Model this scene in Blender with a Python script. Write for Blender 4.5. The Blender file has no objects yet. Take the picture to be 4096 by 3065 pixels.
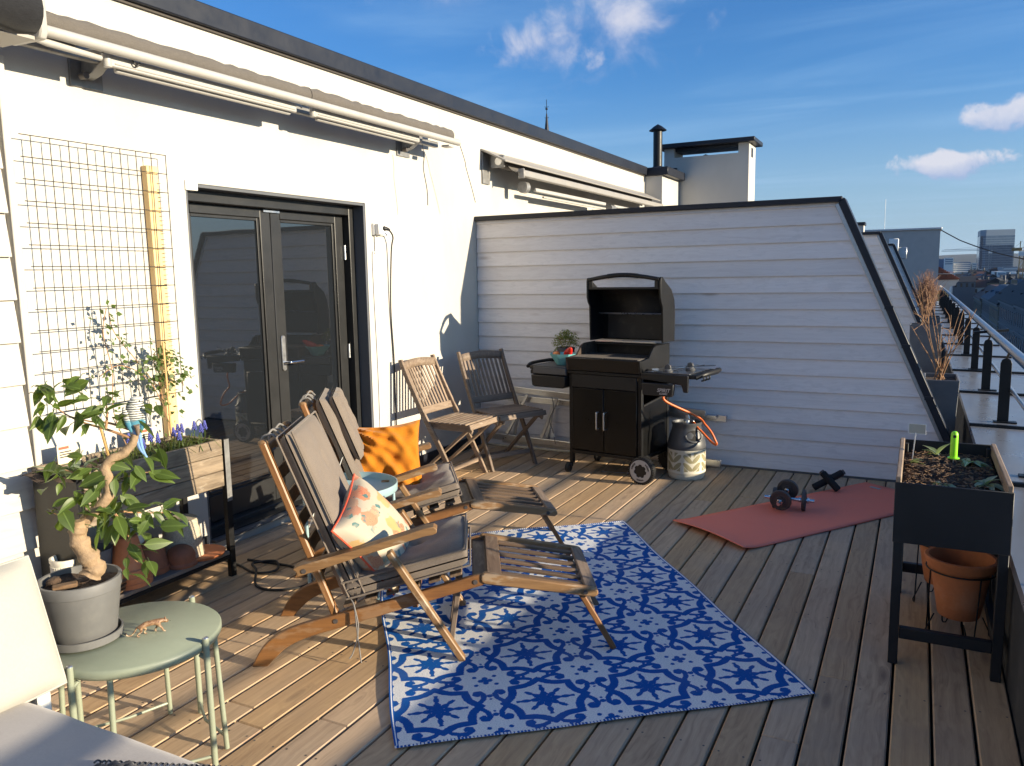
import bpy, bmesh, math, random
import numpy as np
from mathutils import Vector, Matrix, Euler
rnd = random.Random(11)
S = bpy.context.scene
COL = S.collection
pi = math.pi

# ------------------------------------------------------------------ camera, sky, sun, exposure
cam = bpy.data.cameras.new("camera"); camo = bpy.data.objects.new("camera", cam); COL.objects.link(camo)
S.camera = camo
yaw, pit, rol = -0.472126902942741, -0.13458015946295163, -0.017370599156059655
fw = Vector((math.sin(yaw)*math.cos(pit), math.cos(yaw)*math.cos(pit), math.sin(pit)))
r0 = Vector((math.cos(yaw), -math.sin(yaw), 0)); u0 = r0.cross(fw)
rt = r0*math.cos(rol) + u0*math.sin(rol); up = -r0*math.sin(rol) + u0*math.cos(rol)
camo.matrix_world = Matrix(((rt.x, up.x, -fw.x, 0), (rt.y, up.y, -fw.y, 0), (rt.z, up.z, -fw.z, 1.52), (0, 0, 0, 1)))
cam.sensor_width = 36; cam.lens = 27.994; cam.clip_start = 0.05; cam.clip_end = 20000
SUN = Vector((1.0, 0.09, 0.232)).normalized()          # direction towards the sun
elev = math.asin(SUN.z); azim = math.atan2(SUN.x, SUN.y)
sl = bpy.data.lights.new("sun", 'SUN'); sl.energy = 3.6; sl.angle = math.radians(0.55); sl.color = (1.0, 0.85, 0.62)
so = bpy.data.objects.new("sun", sl); COL.objects.link(so)
so.rotation_euler = SUN.to_track_quat('Z', 'Y').to_euler(); so.location = (30, 3, 12)
S.view_settings.view_transform = 'Standard'; S.view_settings.look = 'None'
S.view_settings.exposure = 1.48; S.view_settings.gamma = 1.0
try: S.view_settings.use_curve_mapping = False
except Exception: pass

class NT:
    """tiny node-tree helper: n(type, inputs, attrs) returns the node; sockets given as values are linked"""
    def __init__(s, tree): s.t = tree
    def n(s, ty, ins=None, **at):
        nd = s.t.nodes.new(ty)
        for k, v in at.items(): setattr(nd, k, v)
        for k, v in (ins or {}).items():
            so_ = nd.inputs[k]
            if isinstance(v, bpy.types.NodeSocket): s.t.links.new(v, so_)
            elif isinstance(v, bpy.types.Node): s.t.links.new(v.outputs[0], so_)
            else: so_.default_value = v
        return nd
    def math(s, op, a, b=0.0, c=0.0, clamp=False):
        return s.n('ShaderNodeMath', {0: a, 1: b, 2: c}, operation=op, use_clamp=clamp).outputs[0]
    def vmul(s, a, b): return s.n('ShaderNodeVectorMath', {0: a, 1: b}, operation='MULTIPLY').outputs[0]
    def vadd(s, a, b): return s.n('ShaderNodeVectorMath', {0: a, 1: b}, operation='ADD').outputs[0]
    def noise(s, v, sc=1.0, det=3.0, ro=0.55, dis=0.0):
        return s.n('ShaderNodeTexNoise', {'Vector': v, 'Scale': sc, 'Detail': det, 'Roughness': ro, 'Distortion': dis}).outputs[0]
    def vor(s, v, sc=1.0, feat='F1', out='Distance'):
        return s.n('ShaderNodeTexVoronoi', {'Vector': v, 'Scale': sc}, feature=feat).outputs[out]
    def mr(s, v, a, b, c=0.0, d=1.0, smooth=False):
        return s.n('ShaderNodeMapRange', {'Value': v, 1: a, 2: b, 3: c, 4: d}, interpolation_type='SMOOTHSTEP' if smooth else 'LINEAR').outputs[0]
    def mix(s, f, a, b, mode='MIX'):
        nd = s.n('ShaderNodeMix', data_type='RGBA', blend_type=mode)
        for k, v in ((0, f), (6, a), (7, b)):
            if isinstance(v, bpy.types.NodeSocket): s.t.links.new(v, nd.inputs[k])
            elif k == 0: nd.inputs[0].default_value = v
            else: nd.inputs[k].default_value = (*v[:3], 1.0)
        return nd.outputs[2]
    def ramp(s, f, stops):
        nd = s.n('ShaderNodeValToRGB', {0: f}); e = nd.color_ramp.elements
        while len(e) < len(stops): e.new(0.5)
        for el, (p, c) in zip(e, stops): el.position = p; el.color = (*c[:3], 1.0)
        return nd.outputs[0]

W = bpy.data.worlds.new("World"); S.world = W; W.use_nodes = True
W.node_tree.nodes.clear(); w = NT(W.node_tree)
sky = w.n('ShaderNodeTexSky', sky_type='NISHITA', sun_disc=False, sun_elevation=elev, sun_rotation=azim,
          altitude=100.0, air_density=1.0, dust_density=1.4, ozone_density=3.0)
gen = w.n('ShaderNodeTexCoord').outputs['Generated']
sepw = w.n('ShaderNodeSeparateXYZ', {0: gen})
# clouds on a flat layer: direction / z gives real cloud-deck coordinates
invz = w.math('DIVIDE', 1.0, w.math('MAXIMUM', sepw.outputs[2], 0.03))
cx_ = w.math('MULTIPLY', sepw.outputs[0], invz); cy_ = w.math('MULTIPLY', sepw.outputs[1], invz)
deckv = w.n('ShaderNodeCombineXYZ', {0: cx_, 1: cy_, 2: 0.0}).outputs[0]
def cloud_patch(c, rad, sc, seed, thr, soft, k=1.0, flat=2.2):
    """a cumulus near direction c: noise broken up inside a soft round patch of the sky"""
    d = Vector(c).normalized(); r_ = d.cross(Vector((0, 0, 1))).normalized(); u_ = r_.cross(d)
    dv = w.n('ShaderNodeVectorMath', {0: gen, 1: d}, operation='SUBTRACT').outputs[0]
    a = w.n('ShaderNodeVectorMath', {0: dv, 1: r_/rad}, operation='DOT_PRODUCT').outputs[1]
    b = w.n('ShaderNodeVectorMath', {0: dv, 1: u_*flat/rad}, operation='DOT_PRODUCT').outputs[1]
    rr = w.math('SQRT', w.math('ADD', w.math('MULTIPLY', a, a), w.math('MULTIPLY', b, b)))
    nv = w.noise(w.vadd(gen, (seed, seed*2, 0)), sc, 8.0, 0.58, 0.3)
    v = w.math('SUBTRACT', nv, w.math('MULTIPLY', rr, 0.30))
    m = w.mr(v, thr, thr+soft, 0.0, k, True)
    sh = w.mr(w.math('ADD', b, w.math('MULTIPLY', w.math('SUBTRACT', nv, 0.5), 2.5)), -0.55, 0.35, 0.0, 1.0)
    front = w.mr(w.n('ShaderNodeVectorMath', {0: gen, 1: d}, operation='DOT_PRODUCT').outputs[1], 0.7, 0.8)
    return w.math('MULTIPLY', m, front), sh
col = sky.outputs[0]
hs = w.n('ShaderNodeHueSaturation', {'Color': col, 'Hue': 0.5, 'Saturation': 1.1, 'Value': 1.0}).outputs[0]
hs = w.mix(1.0, hs, (0.275, 0.445, 0.62), 'MULTIPLY')
cir = w.noise(w.vmul(deckv, (0.35, 0.9, 1.0)), 0.8, 6.0, 0.55, 0.6)
cirm = w.math('MULTIPLY', w.mr(cir, 0.44, 0.82, 0.0, 0.5, True), w.mr(sepw.outputs[2], 0.0, 0.05))
col = w.mix(cirm, hs, (1.1, 1.85, 2.75))
# thin white veil low over the horizon all the way round
col = w.mix(w.mr(sepw.outputs[2], -0.02, 0.24, 0.85, 0.0, True), col, (1.25, 1.75, 2.3))
for c, rad, sc, seed, thr, soft, k, flat in [((-.407,.875,.264),.060,20,3.1,.19,.38,.75,1.6),((-.325,.895,.300),.095,15,5.3,.17,.38,.9,1.5),((-.354,.901,.249),.024,40,1.7,.25,.25,.45,1.4),((.085,.984,.157),.082,24,9.2,.25,.18,.85,3.2),((.035,.993,.110),.080,26,4.4,.25,.16,.9,4.6),((-.49,.82,.318),.10,12,2.2,.27,.35,.4,2.5)]:
    m, sh = cloud_patch(c, rad, sc, seed, thr, soft, k, flat)
    cc = w.mix(sh, (1.15, 1.45, 2.2), (2.3, 2.3, 2.55))
    col = w.mix(m, col, cc)
bg = w.n('ShaderNodeBackground', {'Color': col, 'Strength': 0.12})
w.n('ShaderNodeOutputWorld', {'Surface': bg.outputs[0]})

# ------------------------------------------------------------------ materials
MATS = {}
def newmat(name):
    m = bpy.data.materials.new(name); m.use_nodes = True; m.node_tree.nodes.clear()
    t = NT(m.node_tree)
    b = t.n('ShaderNodeBsdfPrincipled'); t.n('ShaderNodeOutputMaterial', {'Surface': b.outputs[0]})
    MATS[name] = m
    return t, b
def link(t, a, s): t.t.links.new(a, s)
def bump(t, b, h, strength=0.3, dist=0.002):
    nd = t.n('ShaderNodeBump', {'Height': h, 'Strength': strength, 'Distance': dist}); link(t, nd.outputs[0], b.inputs['Normal'])
def objco(t, rand=True):
    p = t.n('ShaderNodeTexCoord').outputs['Object']
    r = t.n('ShaderNodeObjectInfo').outputs['Random']
    if rand:
        o = t.n('ShaderNodeCombineXYZ', {0: t.math('MULTIPLY', r, 37.0), 1: t.math('MULTIPLY', r, 19.0), 2: t.math('MULTIPLY', r, 71.0)}).outputs[0]
        p = t.vadd(p, o)
    return p, r
def worldco(t): return t.n('ShaderNodeNewGeometry').outputs['Position']

def plain(name, c, rough=0.5, metal=0.0, var=0.12, nscale=40.0, bs=0.15, bd=0.001, spec=None, coat=0.0, dirt=None, dscale=6.0, damt=0.5):
    """paint, plastic, metal: slight colour and gloss variation, fine relief, optional dirt"""
    t, b = newmat(name); p, r = objco(t)
    n = t.noise(p, nscale, 4.0, 0.6); n2 = t.noise(p, dscale, 5.0, 0.6)
    f = t.math('ADD', t.math('MULTIPLY', n, 0.5), t.math('MULTIPLY', n2, 0.5))
    col = t.mix(t.mr(f, 0.3, 0.7), [x*(1-var) for x in c], [min(1, x*(1+var)) for x in c])
    if dirt: col = t.mix(t.mr(n2, 0.52, 0.72, 0.0, damt, True), col, dirt)
    link(t, col, b.inputs['Base Color'])
    b.inputs['Metallic'].default_value = metal
    link(t, t.mr(f, 0.3, 0.7, max(0.02, rough-0.08), min(1, rough+0.1)), b.inputs['Roughness'])
    if spec is not None: b.inputs['Specular IOR Level'].default_value = spec
    if coat: b.inputs['Coat Weight'].default_value = coat
    if bs: bump(t, b, n, bs, bd)
    return MATS[name]

def wood(name, cl, cd, ck=None, rough=0.6, st=1.0, knots=0.5, var=0.25, bs=0.35, worn=None, wornamt=0.5, worldstain=None, sat_var=0.0):
    """boards: grain runs along the object's local X; every object is shifted by its own random number"""
    t, b = newmat(name); p, r = objco(t)
    warp = t.noise(t.vmul(p, (2.2, 7.0, 7.0)), 1.0, 3.0, 0.5)
    kd = t.vor(t.vmul(p, (1.7, 6.5, 6.5)), 1.0)                       # knots, far apart
    kn = t.mr(kd, 0.02, 0.17, 1.0, 0.0, True)
    kn = t.math('MULTIPLY', kn, t.mr(t.noise(p, 1.3, 1.0), 0.42, 0.55))
    sx = t.n('ShaderNodeSeparateXYZ', {0: p})
    off = t.math('MULTIPLY', t.math('ADD', warp, t.math('MULTIPLY', kn, 0.55*knots)), 0.16)
    pw = t.n('ShaderNodeCombineXYZ', {0: t.math('MULTIPLY', sx.outputs[0], 0.55*st), 1: t.math('ADD', t.math('MULTIPLY', sx.outputs[1], st), off),
                                      2: t.math('ADD', t.math('MULTIPLY', sx.outputs[2], st), off)}).outputs[0]
    rings = t.noise(t.vmul(pw, (1.0, 55.0, 55.0)), 1.0, 3.0, 0.55)
    fine = t.noise(t.vmul(p, (7.0, 320.0, 320.0)), 1.0, 2.0, 0.6)
    patch = t.noise(t.vmul(p, (2.0, 5.0, 5.0)), 1.0, 4.0, 0.6)
    f = t.math('ADD', t.math('MULTIPLY', rings, 0.62), t.math('ADD', t.math('MULTIPLY', fine, 0.2), t.math('MULTIPLY', patch, 0.3)))
    col = t.ramp(t.mr(f, 0.36, 0.74), [(0.0, cd), (0.45, [a*0.55+c*0.45 for a, c in zip(cl, cd)]), (1.0, cl)])
    if ck: col = t.mix(t.math('MULTIPLY', kn, 0.75*knots), col, ck)
    if worn:
        wn = t.noise(t.vmul(p, (9.0, 30.0, 30.0)), 1.0, 6.0, 0.62)
        wp = t.math('ADD', t.math('MULTIPLY', wn, 0.7), t.math('MULTIPLY', patch, 0.4))
        col = t.mix(t.mr(wp, 0.58, 0.66, 0.0, wornamt, True), col, worn)
    if worldstain:
        ws = t.noise(worldco(t), worldstain[1], 5.0, 0.6)
        col = t.mix(t.mr(ws, 0.45, 0.7, 0.0, worldstain[2], True), col, worldstain[0])
    val = t.mr(r, 0, 1, 1-var, 1+var)
    col = t.n('ShaderNodeHueSaturation', {'Color': col, 'Value': val, 'Saturation': t.mr(t.math('FRACT', t.math('MULTIPLY', r, 7.3)), 0, 1, 1-sat_var, 1+sat_var) if sat_var else 1.0}).outputs[0]
    link(t, col, b.inputs['Base Color'])
    link(t, t.mr(f, 0.3, 0.75, min(1, rough+0.12), rough-0.05), b.inputs['Roughness'])
    bump(t, b, f, bs, 0.0015)
    return MATS[name]

def fabric(name, c, c2=None, rough=0.95, scale=900.0, bs=0.4, streak=(1, 1, 1), sheen=0.15, wr=0.0):
    t, b = newmat(name); p, r = objco(t)
    sp = t.n('ShaderNodeSeparateXYZ', {0: p})
    th1 = t.noise(t.vmul(p, (scale*0.12, scale*1.0, scale*1.0)), 1.0, 1.0)
    th2 = t.noise(t.vmul(p, (scale*1.0, scale*0.12, scale*1.0)), 1.0, 1.0)
    f = t.math('ADD', t.math('MULTIPLY', th1, 0.5), t.math('MULTIPLY', th2, 0.5))
    big = t.noise(p, 5.0, 4.0, 0.6)
    f2 = t.math('ADD', t.math('MULTIPLY', f, 0.75), t.math('MULTIPLY', big, 0.25))
    c2 = c2 or [x*0.7 for x in c]
    link(t, t.mix(t.mr(f2, 0.36, 0.66), c2, c), b.inputs['Base Color'])
    b.inputs['Roughness'].default_value = rough
    b.inputs['Sheen Weight'].default_value = sheen
    b.inputs['Specular IOR Level'].default_value = 0.2
    h = f
    if wr:
        wrn = t.noise(t.vmul(p, (9.0, 16.0, 9.0)), 1.0, 3.0, 0.5, 1.2)
        h = t.math('ADD', t.math('MULTIPLY', f, 0.25), t.math('MULTIPLY', wrn, wr))
    bump(t, b, h, bs, 0.0012 if not wr else 0.006)
    return MATS[name]

# stucco
t, b = newmat('stucco'); p = worldco(t)
n1 = t.noise(p, 160.0, 3.0, 0.6); n2 = t.noise(p, 22.0, 4.0, 0.6); n3 = t.noise(t.vmul(p, (1, 1.2, 0.5)), 1.3, 5.0, 0.6)
link(t, t.mix(t.mr(n3, 0.3, 0.75), (0.43, 0.412, 0.378), (0.515, 0.50, 0.47)), b.inputs['Base Color'])
b.inputs['Roughness'].default_value = 0.92; b.inputs['Specular IOR Level'].default_value = 0.15
bump(t, b, t.math('ADD', t.math('MULTIPLY', n1, 0.6), t.math('MULTIPLY', n2, 0.8)), 0.6, 0.0025)

# white-glazed larch cladding: pale paint through which grain and knots show
wood('siding', (0.80, 0.765, 0.745), (0.66, 0.62, 0.60), (0.40, 0.34, 0.30), rough=0.55, knots=1.0, var=0.05, bs=0.5, worn=(0.60, 0.575, 0.56), wornamt=0.4)
wood('siding_white', (0.50, 0.48, 0.44), (0.41, 0.385, 0.345), (0.60, 0.53, 0.45), rough=0.6, knots=0.7, var=0.04, bs=0.4)
wood('deck_wood', (0.57, 0.395, 0.232), (0.32, 0.206, 0.12), (0.16, 0.10, 0.065), rough=0.62, knots=1.1, var=0.10, bs=0.7, worldstain=((0.33, 0.25, 0.18), 1.4, 0.45), sat_var=0.12)
wood('oiled_teak', (0.27, 0.125, 0.042), (0.12, 0.05, 0.017), None, rough=0.42, knots=0.0, var=0.12, bs=0.3, worn=(0.40, 0.30, 0.20), wornamt=0.25)
wood('worn_teak', (0.29, 0.165, 0.07), (0.13, 0.065, 0.026), None, rough=0.5, knots=0.0, var=0.12, bs=0.4, worn=(0.40, 0.31, 0.215), wornamt=0.6)
wood('grey_teak', (0.155, 0.10, 0.06), (0.055, 0.034, 0.021), None, rough=0.55, knots=0.0, var=0.25, bs=0.5, worn=(0.22, 0.17, 0.12), wornamt=0.4)
wood('silver_wood', (0.30, 0.22, 0.155), (0.13, 0.088, 0.06), None, rough=0.7, knots=0.0, var=0.18, bs=0.5, worn=(0.40, 0.33, 0.26), wornamt=0.4)
wood('dark_weathered_wood', (0.235, 0.175, 0.13), (0.095, 0.068, 0.05), None, rough=0.7, knots=0.0, var=0.2, bs=0.5, worn=(0.20, 0.155, 0.115), wornamt=0.35)
wood('planter_wood', (0.29, 0.222, 0.15), (0.085, 0.06, 0.04), (0.09, 0.055, 0.035), rough=0.7, knots=0.8, var=0.15, bs=0.6, worn=(0.46, 0.40, 0.32), wornamt=0.35)
wood('new_pine', (0.72, 0.52, 0.26), (0.60, 0.40, 0.17), (0.40, 0.22, 0.09), rough=0.6, knots=0.7, var=0.04, bs=0.25)
wood('grey_plank', (0.20, 0.17, 0.145), (0.10, 0.082, 0.068), None, rough=0.75, knots=0.3, var=0.15, bs=0.5)
plain('flashing', (0.010, 0.0125, 0.021), 0.45, 0.0, 0.1, 20, 0.0, spec=0.4, dirt=(0.016, 0.019, 0.028), damt=0.4)
plain('ledge_metal', (0.24, 0.25, 0.27), 0.30, 0.35, 0.06, 5, 0.0, 0.002, dirt=(0.33, 0.33, 0.33), damt=0.4, dscale=3)
plain('void_black', (0.004, 0.004, 0.004), 0.9)
plain('bitumen', (0.03, 0.031, 0.033), 0.8, 0.0, 0.5, 220, 0.9, 0.004, dirt=(0.075, 0.072, 0.07), damt=0.6)
plain('black_metal', (0.0065, 0.0068, 0.0078), 0.42, 0.0, 0.2, 80, 0.1, spec=0.35)
plain('planter_black', (0.012, 0.013, 0.016), 0.5, 0.0, 0.3, 150, 0.2, spec=0.4)
plain('galvanised', (0.42, 0.44, 0.47), 0.35, 0.9, 0.15, 30, 0.1)
plain('aluminium', (0.60, 0.60, 0.60), 0.32, 0.95, 0.15, 40, 0.15, dirt=(0.35, 0.33, 0.3), damt=0.3)
plain('chrome', (0.7, 0.71, 0.73), 0.16, 1.0, 0.05, 40, 0.0)
plain('iron_plate', (0.075, 0.068, 0.066), 0.5, 0.2, 0.3, 90, 0.4, 0.001, dirt=(0.13, 0.09, 0.07), damt=0.4)
plain('white_enamel', (0.76, 0.755, 0.73), 0.35, 0.0, 0.05, 30, 0.05, dirt=(0.6, 0.57, 0.5), damt=0.3)
plain('awning_white', (0.40, 0.39, 0.37), 0.4, 0.0, 0.06, 30, 0.05, dirt=(0.33, 0.31, 0.27), damt=0.3)
plain('awning_grey_metal', (0.30, 0.285, 0.265), 0.45, 0.1, 0.12, 40, 0.1, dirt=(0.36, 0.27, 0.18), damt=0.3)
plain('bracket_metal', (0.24, 0.24, 0.24), 0.45, 0.5, 0.2, 40, 0.1, dirt=(0.42, 0.42, 0.41), damt=0.4)
plain('white_plastic', (0.78, 0.77, 0.74), 0.4, 0.0, 0.04, 30, 0.05)
plain('black_plastic', (0.011, 0.0113, 0.0125), 0.45, 0.0, 0.15, 300, 0.25, 0.0006, spec=0.4)
plain('grill_enamel', (0.0035, 0.0036, 0.004), 0.32, 0.0, 0.3, 120, 0.05, spec=0.3)
plain('grill_inside', (0.012, 0.0115, 0.011), 0.62, 0.1, 0.5, 70, 0.5, 0.002, dirt=(0.05, 0.041, 0.033), damt=0.8, dscale=9)
plain('grill_rust', (0.05, 0.032, 0.023), 0.75, 0.1, 0.5, 60, 0.5, 0.002)
plain('grill_grey', (0.07, 0.072, 0.076), 0.5, 0.0, 0.1, 300, 0.2, 0.0005)
plain('rim_grey', (0.42, 0.42, 0.42), 0.4, 0.2, 0.05, 30, 0.0)
plain('drip_brown', (0.045, 0.036, 0.03), 0.6)
plain('print_silver', (0.45, 0.45, 0.47), 0.4, 0.4, 0.03, 30, 0.0)
plain('steel', (0.36, 0.36, 0.37), 0.28, 1.0, 0.15, 40, 0.1)
plain('orange_rubber', (0.62, 0.13, 0.02), 0.42, 0.0, 0.1, 80, 0.1)
plain('bottle_grey', (0.06, 0.063, 0.068), 0.42, 0.0, 0.12, 200, 0.15, 0.0006)
plain('bottle_cream', (0.60, 0.57, 0.46), 0.45, 0.0, 0.06, 60, 0.1, dirt=(0.45, 0.40, 0.30), damt=0.4)
plain('bottle_glass', (0.29, 0.26, 0.15), 0.35, 0.0, 0.12, 60, 0.1)
plain('green_table', (0.255, 0.285, 0.21), 0.45, 0.0, 0.05, 40, 0.08, dirt=(0.21, 0.225, 0.17), damt=0.4)
plain('blue_tray', (0.29, 0.42, 0.45), 0.42, 0.0, 0.04, 40, 0.06)
plain('grey_pot', (0.125, 0.124, 0.122), 0.55, 0.0, 0.10, 30, 0.15, dirt=(0.165, 0.16, 0.15), damt=0.5, dscale=9)
plain('terracotta', (0.50, 0.17, 0.065), 0.7, 0.0, 0.15, 40, 0.3, 0.001, dirt=(0.58, 0.30, 0.18), damt=0.5)
plain('terracotta_dark', (0.27, 0.10, 0.05), 0.7, 0.0, 0.25, 40, 0.3, 0.001, dirt=(0.16, 0.07, 0.04), damt=0.6)
plain('granite_pot', (0.46, 0.40, 0.30), 0.8, 0.0, 0.5, 170, 0.4, 0.0015, dirt=(0.25, 0.21, 0.16), damt=0.6, dscale=60)
plain('cream_pot', (0.70, 0.67, 0.58), 0.45, 0.0, 0.05, 30, 0.05)
plain('teal_bowl', (0.17, 0.45, 0.47), 0.4, 0.0, 0.04, 40, 0.03)
plain('concrete_pot', (0.085, 0.085, 0.09), 0.65, 0.0, 0.2, 40, 0.25, dirt=(0.14, 0.13, 0.12), damt=0.5)
plain('tall_pot', (0.12, 0.125, 0.135), 0.55, 0.0, 0.15, 30, 0.15, dirt=(0.19, 0.18, 0.17), damt=0.4, dscale=4)
plain('red_pepper', (0.55, 0.02, 0.012), 0.25, 0.0, 0.15, 20, 0.05)
plain('orange_pepper', (0.62, 0.16, 0.03), 0.25, 0.0, 0.2, 20, 0.05, dirt=(0.12, 0.2, 0.03), damt=0.8, dscale=14)
plain('soil', (0.055, 0.035, 0.024), 0.95, 0.0, 0.6, 160, 1.0, 0.006, dirt=(0.14, 0.085, 0.05), damt=0.7, dscale=30)
plain('bark_chip', (0.17, 0.10, 0.052), 0.85, 0.0, 0.4, 60, 0.6, 0.003)
plain('mat_red', (0.93, 0.235, 0.15), 0.72, 0.0, 0.05, 260, 0.35, 0.0008, dirt=(0.88, 0.215, 0.14), damt=0.4)
plain('foam_black', (0.012, 0.012, 0.013), 0.85, 0.0, 0.3, 250, 0.4, 0.001)
plain('lime_plastic', (0.28, 0.75, 0.02), 0.35, 0.0, 0.05, 30, 0.05)
plain('cable_black', (0.018, 0.018, 0.018), 0.5, 0.0, 0.1, 60, 0.05)
plain('cable_white', (0.7, 0.69, 0.66), 0.5, 0.0, 0.05, 60, 0.05)
plain('wire', (0.019, 0.018, 0.017), 0.6, 0.0, 0.25, 80, 0.1)
plain('stem_tan', (0.36, 0.20, 0.10), 0.75, 0.0, 0.35, 60, 0.3, dirt=(0.14, 0.08, 0.05), damt=0.6, dscale=25)
plain('twig_dark', (0.11, 0.065, 0.045), 0.8, 0.0, 0.4, 60, 0.3)
plain('bark', (0.30, 0.205, 0.12), 0.8, 0.0, 0.3, 55, 0.8, 0.006, dirt=(0.20, 0.12, 0.06), damt=0.7, dscale=16)
plain('bamboo', (0.50, 0.30, 0.11), 0.5, 0.0, 0.2, 40, 0.2)
plain('label_card', (0.62, 0.55, 0.42), 0.7, 0.0, 0.1, 40, 0.1)
plain('label_red', (0.50, 0.10, 0.06), 0.7)
plain('tag_white', (0.72, 0.72, 0.70), 0.7, 0.0, 0.04, 40, 0.1)
plain('tag_grey', (0.36, 0.37, 0.33), 0.6, 0.0, 0.06, 40, 0.1)
plain('far_grey_wall', (0.47, 0.415, 0.375), 0.9, 0.0, 0.06, 3, 0.2)
plain('door_frame', (0.013, 0.0135, 0.0145), 0.42, 0.0, 0.15, 120, 0.15, 0.0006)
plain('dark_reveal', (0.09, 0.095, 0.105), 0.5, 0.0, 0.1, 60, 0.1)
plain('interior', (0.02, 0.019, 0.018), 0.9)
plain('roof_sheet', (0.05, 0.053, 0.06), 0.6)
fabric('seat_fabric', (0.225, 0.185, 0.150), (0.135, 0.108, 0.087), scale=700, wr=0.35)
fabric('sofa_fabric', (0.42, 0.405, 0.36), (0.37, 0.355, 0.315), scale=700, bs=0.25, wr=0.25)
fabric('sofa_seat_fabric', (0.42, 0.39, 0.37), (0.37, 0.34, 0.32), scale=700, bs=0.3, wr=0.5)
fabric('orange_linen', (0.50, 0.175, 0.011), (0.38, 0.125, 0.007), scale=600, bs=0.5, wr=0.5)
fabric('awning_cloth', (0.135, 0.12, 0.105), (0.095, 0.085, 0.075), scale=300, bs=0.5, wr=0.6)
fabric('black_cloth', (0.022, 0.023, 0.026), (0.012, 0.012, 0.014), scale=300, bs=0.3, wr=0.3)
fabric('strap', (0.25, 0.235, 0.22), (0.18, 0.17, 0.16), scale=600, bs=0.3)

# glass that mirrors the terrace over a dark room
t, b = newmat('door_glass')
b.inputs['Base Color'].default_value = (0.012, 0.014, 0.017, 1); b.inputs['Roughness'].default_value = 0.02
b.inputs['IOR'].default_value = 2.3; b.inputs['Specular IOR Level'].default_value = 0.5
p = worldco(t); bump(t, b, t.noise(p, 1.6, 2.0), 0.04, 0.02)

# leaves
def leafmat(name, c1, c2, rough=0.35, trans=0.35):
    t, b = newmat(name); p, r = objco(t)
    f = t.math('FRACT', t.math('MULTIPLY', r, 13.7))
    n = t.noise(p, 30.0, 3.0)
    k = t.math('ADD', t.math('MULTIPLY', f, 0.7), t.math('MULTIPLY', n, 0.3))
    col = t.mix(k, c1, c2)
    sx = t.n('ShaderNodeSeparateXYZ', {0: t.n('ShaderNodeTexCoord').outputs['Object']})
    rib = t.mr(t.math('ABSOLUTE', sx.outputs[1]), 0.0006, 0.0016, 0.45, 0.0)
    col = t.mix(rib, col, [min(1, x*1.9+0.03) for x in c2])
    link(t, col, b.inputs['Base Color']); b.inputs['Roughness'].default_value = rough
    tr = t.n('ShaderNodeBsdfTranslucent', {'Color': t.mix(0.6, col, (0.35, 0.5, 0.03))})
    ms = t.n('ShaderNodeMixShader', {0: trans, 1: b.outputs[0], 2: tr.outputs[0]})
    out = [x for x in t.t.nodes if x.type == 'OUTPUT_MATERIAL'][0]
    link(t, ms.outputs[0], out.inputs['Surface'])
    return MATS[name]
leafmat('ficus_leaf', (0.022, 0.045, 0.011), (0.10, 0.15, 0.026), 0.46, 0.3)
leafmat('grey_leaf', (0.11, 0.15, 0.10), (0.22, 0.26, 0.16), 0.6, 0.25)
leafmat('grass_leaf', (0.035, 0.06, 0.015), (0.10, 0.12, 0.035), 0.5, 0.3)
leafmat('vine_leaf', (0.04, 0.08, 0.025), (0.12, 0.17, 0.05), 0.45, 0.3)
leafmat('herb_leaf', (0.15, 0.17, 0.04), (0.36, 0.34, 0.10), 0.6, 0.3)
leafmat('lettuce_leaf', (0.20, 0.26, 0.12), (0.50, 0.52, 0.33), 0.5, 0.35)
plain('muscari', (0.07, 0.08, 0.33), 0.6, 0.0, 0.3, 80, 0.3)

# ------------------------------------------------------------------ mesh helpers
def frame(a, b, up=(0, 0, 1)):
    """rotation with local X along a->b and local Z close to up"""
    x = (Vector(b) - Vector(a)).normalized(); z = Vector(up)
    y = z.cross(x)
    if y.length < 1e-5: y = Vector((0, 1, 0)).cross(x)
    y.normalize(); z = x.cross(y)
    return Matrix((x, y, z)).transposed()

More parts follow.
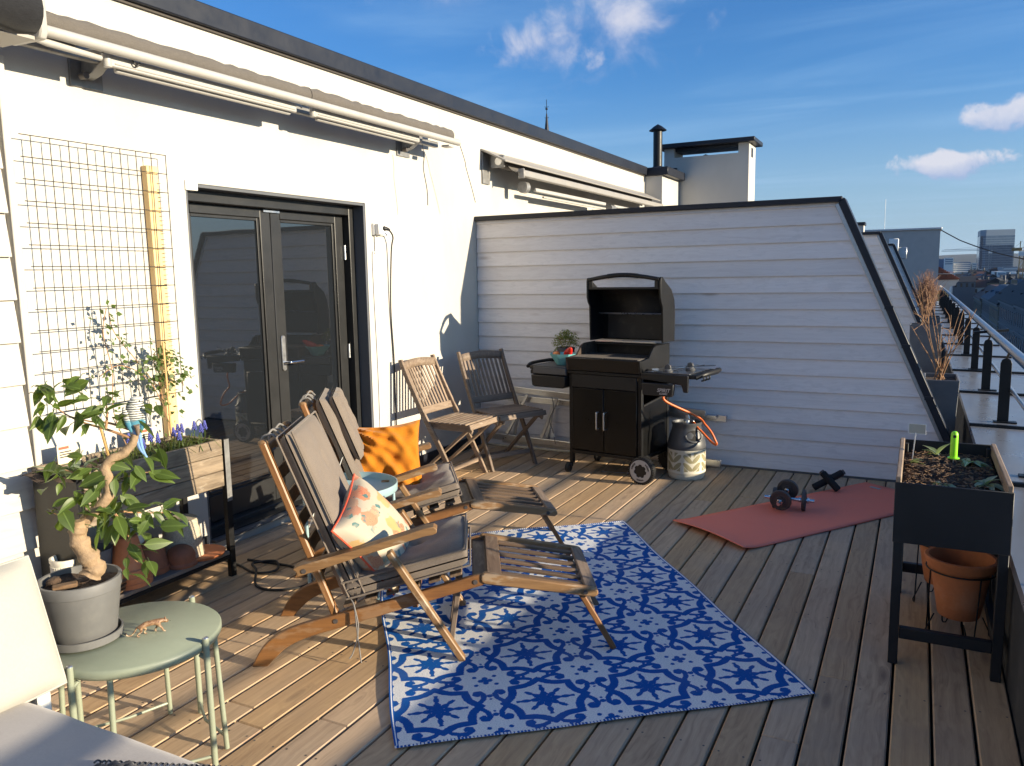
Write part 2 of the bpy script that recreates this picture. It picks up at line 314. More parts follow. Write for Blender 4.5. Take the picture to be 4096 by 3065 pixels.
class MB:
    def __init__(s): s.v = []; s.f = []
    def add(s, vs, fs):
        o = len(s.v); s.v += [tuple(p) for p in vs]; s.f += [tuple(i+o for i in f) for f in fs]
    def box(s, lo, hi, R=None, o=(0, 0, 0)):
        x0, y0, z0 = lo; x1, y1, z1 = hi
        vs = [Vector(p) for p in ((x0, y0, z0), (x1, y0, z0), (x1, y1, z0), (x0, y1, z0), (x0, y0, z1), (x1, y0, z1), (x1, y1, z1), (x0, y1, z1))]
        if R is not None: vs = [R @ p + Vector(o) for p in vs]
        s.add(vs, [(3, 2, 1, 0), (4, 5, 6, 7), (0, 1, 5, 4), (1, 2, 6, 5), (2, 3, 7, 6), (3, 0, 4, 7)])
        return s
    def bar(s, a, b, w, h, up=(0, 0, 1)):
        R = frame(a, b, up); L = (Vector(b)-Vector(a)).length
        return s.box((0, -w/2, -h/2), (L, w/2, h/2), R, a)
    def tube(s, pts, r, n=8, cap=True, closed=False):
        pts = [Vector(p) for p in pts]; m = len(pts); rs = r if isinstance(r, (list, tuple)) else [r]*m
        rings = []; prev = None
        for i, p in enumerate(pts):
            if closed: d = pts[(i+1) % m] - pts[i-1]
            else: d = pts[min(i+1, m-1)] - pts[max(i-1, 0)]
            if d.length < 1e-9: d = Vector((0, 0, 1))
            d.normalize()
            if prev is None:
                a = Vector((0, 0, 1)) if abs(d.z) < 0.9 else Vector((1, 0, 0))
                u = a.cross(d).normalized()
            else:
                u = (prev - d*prev.dot(d))
                u = u.normalized() if u.length > 1e-6 else d.orthogonal().normalized()
            prev = u; v = d.cross(u)
            rings.append([p + (u*math.cos(2*pi*k/n) + v*math.sin(2*pi*k/n))*rs[i] for k in range(n)])
        vs = [q for rg in rings for q in rg]; fs = []
        for i in range(m if closed else m-1):
            j = (i+1) % m
            for k in range(n): fs.append((i*n+k, i*n+(k+1) % n, j*n+(k+1) % n, j*n+k))
        if cap and not closed:
            fs.append(tuple(range(n-1, -1, -1))); fs.append(tuple((m-1)*n+k for k in range(n)))
        s.add(vs, fs); return s
    def lathe(s, prof, n=32, c=(0, 0, 0), closed=False, sx=1.0, sy=1.0):
        vs = []; fs = []; m = len(prof)
        for r, z in prof:
            for k in range(n): vs.append((c[0]+r*math.cos(2*pi*k/n)*sx, c[1]+r*math.sin(2*pi*k/n)*sy, c[2]+z))
        for i in range(m if closed else m-1):
            j = (i+1) % m
            for k in range(n): fs.append((i*n+k, i*n+(k+1) % n, j*n+(k+1) % n, j*n+k))
        if not closed:
            if prof[0][0] > 1e-6: fs.append(tuple(range(n-1, -1, -1)))
            if prof[-1][0] > 1e-6: fs.append(tuple((m-1)*n+k for k in range(n)))
        s.add(vs, fs); return s
    def prism(s, poly, ax, t0, t1):
        """2-D outline pushed along axis ax (0,1,2) from t0 to t1"""
        def P(p, t_):
            return (t_, p[0], p[1]) if ax == 0 else ((p[0], t_, p[1]) if ax == 1 else (p[0], p[1], t_))
        n = len(poly); vs = [P(p, t0) for p in poly] + [P(p, t1) for p in poly]
        fs = [tuple(range(n))[::-1], tuple(range(n, 2*n))] + [(i, (i+1) % n, n+(i+1) % n, n+i) for i in range(n)]
        s.add(vs, fs); return s
    def ell(s, c, r, n=12, m=8, R=None):
        vs = []; fs = []
        R = R or Matrix.Identity(3)
        for i in range(m+1):
            th = pi*i/m
            for k in range(n):
                vs.append(R @ Vector((r[0]*math.sin(th)*math.cos(2*pi*k/n), r[1]*math.sin(th)*math.sin(2*pi*k/n), r[2]*math.cos(th))) + Vector(c))
        for i in range(m):
            for k in range(n): fs.append((i*n+k, (i+1)*n+k, (i+1)*n+(k+1) % n, i*n+(k+1) % n))
        s.add(vs, fs); return s
    def grid(s, fn, nu, nv, flip=False):
        vs = [fn(i/nu, j/nv) for j in range(nv+1) for i in range(nu+1)]
        fs = []
        for j in range(nv):
            for i in range(nu):
                a = j*(nu+1)+i; q = (a, a+1, a+nu+2, a+nu+1); fs.append(q[::-1] if flip else q)
        s.add(vs, fs); return s
    def mesh(s, name, mat, smooth=True, ang=40, fix=True):
        me = bpy.data.meshes.new(name); me.from_pydata(s.v, [], s.f)
        if fix:
            bm = bmesh.new(); bm.from_mesh(me); bmesh.ops.remove_doubles(bm, verts=bm.verts, dist=1e-6)
            bmesh.ops.recalc_face_normals(bm, faces=bm.faces); bm.to_mesh(me); bm.free()
        if mat is not None: me.materials.append(MATS[mat] if isinstance(mat, str) else mat)
        if smooth and len(me.polygons):
            me.polygons.foreach_set('use_smooth', [True]*len(me.polygons)); me.set_sharp_from_angle(angle=math.radians(ang))
        me.update(); return me

def obj(name, me, parent=None, loc=None, R=None, mat4=None):
    o = bpy.data.objects.new(name, me); COL.objects.link(o)
    if parent is not None: o.parent = parent
    if mat4 is not None: o.matrix_local = mat4
    elif R is not None: o.matrix_local = R.to_4x4() if loc is None else Matrix.Translation(Vector(loc)) @ R.to_4x4()
    elif loc is not None: o.location = loc
    return o
def part(name, mb, mat, parent=None, bevel=0.0, smooth=True, ang=40, loc=None, R=None, seg=1, fix=True):
    o = obj(name, mb.mesh(name, mat, smooth, ang, fix), parent, loc, R)
    if bevel:
        md = o.modifiers.new('bevel', 'BEVEL'); md.width = bevel; md.segments = seg; md.limit_method = 'ANGLE'; md.angle_limit = math.radians(50)
    return o
_bars = {}
def bar(name, a, b, w, h, mat, parent=None, up=(0, 0, 1), bevel=0.003, label=None):
    """a straight piece of timber or metal as an object of its own, local X along its length"""
    L = (Vector(b)-Vector(a)).length; key = (round(L, 4), round(w, 4), round(h, 4), mat, bevel)
    if key not in _bars:
        mb = MB().box((-L/2, -w/2, -h/2), (L/2, w/2, h/2)); me = mb.mesh(name, mat, False)
        if bevel:
            bm = bmesh.new(); bm.from_mesh(me)
            bmesh.ops.bevel(bm, geom=list(bm.edges), offset=bevel, segments=1, affect='EDGES', profile=0.5)
            bm.to_mesh(me); bm.free(); me.update()
        _bars[key] = me
    o = obj(name, _bars[key], parent, (Vector(a)+Vector(b))/2, frame(a, b, up))
    return o
def thing(name, label, cat, loc=(0, 0, 0), rz=0.0, group=None):
    o = bpy.data.objects.new(name, None); COL.objects.link(o); o.location = loc; o.rotation_euler = (0, 0, rz)
    o.empty_display_size = 0.1
    return tag(o, label, cat, group)
def tag(o, label, cat, group=None):
    o['label'] = label; o['category'] = cat
    if group: o['group'] = group
    return o
def structure(o): o['kind'] = 'structure'; return o
def stuff(o): o['kind'] = 'stuff'; return o
def copy_tree(o, parent=None):
    c = o.copy(); COL.objects.link(c)
    if parent is not None: c.parent = parent; c.matrix_parent_inverse = o.matrix_parent_inverse.copy()
    for ch in list(o.children): copy_tree(ch, c)
    return c
def rrect(x0, y0, x1, y1, r, n=4):
    """rounded rectangle outline"""
    pts = []
    for cx, cy, a0 in ((x1-r, y1-r, 0), (x0+r, y1-r, 90), (x0+r, y0+r, 180), (x1-r, y0+r, 270)):
        for k in range(n+1):
            a = math.radians(a0+90*k/n); pts.append((cx+r*math.cos(a), cy+r*math.sin(a)))
    return pts
def spline(pts, n=8):
    """Catmull-Rom through points"""
    P = [Vector(p) for p in pts]; out = []
    for i in range(len(P)-1):
        p0 = P[max(i-1, 0)]; p1 = P[i]; p2 = P[i+1]; p3 = P[min(i+2, len(P)-1)]
        for k in range(n):
            t_ = k/n
            out.append(0.5*((2*p1)+(p2-p0)*t_+(2*p0-5*p1+4*p2-p3)*t_*t_+(3*p1-p0-3*p2+p3)*t_**3))
    out.append(P[-1]); return out

# ------------------------------------------------------------------ the setting
XW = -3.507; YP = 6.24
deck = structure(part('deck', MB().box((-3.5, -1.6, -0.09), (0.352, 6.2, -0.045)), 'void_black'))
gx = [0.352] + [0.2305-0.1268*k for k in range(30)]
joints = {5: [2.55], 6: [4.1, 1.95], 8: [3.3], 4: [3.05], 3: [1.2], 16: [2.0], 19: [1.95], 22: [3.1], 12: [5.2]}
for k in range(len(gx)):
    x1 = gx[k]-0.0045; x0 = (gx[k+1] if k+1 < len(gx) else -3.5)+0.0045
    if x1-x0 < 0.03: continue
    cuts = sorted(joints.get(k, [rnd.uniform(-1.0, 5.5)] if rnd.random() < 0.5 else []))
    ys = [-1.6] + cuts + [6.2]
    for a, b_ in zip(ys, ys[1:]):
        bar('board', ((x0+x1)/2, a+0.001, -0.014), ((x0+x1)/2, b_-0.001, -0.014), round(x1-x0, 4), 0.028, 'deck_wood', deck, bevel=0.0045)
sm = MB()
for k in range(len(gx)-1):
    for j in range(13):
        y = -1.2+0.6*j+rnd.uniform(-.01, .01)
        for d in (0.022, 0.102):
            x = gx[k]-d+rnd.uniform(-.004, .004); a0 = rnd.random()
            if x > gx[k+1]+.012: sm.add([(x+.0042*math.cos(a0+i*pi/3), y+.0042*math.sin(a0+i*pi/3), .0006) for i in range(6)], [tuple(range(6))])
stuff(part('screw_heads', sm, 'iron_plate', deck, smooth=False, fix=False))

# house: white rendered wall with the door opening
house = thing('house', 'white rendered house wall with black double door and dark metal roof edge', 'house')
m = MB(); gy = [-3.0, 3.085, 4.64, 11.083]; gz = [-0.4, 0.045, 2.04, 2.866]
for i in range(3):
    for j in range(3):
        if (i, j) == (1, 1): continue
        m.add([(XW, gy[i], gz[j]), (XW, gy[i+1], gz[j]), (XW, gy[i+1], gz[j+1]), (XW, gy[i], gz[j+1])], [(0, 1, 2, 3)])
y0, y1, z0, z1 = 3.085, 4.64, 0.045, 2.04; d = -0.26
for a, b_ in (((y0, z0), (y0, z1)), ((y0, z1), (y1, z1)), ((y1, z1), (y1, z0)), ((y1, z0), (y0, z0))):
    m.add([(XW, *a), (XW, *b_), (XW+d, *b_), (XW+d, *a)], [(0, 1, 2, 3)])
m.add([(XW, -3, -.4), (-9, -3, -.4), (-9, -3, 2.866), (XW, -3, 2.866)], [(0, 1, 2, 3)])
m.add([(XW, 11.083, -.4), (-9, 11.083, -.4), (-9, 11.083, 2.866), (XW, 11.083, 2.866)], [(0, 1, 2, 3)])
m.add([(-9, -3, -.4), (-9, 11.083, -.4), (-9, 11.083, 2.866), (-9, -3, 2.866)], [(0, 1, 2, 3)])
part('wall', m, 'stucco', house, smooth=False, fix=False)
part('roof', MB().box((-9, -3, 2.80), (-3.64, 11.083, 2.862)), 'roof_sheet', house)
part('roof_edge', MB().box((-3.64, -3.0, 2.872), (-3.462, 11.05, 2.985)), 'flashing', house, bevel=0.006)
part('drip_strip', MB().box((-3.52, -3.0, 2.858), (-3.49, 11.04, 2.8715)), 'drip_brown', house)
part('pier', MB().box((-9, 11.084, -0.4), (-3.26, 11.96, 2.86)), 'stucco', house, smooth=False)
part('pier_cap', MB().box((-9, 11.052, 2.862), (-3.17, 11.96, 2.975)), 'flashing', house, bevel=0.006)
part('plinth', MB().box((XW-.01, 2.165, 0.0), (XW+0.012, 3.07, 0.10)), 'flashing', house, bevel=0.003)
part('plinth', MB().box((XW-.01, 4.66, 0.0), (XW+0.012, 6.2, 0.10)), 'flashing', house, bevel=0.003)
# door
door = part('door_frame', MB().box((-3.60, 3.105, 0.064), (-3.52, 4.615, 0.07)), 'door_frame', house)
XD = -3.60
fr = MB()
for lo, hi in (((XD-.14, 3.088, .046), (XD, 3.148, 2.037)), ((XD-.14, 4.572, .046), (XD, 4.637, 2.037)), ((XD-.14, 3.148, 1.955), (XD, 4.572, 2.037)), ((XD-.14, 3.148, .046), (XD, 4.572, .10))):
    fr.box(lo, hi)
part('jamb', fr, 'door_frame', door, bevel=0.004)
fp = MB()
fp.box((XD+.0008, 4.62, .05), (XW-.002, 4.6385, 2.036))
fp.box((XD+.0008, 3.0865, .05), (XW-.002, 3.10, 2.036)); fp.box((XD+.0008, 3.10, 2.02), (XW-.002, 4.62, 2.0385)); fp.box((XD+.0008, 3.10, .0455), (XW+.03, 4.62, .062))
part('reveal_lining', fp, 'dark_reveal', door, bevel=0.002)
for (a, b_, hinge) in ((3.15, 3.858, 0), (3.862, 4.57, 1)):
    mb = MB(); x0_, x1_ = XD-.125, XD-.058; st = 0.084; tr_ = .055
    for lo, hi in (((x0_, a, .102), (x1_, a+st, 1.953)), ((x0_, b_-st, .102), (x1_, b_, 1.953)), ((x0_, a+st, 1.953-tr_), (x1_, b_-st, 1.953)), ((x0_, a+st, .102), (x1_, b_-st, .26))):
        mb.box(lo, hi)
    lf = part('door_leaf', mb, 'door_frame', house, bevel=0.004)
    gb = MB()
    for lo, hi in (((x0_+.02, a+st, .26), (x1_-.012, a+st+.018, 1.953-tr_)), ((x0_+.02, b_-st-.018, .26), (x1_-.012, b_-st, 1.953-tr_)), ((x0_+.02, a+st+.018, 1.953-tr_-.018), (x1_-.012, b_-st-.018, 1.953-tr_)), ((x0_+.02, a+st+.018, .26), (x1_-.012, b_-st-.018, .278))):
        gb.box(lo, hi)
    part('glazing_bead', gb, 'door_frame', lf, bevel=0.002)
    part('glass_pane', MB().box((x1_-.034, a+st+.002, .262), (x1_-.024, b_-st-.002, 1.953-tr_-.002)), 'door_glass', lf, smooth=False)
    if hinge:
        hb = MB().prism(rrect(a+.028, .93, a+.064, 1.16, .016), 0, x1_+.0005, x1_+.011)
        h = part('door_handle', hb, 'aluminium', lf, bevel=0.002)
        part('lever', MB().tube(spline([(x1_+.01, a+.046, .985), (x1_+.05, a+.048, .985), (x1_+.058, a+.065, .985), (x1_+.058, a+.17, .983)], 5), .0095, 10), 'chrome', h)
        for z in (.45, 1.0, 1.70): part('hinge', MB().tube([(x1_+.008, b_+.002, z-.05), (x1_+.008, b_+.002, z+.05)], .011, 10), 'aluminium', lf)
part('door_stop', MB().box((XD-.056, 3.79, 1.935), (XD-.042, 3.93, 1.947)), 'aluminium', door)
part('room', MB().box((-4.6, 3.0, 0.0), (-3.80, 4.75, 2.1)), 'interior', house)

# chimney and flue behind the roof edge
ch = thing('chimney', 'wide white rendered chimney with dark slab cap on raised ends', 'chimney', (-2.88, 12.0, 0))
bx = MB().box((-.62, 0, 1.8), (.62, .5, 3.21)); part('stack', bx, 'stucco', ch, smooth=False)
for sx in (-.62, .47): part('end_pier', MB().box((sx, 0.001, 3.2105), (sx+.15, .499, 3.345)), 'stucco', ch, smooth=False)
part('cap_slab', MB().box((-.71, -.09, 3.346), (.71, .59, 3.41)), 'flashing', ch, bevel=0.008)
part('cap_beam', MB().box((-.466, .06, 3.30), (.466, .44, 3.345)), 'flashing', ch)
part('cowl', MB().lathe([(.10, 3.2105), (.10, 3.22), (.0001, 3.262)], 4, (-.06, .25, 0)), 'flashing', ch, smooth=False)
part('side_slot', MB().box((.6205, .17, 3.16), (.6235, .30, 3.29)), 'flashing', ch)
part('shoulder', MB().box((-.66, -.03, 2.78), (-.42, -.0005, 3.06)), 'flashing', ch, bevel=.004)
fl = thing('flue_pipe', 'thin black metal flue pipe with a conical rain cap on the roof', 'flue', (-3.42, 11.4, 2.977))
part('pipe', MB().lathe([(.064, 0), (.064, .53)], 24), 'black_metal', fl)
part('rain_cap', MB().lathe([(.002, .635), (.062, .60), (.125, .548), (.122, .543), (.002, .56)], 24), 'black_metal', fl, ang=60)
sb = MB()
for k in range(3): sb.tube([(.055*math.cos(2.1*k), .055*math.sin(2.1*k), .5), (.055*math.cos(2.1*k), .055*math.sin(2.1*k), .58)], .006, 6)
part('stay', sb, 'black_metal', fl)
part('collar', MB().lathe([(.10, 0.0), (.10, .012), (.066, .05), (.066, 0.0)], 24), 'flashing', fl)

# left: cladding that stands proud of the render
sw = thing('clad_wall', 'sunlit white lapped board cladding with leaf shadows at left edge', 'wall')
part('backing', MB().box((XW+.002, -2.0, 0.0), (XW+.022, 2.10, 2.45)), 'siding_white', sw)
for k in range(-1, 13):
    z = .167+.1833*k
    if z < 0.0: z0_ = 0.004
    else: z0_ = z
    zt = z+.1833+.018
    mb = MB(); ye = 2.104+rnd.uniform(-.003, .003)
    x_b, x_t = .052, .027
    L0 = -2.0
    # local X runs along the wall
    pr = [(x_b, z0_), (x_b-.020, z0_), (x_t-.012, zt), (x_t, zt)]
    vs = []
    for X_ in (0.0, ye-L0): vs += [(X_, -(q[0]), q[1]-z0_) for q in pr]
    mb.add(vs, [(0, 1, 2, 3), (7, 6, 5, 4), (0, 4, 5, 1), (1, 5, 6, 2), (2, 6, 7, 3), (3, 7, 4, 0)])
    part('board', mb, 'siding_white', sw, loc=(XW, L0, z0_), R=Matrix.Rotation(pi/2, 3, 'Z'), bevel=.002, smooth=False)
bar('corner_trim', (XW+.019, 2.14, 0.0), (XW+.019, 2.14, 2.47), .034, .038, 'siding_white', sw, up=(1, 0, 0))

# partition between the terraces: lapped boards cut along a slanted outer edge
def xr(z): return .36-.4415*z
pw_ = thing('partition_wall', 'grey white lapped board partition with slanted edge right behind the gas grill', 'partition', (0, YP, 0), 0, 'slanted partitions between terraces')
for k in range(17):
    z0_ = .0075+.1225*k if k else 0.012
    zt = min(.0075+.1225*(k+1)+.016, 2.0)
    if z0_ >= 1.99: break
    L0 = XW+.004
    yb, yt = -.026, -.010
    vs = []
    pr = [(yb, z0_), (yb+.018, z0_), (yt+.009, zt), (yt, zt)]
    vs += [(0, q[0], q[1]-z0_) for q in pr]; vs += [(xr(q[1])-.004-L0, q[0], q[1]-z0_) for q in pr]
    mb = MB(); mb.add(vs, [(0, 1, 2, 3), (7, 6, 5, 4), (0, 4, 5, 1), (1, 5, 6, 2), (2, 6, 7, 3), (3, 7, 4, 0)])
    part('board', mb, 'siding', pw_, loc=(L0, 0, z0_), bevel=.0015, smooth=False)
part('core', MB().prism([(XW+.002, .02), (xr(.02)-.01, .02), (xr(2.0)-.01, 2.0), (XW+.002, 2.0)], 1, .004, .095), 'siding', pw_, smooth=False)
part('top_flashing', MB().box((XW+.003, -.05, 1.995), (-.515, .14, 2.035)), 'flashing', pw_, bevel=.004)
a_, b_ = Vector((-.522, .045, 2.014)), Vector((.352, .045, .035))
part('edge_flashing', MB().bar(a_, b_, .19, .05, up=(.9, 0, .44)), 'flashing', pw_, bevel=.004)
part('edge_trim', MB().bar(Vector((-.553, -.012, 1.985)), Vector((.325, -.012, .02)), .036, .03, up=(.9, 0, .44)), 'galvanised', pw_, bevel=.003)
cl = MB()
for z in (.62, .98, 1.25): cl.box((xr(z)-.02, -.062, z-.012), (xr(z)+.035, -.045, z+.012))
part('clip', cl, 'flashing', pw_)
for yy, lb in ((12.4, 'second slanted partition seen beyond the first one, beside tall planters'), (18.55, 'farthest slanted partition seen between second partition and grey building')):
    q = copy_tree(pw_); q.location = (0, yy, 0); q['label'] = lb

# parapet with metal ledge
pa = thing('parapet', 'low dark parapet with grey metal ledge along right edge of deck', 'parapet')
part('inner_face', MB().box((.353, -2.0, -.1), (.50, 30, .43)), 'bitumen', pa, smooth=False)
seams = [6.17+1.648*k for k in range(-5, 15)]
for a, b_ in zip(seams, seams[1:]):
    mb = MB(); mb.prism([(.345, .425), (.352, .45), (1.02, .438), (1.02, .38), (1.03, .38), (1.03, .432), (.50, .43)], 1, a+.0015, b_-.0015)
    part('ledge_panel', mb, 'ledge_metal', pa, smooth=False)
    part('seam', MB().bar((.346, a, .458), (1.02, a, .448), .034, .022), 'black_metal', pa, bevel=.003)
part('outer_wall', MB().box((.80, -2.0, -20), (.98, 30, .379)), 'far_grey_wall', pa, smooth=False)
ra = thing('railing', 'black metal railing with silver tube handrail on parapet ledge', 'railing')
part('handrail', MB().tube([(.575, -2.0, .965), (.575, 27.5, .968)], .026, 14), 'galvanised', ra)
part('lower_rail', MB().tube([(.60, -2.0, .672), (.60, 27.5, .675)], .013, 10), 'galvanised', ra)
for k in range(-4, 13):
    y = 6.39+1.645*k
    post = part('post', MB().prism([(.523, .45), (.591, .45), (.591, .86), (.582, .885), (.557, .90), (.532, .885), (.523, .86)], 1, -.006, .006), 'black_metal', ra, bevel=.001, loc=(0, y, 0))
    part('foot_plate', MB().box((.50, -.03, .4462), (.64, .03, .4565)), 'black_metal', post)
    part('saddle', MB().tube([(.557, 0, .89), (.575, 0, .945)], .008, 8), 'black_metal', post)
part('clamp', MB().bar((.45, 8.2, .94), (.72, 8.25, .965), .03, .022), 'black_plastic', ra)

# ------------------------------------------------------------------ things fixed to the wall
aw = thing('awning', 'long rolled up awning with white front bar above the black door', 'awning', (0, 0, 0), 0, 'rolled up awnings on the wall')
part('front_bar', MB().prism([(-3.215+.028*math.cos(a), 2.537+.0235*math.sin(a)) for a in [2*pi*k/18 for k in range(18)]], 1, 2.112, 5.46), 'awning_white', aw, bevel=.003)
rr_ = random.Random(4)
cl = []
for k in range(71):
    y = 2.112+3.39*k/70
    cl.append((-3.325+rr_.uniform(-.003, .003), y, 2.603+rr_.uniform(-.004, .004)))
part('rolled_cloth', MB().tube(cl, [.050+rr_.uniform(-.0035, .0045) for _ in cl], 18), 'awning_cloth', aw, ang=70)
part('seam_band', MB().tube([(-3.325, 3.86, 2.60), (-3.325, 3.868, 2.60)], .056, 18), 'awning_cloth', aw)
part('back_bar', MB().box((-3.40, 2.1, 2.505), (-3.36, 5.40, 2.545)), 'bracket_metal', aw, bevel=.004)
def fold_arm(y0, y1, x, z):
    m_ = MB(); m_.box((x, y0, z), (x+.022, y1, z+.052)); a = part('folding_arm', m_, 'awning_white', aw, bevel=.005)
    m_ = MB()
    m_.box((x+.0225, y0+.02, z+.012), (x+.0255, y1-.02, z+.017)); 
    part('groove', m_, 'awning_grey_metal', a)
    part('lower_arm', MB().box((x-.032, y0+.05, z-.012), (x-.006, y1-.02, z+.014)), 'awning_white', a, bevel=.005)
    part('elbow', MB().lathe([(.017, -.003), (.019, 0), (.019, .05), (.017, .054)], 16, (x+.006, y0-.005, z)), 'awning_white', a)
    return a
fold_arm(2.50, 3.70, -3.275, 2.472); fold_arm(3.86, 4.98, -3.275, 2.478)
for y in (2.47, 5.04):
    bk = part('wall_bracket', MB().box((XW+.001, y, 2.415), (XW+.012, y+.165, 2.60)), 'bracket_metal', aw, bevel=.002)
    part('bracket_arm', MB().prism([(XW+.0125, 2.45), (-3.42, 2.47), (-3.34, 2.52), (-3.34, 2.565), (XW+.0125, 2.58)], 1, y+.055, y+.11), 'bracket_metal', bk, bevel=.003)
    part('bracket_bolt', MB().tube([(-3.46, y+.03, 2.455), (-3.425, y+.03, 2.455)], .016, 10), 'iron_plate', bk)
part('gear_box', MB().box((-3.30, 2.22, 2.50), (-3.25, 2.34, 2.56)), 'awning_grey_metal', aw, bevel=.008)
part('crank_rod', MB().tube([(-3.24, 2.12, 2.505), (-3.24, 2.2, 2.50), (-3.25, 2.45, 2.495)], [.009, .016, .012], 10), 'awning_white', aw)
part('end_bracket', MB().box((-3.26, 5.28, 2.485), (-3.19, 5.35, 2.50)), 'awning_white', aw, bevel=.003)
def cord(name, pts, parent, r=.003): return part(name, MB().tube(spline(pts, 5), r, 6), 'cable_black', parent)
cord('tie_cord', [(-3.215, 5.46, 2.55), (-3.21, 5.50, 2.48), (-3.20, 5.53, 2.40), (-3.205, 5.55, 2.36), (-3.195, 5.62, 2.20), (-3.19, 5.66, 2.10)], aw)
cord('tie_cord', [(-3.26, 5.02, 2.47), (-3.255, 5.03, 2.38), (-3.26, 5.025, 2.30), (-3.25, 5.05, 2.15), (-3.255, 5.06, 2.04)], aw)
cord('tie_cord', [(-3.25, 2.60, 2.535), (-3.235, 2.61, 2.505), (-3.242, 2.625, 2.495), (-3.235, 2.64, 2.515)], aw, .004)

# neighbour's awning above the partition
a2 = thing('awning', 'weathered half folded grey awning on the wall beyond the partition', 'awning', (0, 0, 0), 0, 'rolled up awnings on the wall')
part('cover_plate', MB().prism([(XW+.004, 2.615), (-3.26, 2.50), (-3.255, 2.515), (XW+.004, 2.632)], 1, 6.33, 11.0), 'awning_grey_metal', a2, bevel=.003)
part('back_plate', MB().box((XW+.004, 6.34, 2.33), (XW+.016, 6.47, 2.60)), 'bracket_metal', a2, bevel=.003)
part('roller', MB().tube([(-3.40, 6.5, 2.52), (-3.40, 10.9, 2.52)], .05, 16), 'awning_cloth', a2)
part('roller_bracket', MB().box((-3.47, 6.44, 2.47), (-3.33, 6.462, 2.58)), 'bracket_metal', a2, bevel=.006)
part('spindle', MB().tube([(-3.385, 6.435, 2.525), (-3.385, 6.47, 2.525)], .035, 14), 'aluminium', a2)
part('front_bar', MB().box((-3.25, 6.58, 2.395), (-3.20, 10.95, 2.455)), 'awning_grey_metal', a2, bevel=.008)
part('bar_end_cap', MB().box((-3.255, 6.565, 2.38), (-3.195, 6.58, 2.465)), 'awning_grey_metal', a2, bevel=.004)
cl2 = MB()
cl2.grid(lambda u, v: (-3.38+.15*v, 6.52+4.35*u, 2.56-.13*v-.035*math.sin(pi*v)+.012*math.sin(u*31)*v), 60, 6)
part('cloth', cl2, 'awning_cloth', a2)
part('crank_wheel', MB().tube([(-3.33, 6.80, 2.33), (-3.33, 6.87, 2.33)], .055, 18), 'bracket_metal', a2, bevel=.004)
part('folding_arm', MB().box((-3.31, 7.0, 2.30), (-3.28, 8.9, 2.335)), 'awning_white', a2, bevel=.006)
part('folding_arm', MB().box((-3.36, 7.3, 2.265), (-3.335, 9.0, 2.285)), 'awning_white', a2, bevel=.004)
part('folding_arm', MB().box((-3.31, 9.2, 2.30), (-3.28, 10.8, 2.33)), 'awning_white', a2, bevel=.006)
part('elbow', MB().tube([(-3.30, 9.05, 2.285), (-3.30, 9.2, 2.285)], .04, 12), 'bracket_metal', a2)

# dark rolled cover with white end plate at the top left corner
ec = thing('awning_case', 'white end plate and black rolled cover at upper left corner', 'awning', (0, 0, 0))
part('end_plate', MB().prism([(-3.30, 2.47), (-3.10, 2.465), (-3.085, 2.49), (-3.085, 2.95), (-3.30, 3.0)], 1, 2.072, 2.106), 'awning_white', ec, bevel=.006)
part('case_back', MB().box((-3.34, 0.9, 2.60), (-3.30, 2.07, 3.0)), 'awning_grey_metal', ec)
part('case_floor', MB().box((-3.33, 0.9, 2.462), (-3.12, 2.07, 2.475)), 'awning_grey_metal', ec)
rr2 = random.Random(8)
pts = [(-3.02+rr2.uniform(-.008, .008), .9+1.10*k/16, 2.525+rr2.uniform(-.01, .01)) for k in range(17)]
part('rolled_cover', MB().tube(pts, [.088+rr2.uniform(-.009, .009) for _ in range(16)]+[.078], 18), 'black_cloth', ec, ang=70)

# plug socket with cables beside the door
sk = thing('power_socket', 'white double outdoor socket with black plug right of door', 'socket', (XW, 4.76, 1.86))
part('base', MB().prism(rrect(-.055, -.04, .10, .045, .008), 0, .001, .022), 'white_plastic', sk, bevel=.002)
part('cover', MB().box((.0225, -.05, -.036), (.062, .022, .042)), 'white_plastic', sk, bevel=.006)
part('flap', MB().box((.0225, .028, -.036), (.028, .097, .02)), 'white_plastic', sk, bevel=.003)
part('plug', MB().tube(spline([(.05, .0, .01), (.07, .03, .005), (.07, .06, .0)], 4), [.016, .017, .019, .016, .014, .011, .011, .010, .009], 10), 'black_plastic', sk)
pc = part('power_cable', MB().tube(spline([(XW+.07, 4.82, 1.858), (XW+.065, 4.87, 1.81), (XW+.035, 4.885, 1.70), (XW+.012, 4.885, 1.3), (XW+.010, 4.905, .9), (XW+.012, 4.90, .5), (XW+.015, 4.905, .10)], 8), .0055, 8), 'cable_black')
tag(pc, 'black cable hanging down the white wall from the socket', 'cable')
wc = part('wall_cable', MB().tube(spline([(XW+.008, 4.73, 1.82), (XW+.008, 4.73, 1.70), (XW+.006, 4.70, 1.685), (XW+.006, 4.70, 1.4), (XW+.006, 4.712, .8), (XW+.006, 4.705, .12)], 8), .0045, 8), 'cable_white')
tag(wc, 'thin white cable clipped to the wall along the door edge', 'cable')
ds = thing('door_sensor', 'small white plastic bracket at upper left corner of the door', 'sensor', (XW, 3.085, 2.0))
part('body', MB().prism(rrect(-.005, .0, .075, .052, .004), 0, -.03, .012), 'white_plastic', ds, bevel=.003)
for k in range(3): part('stud', MB().tube([(.0125, .015+.02*k, .026), (.016, .015+.02*k, .026)], .006, 8), 'white_plastic', ds)

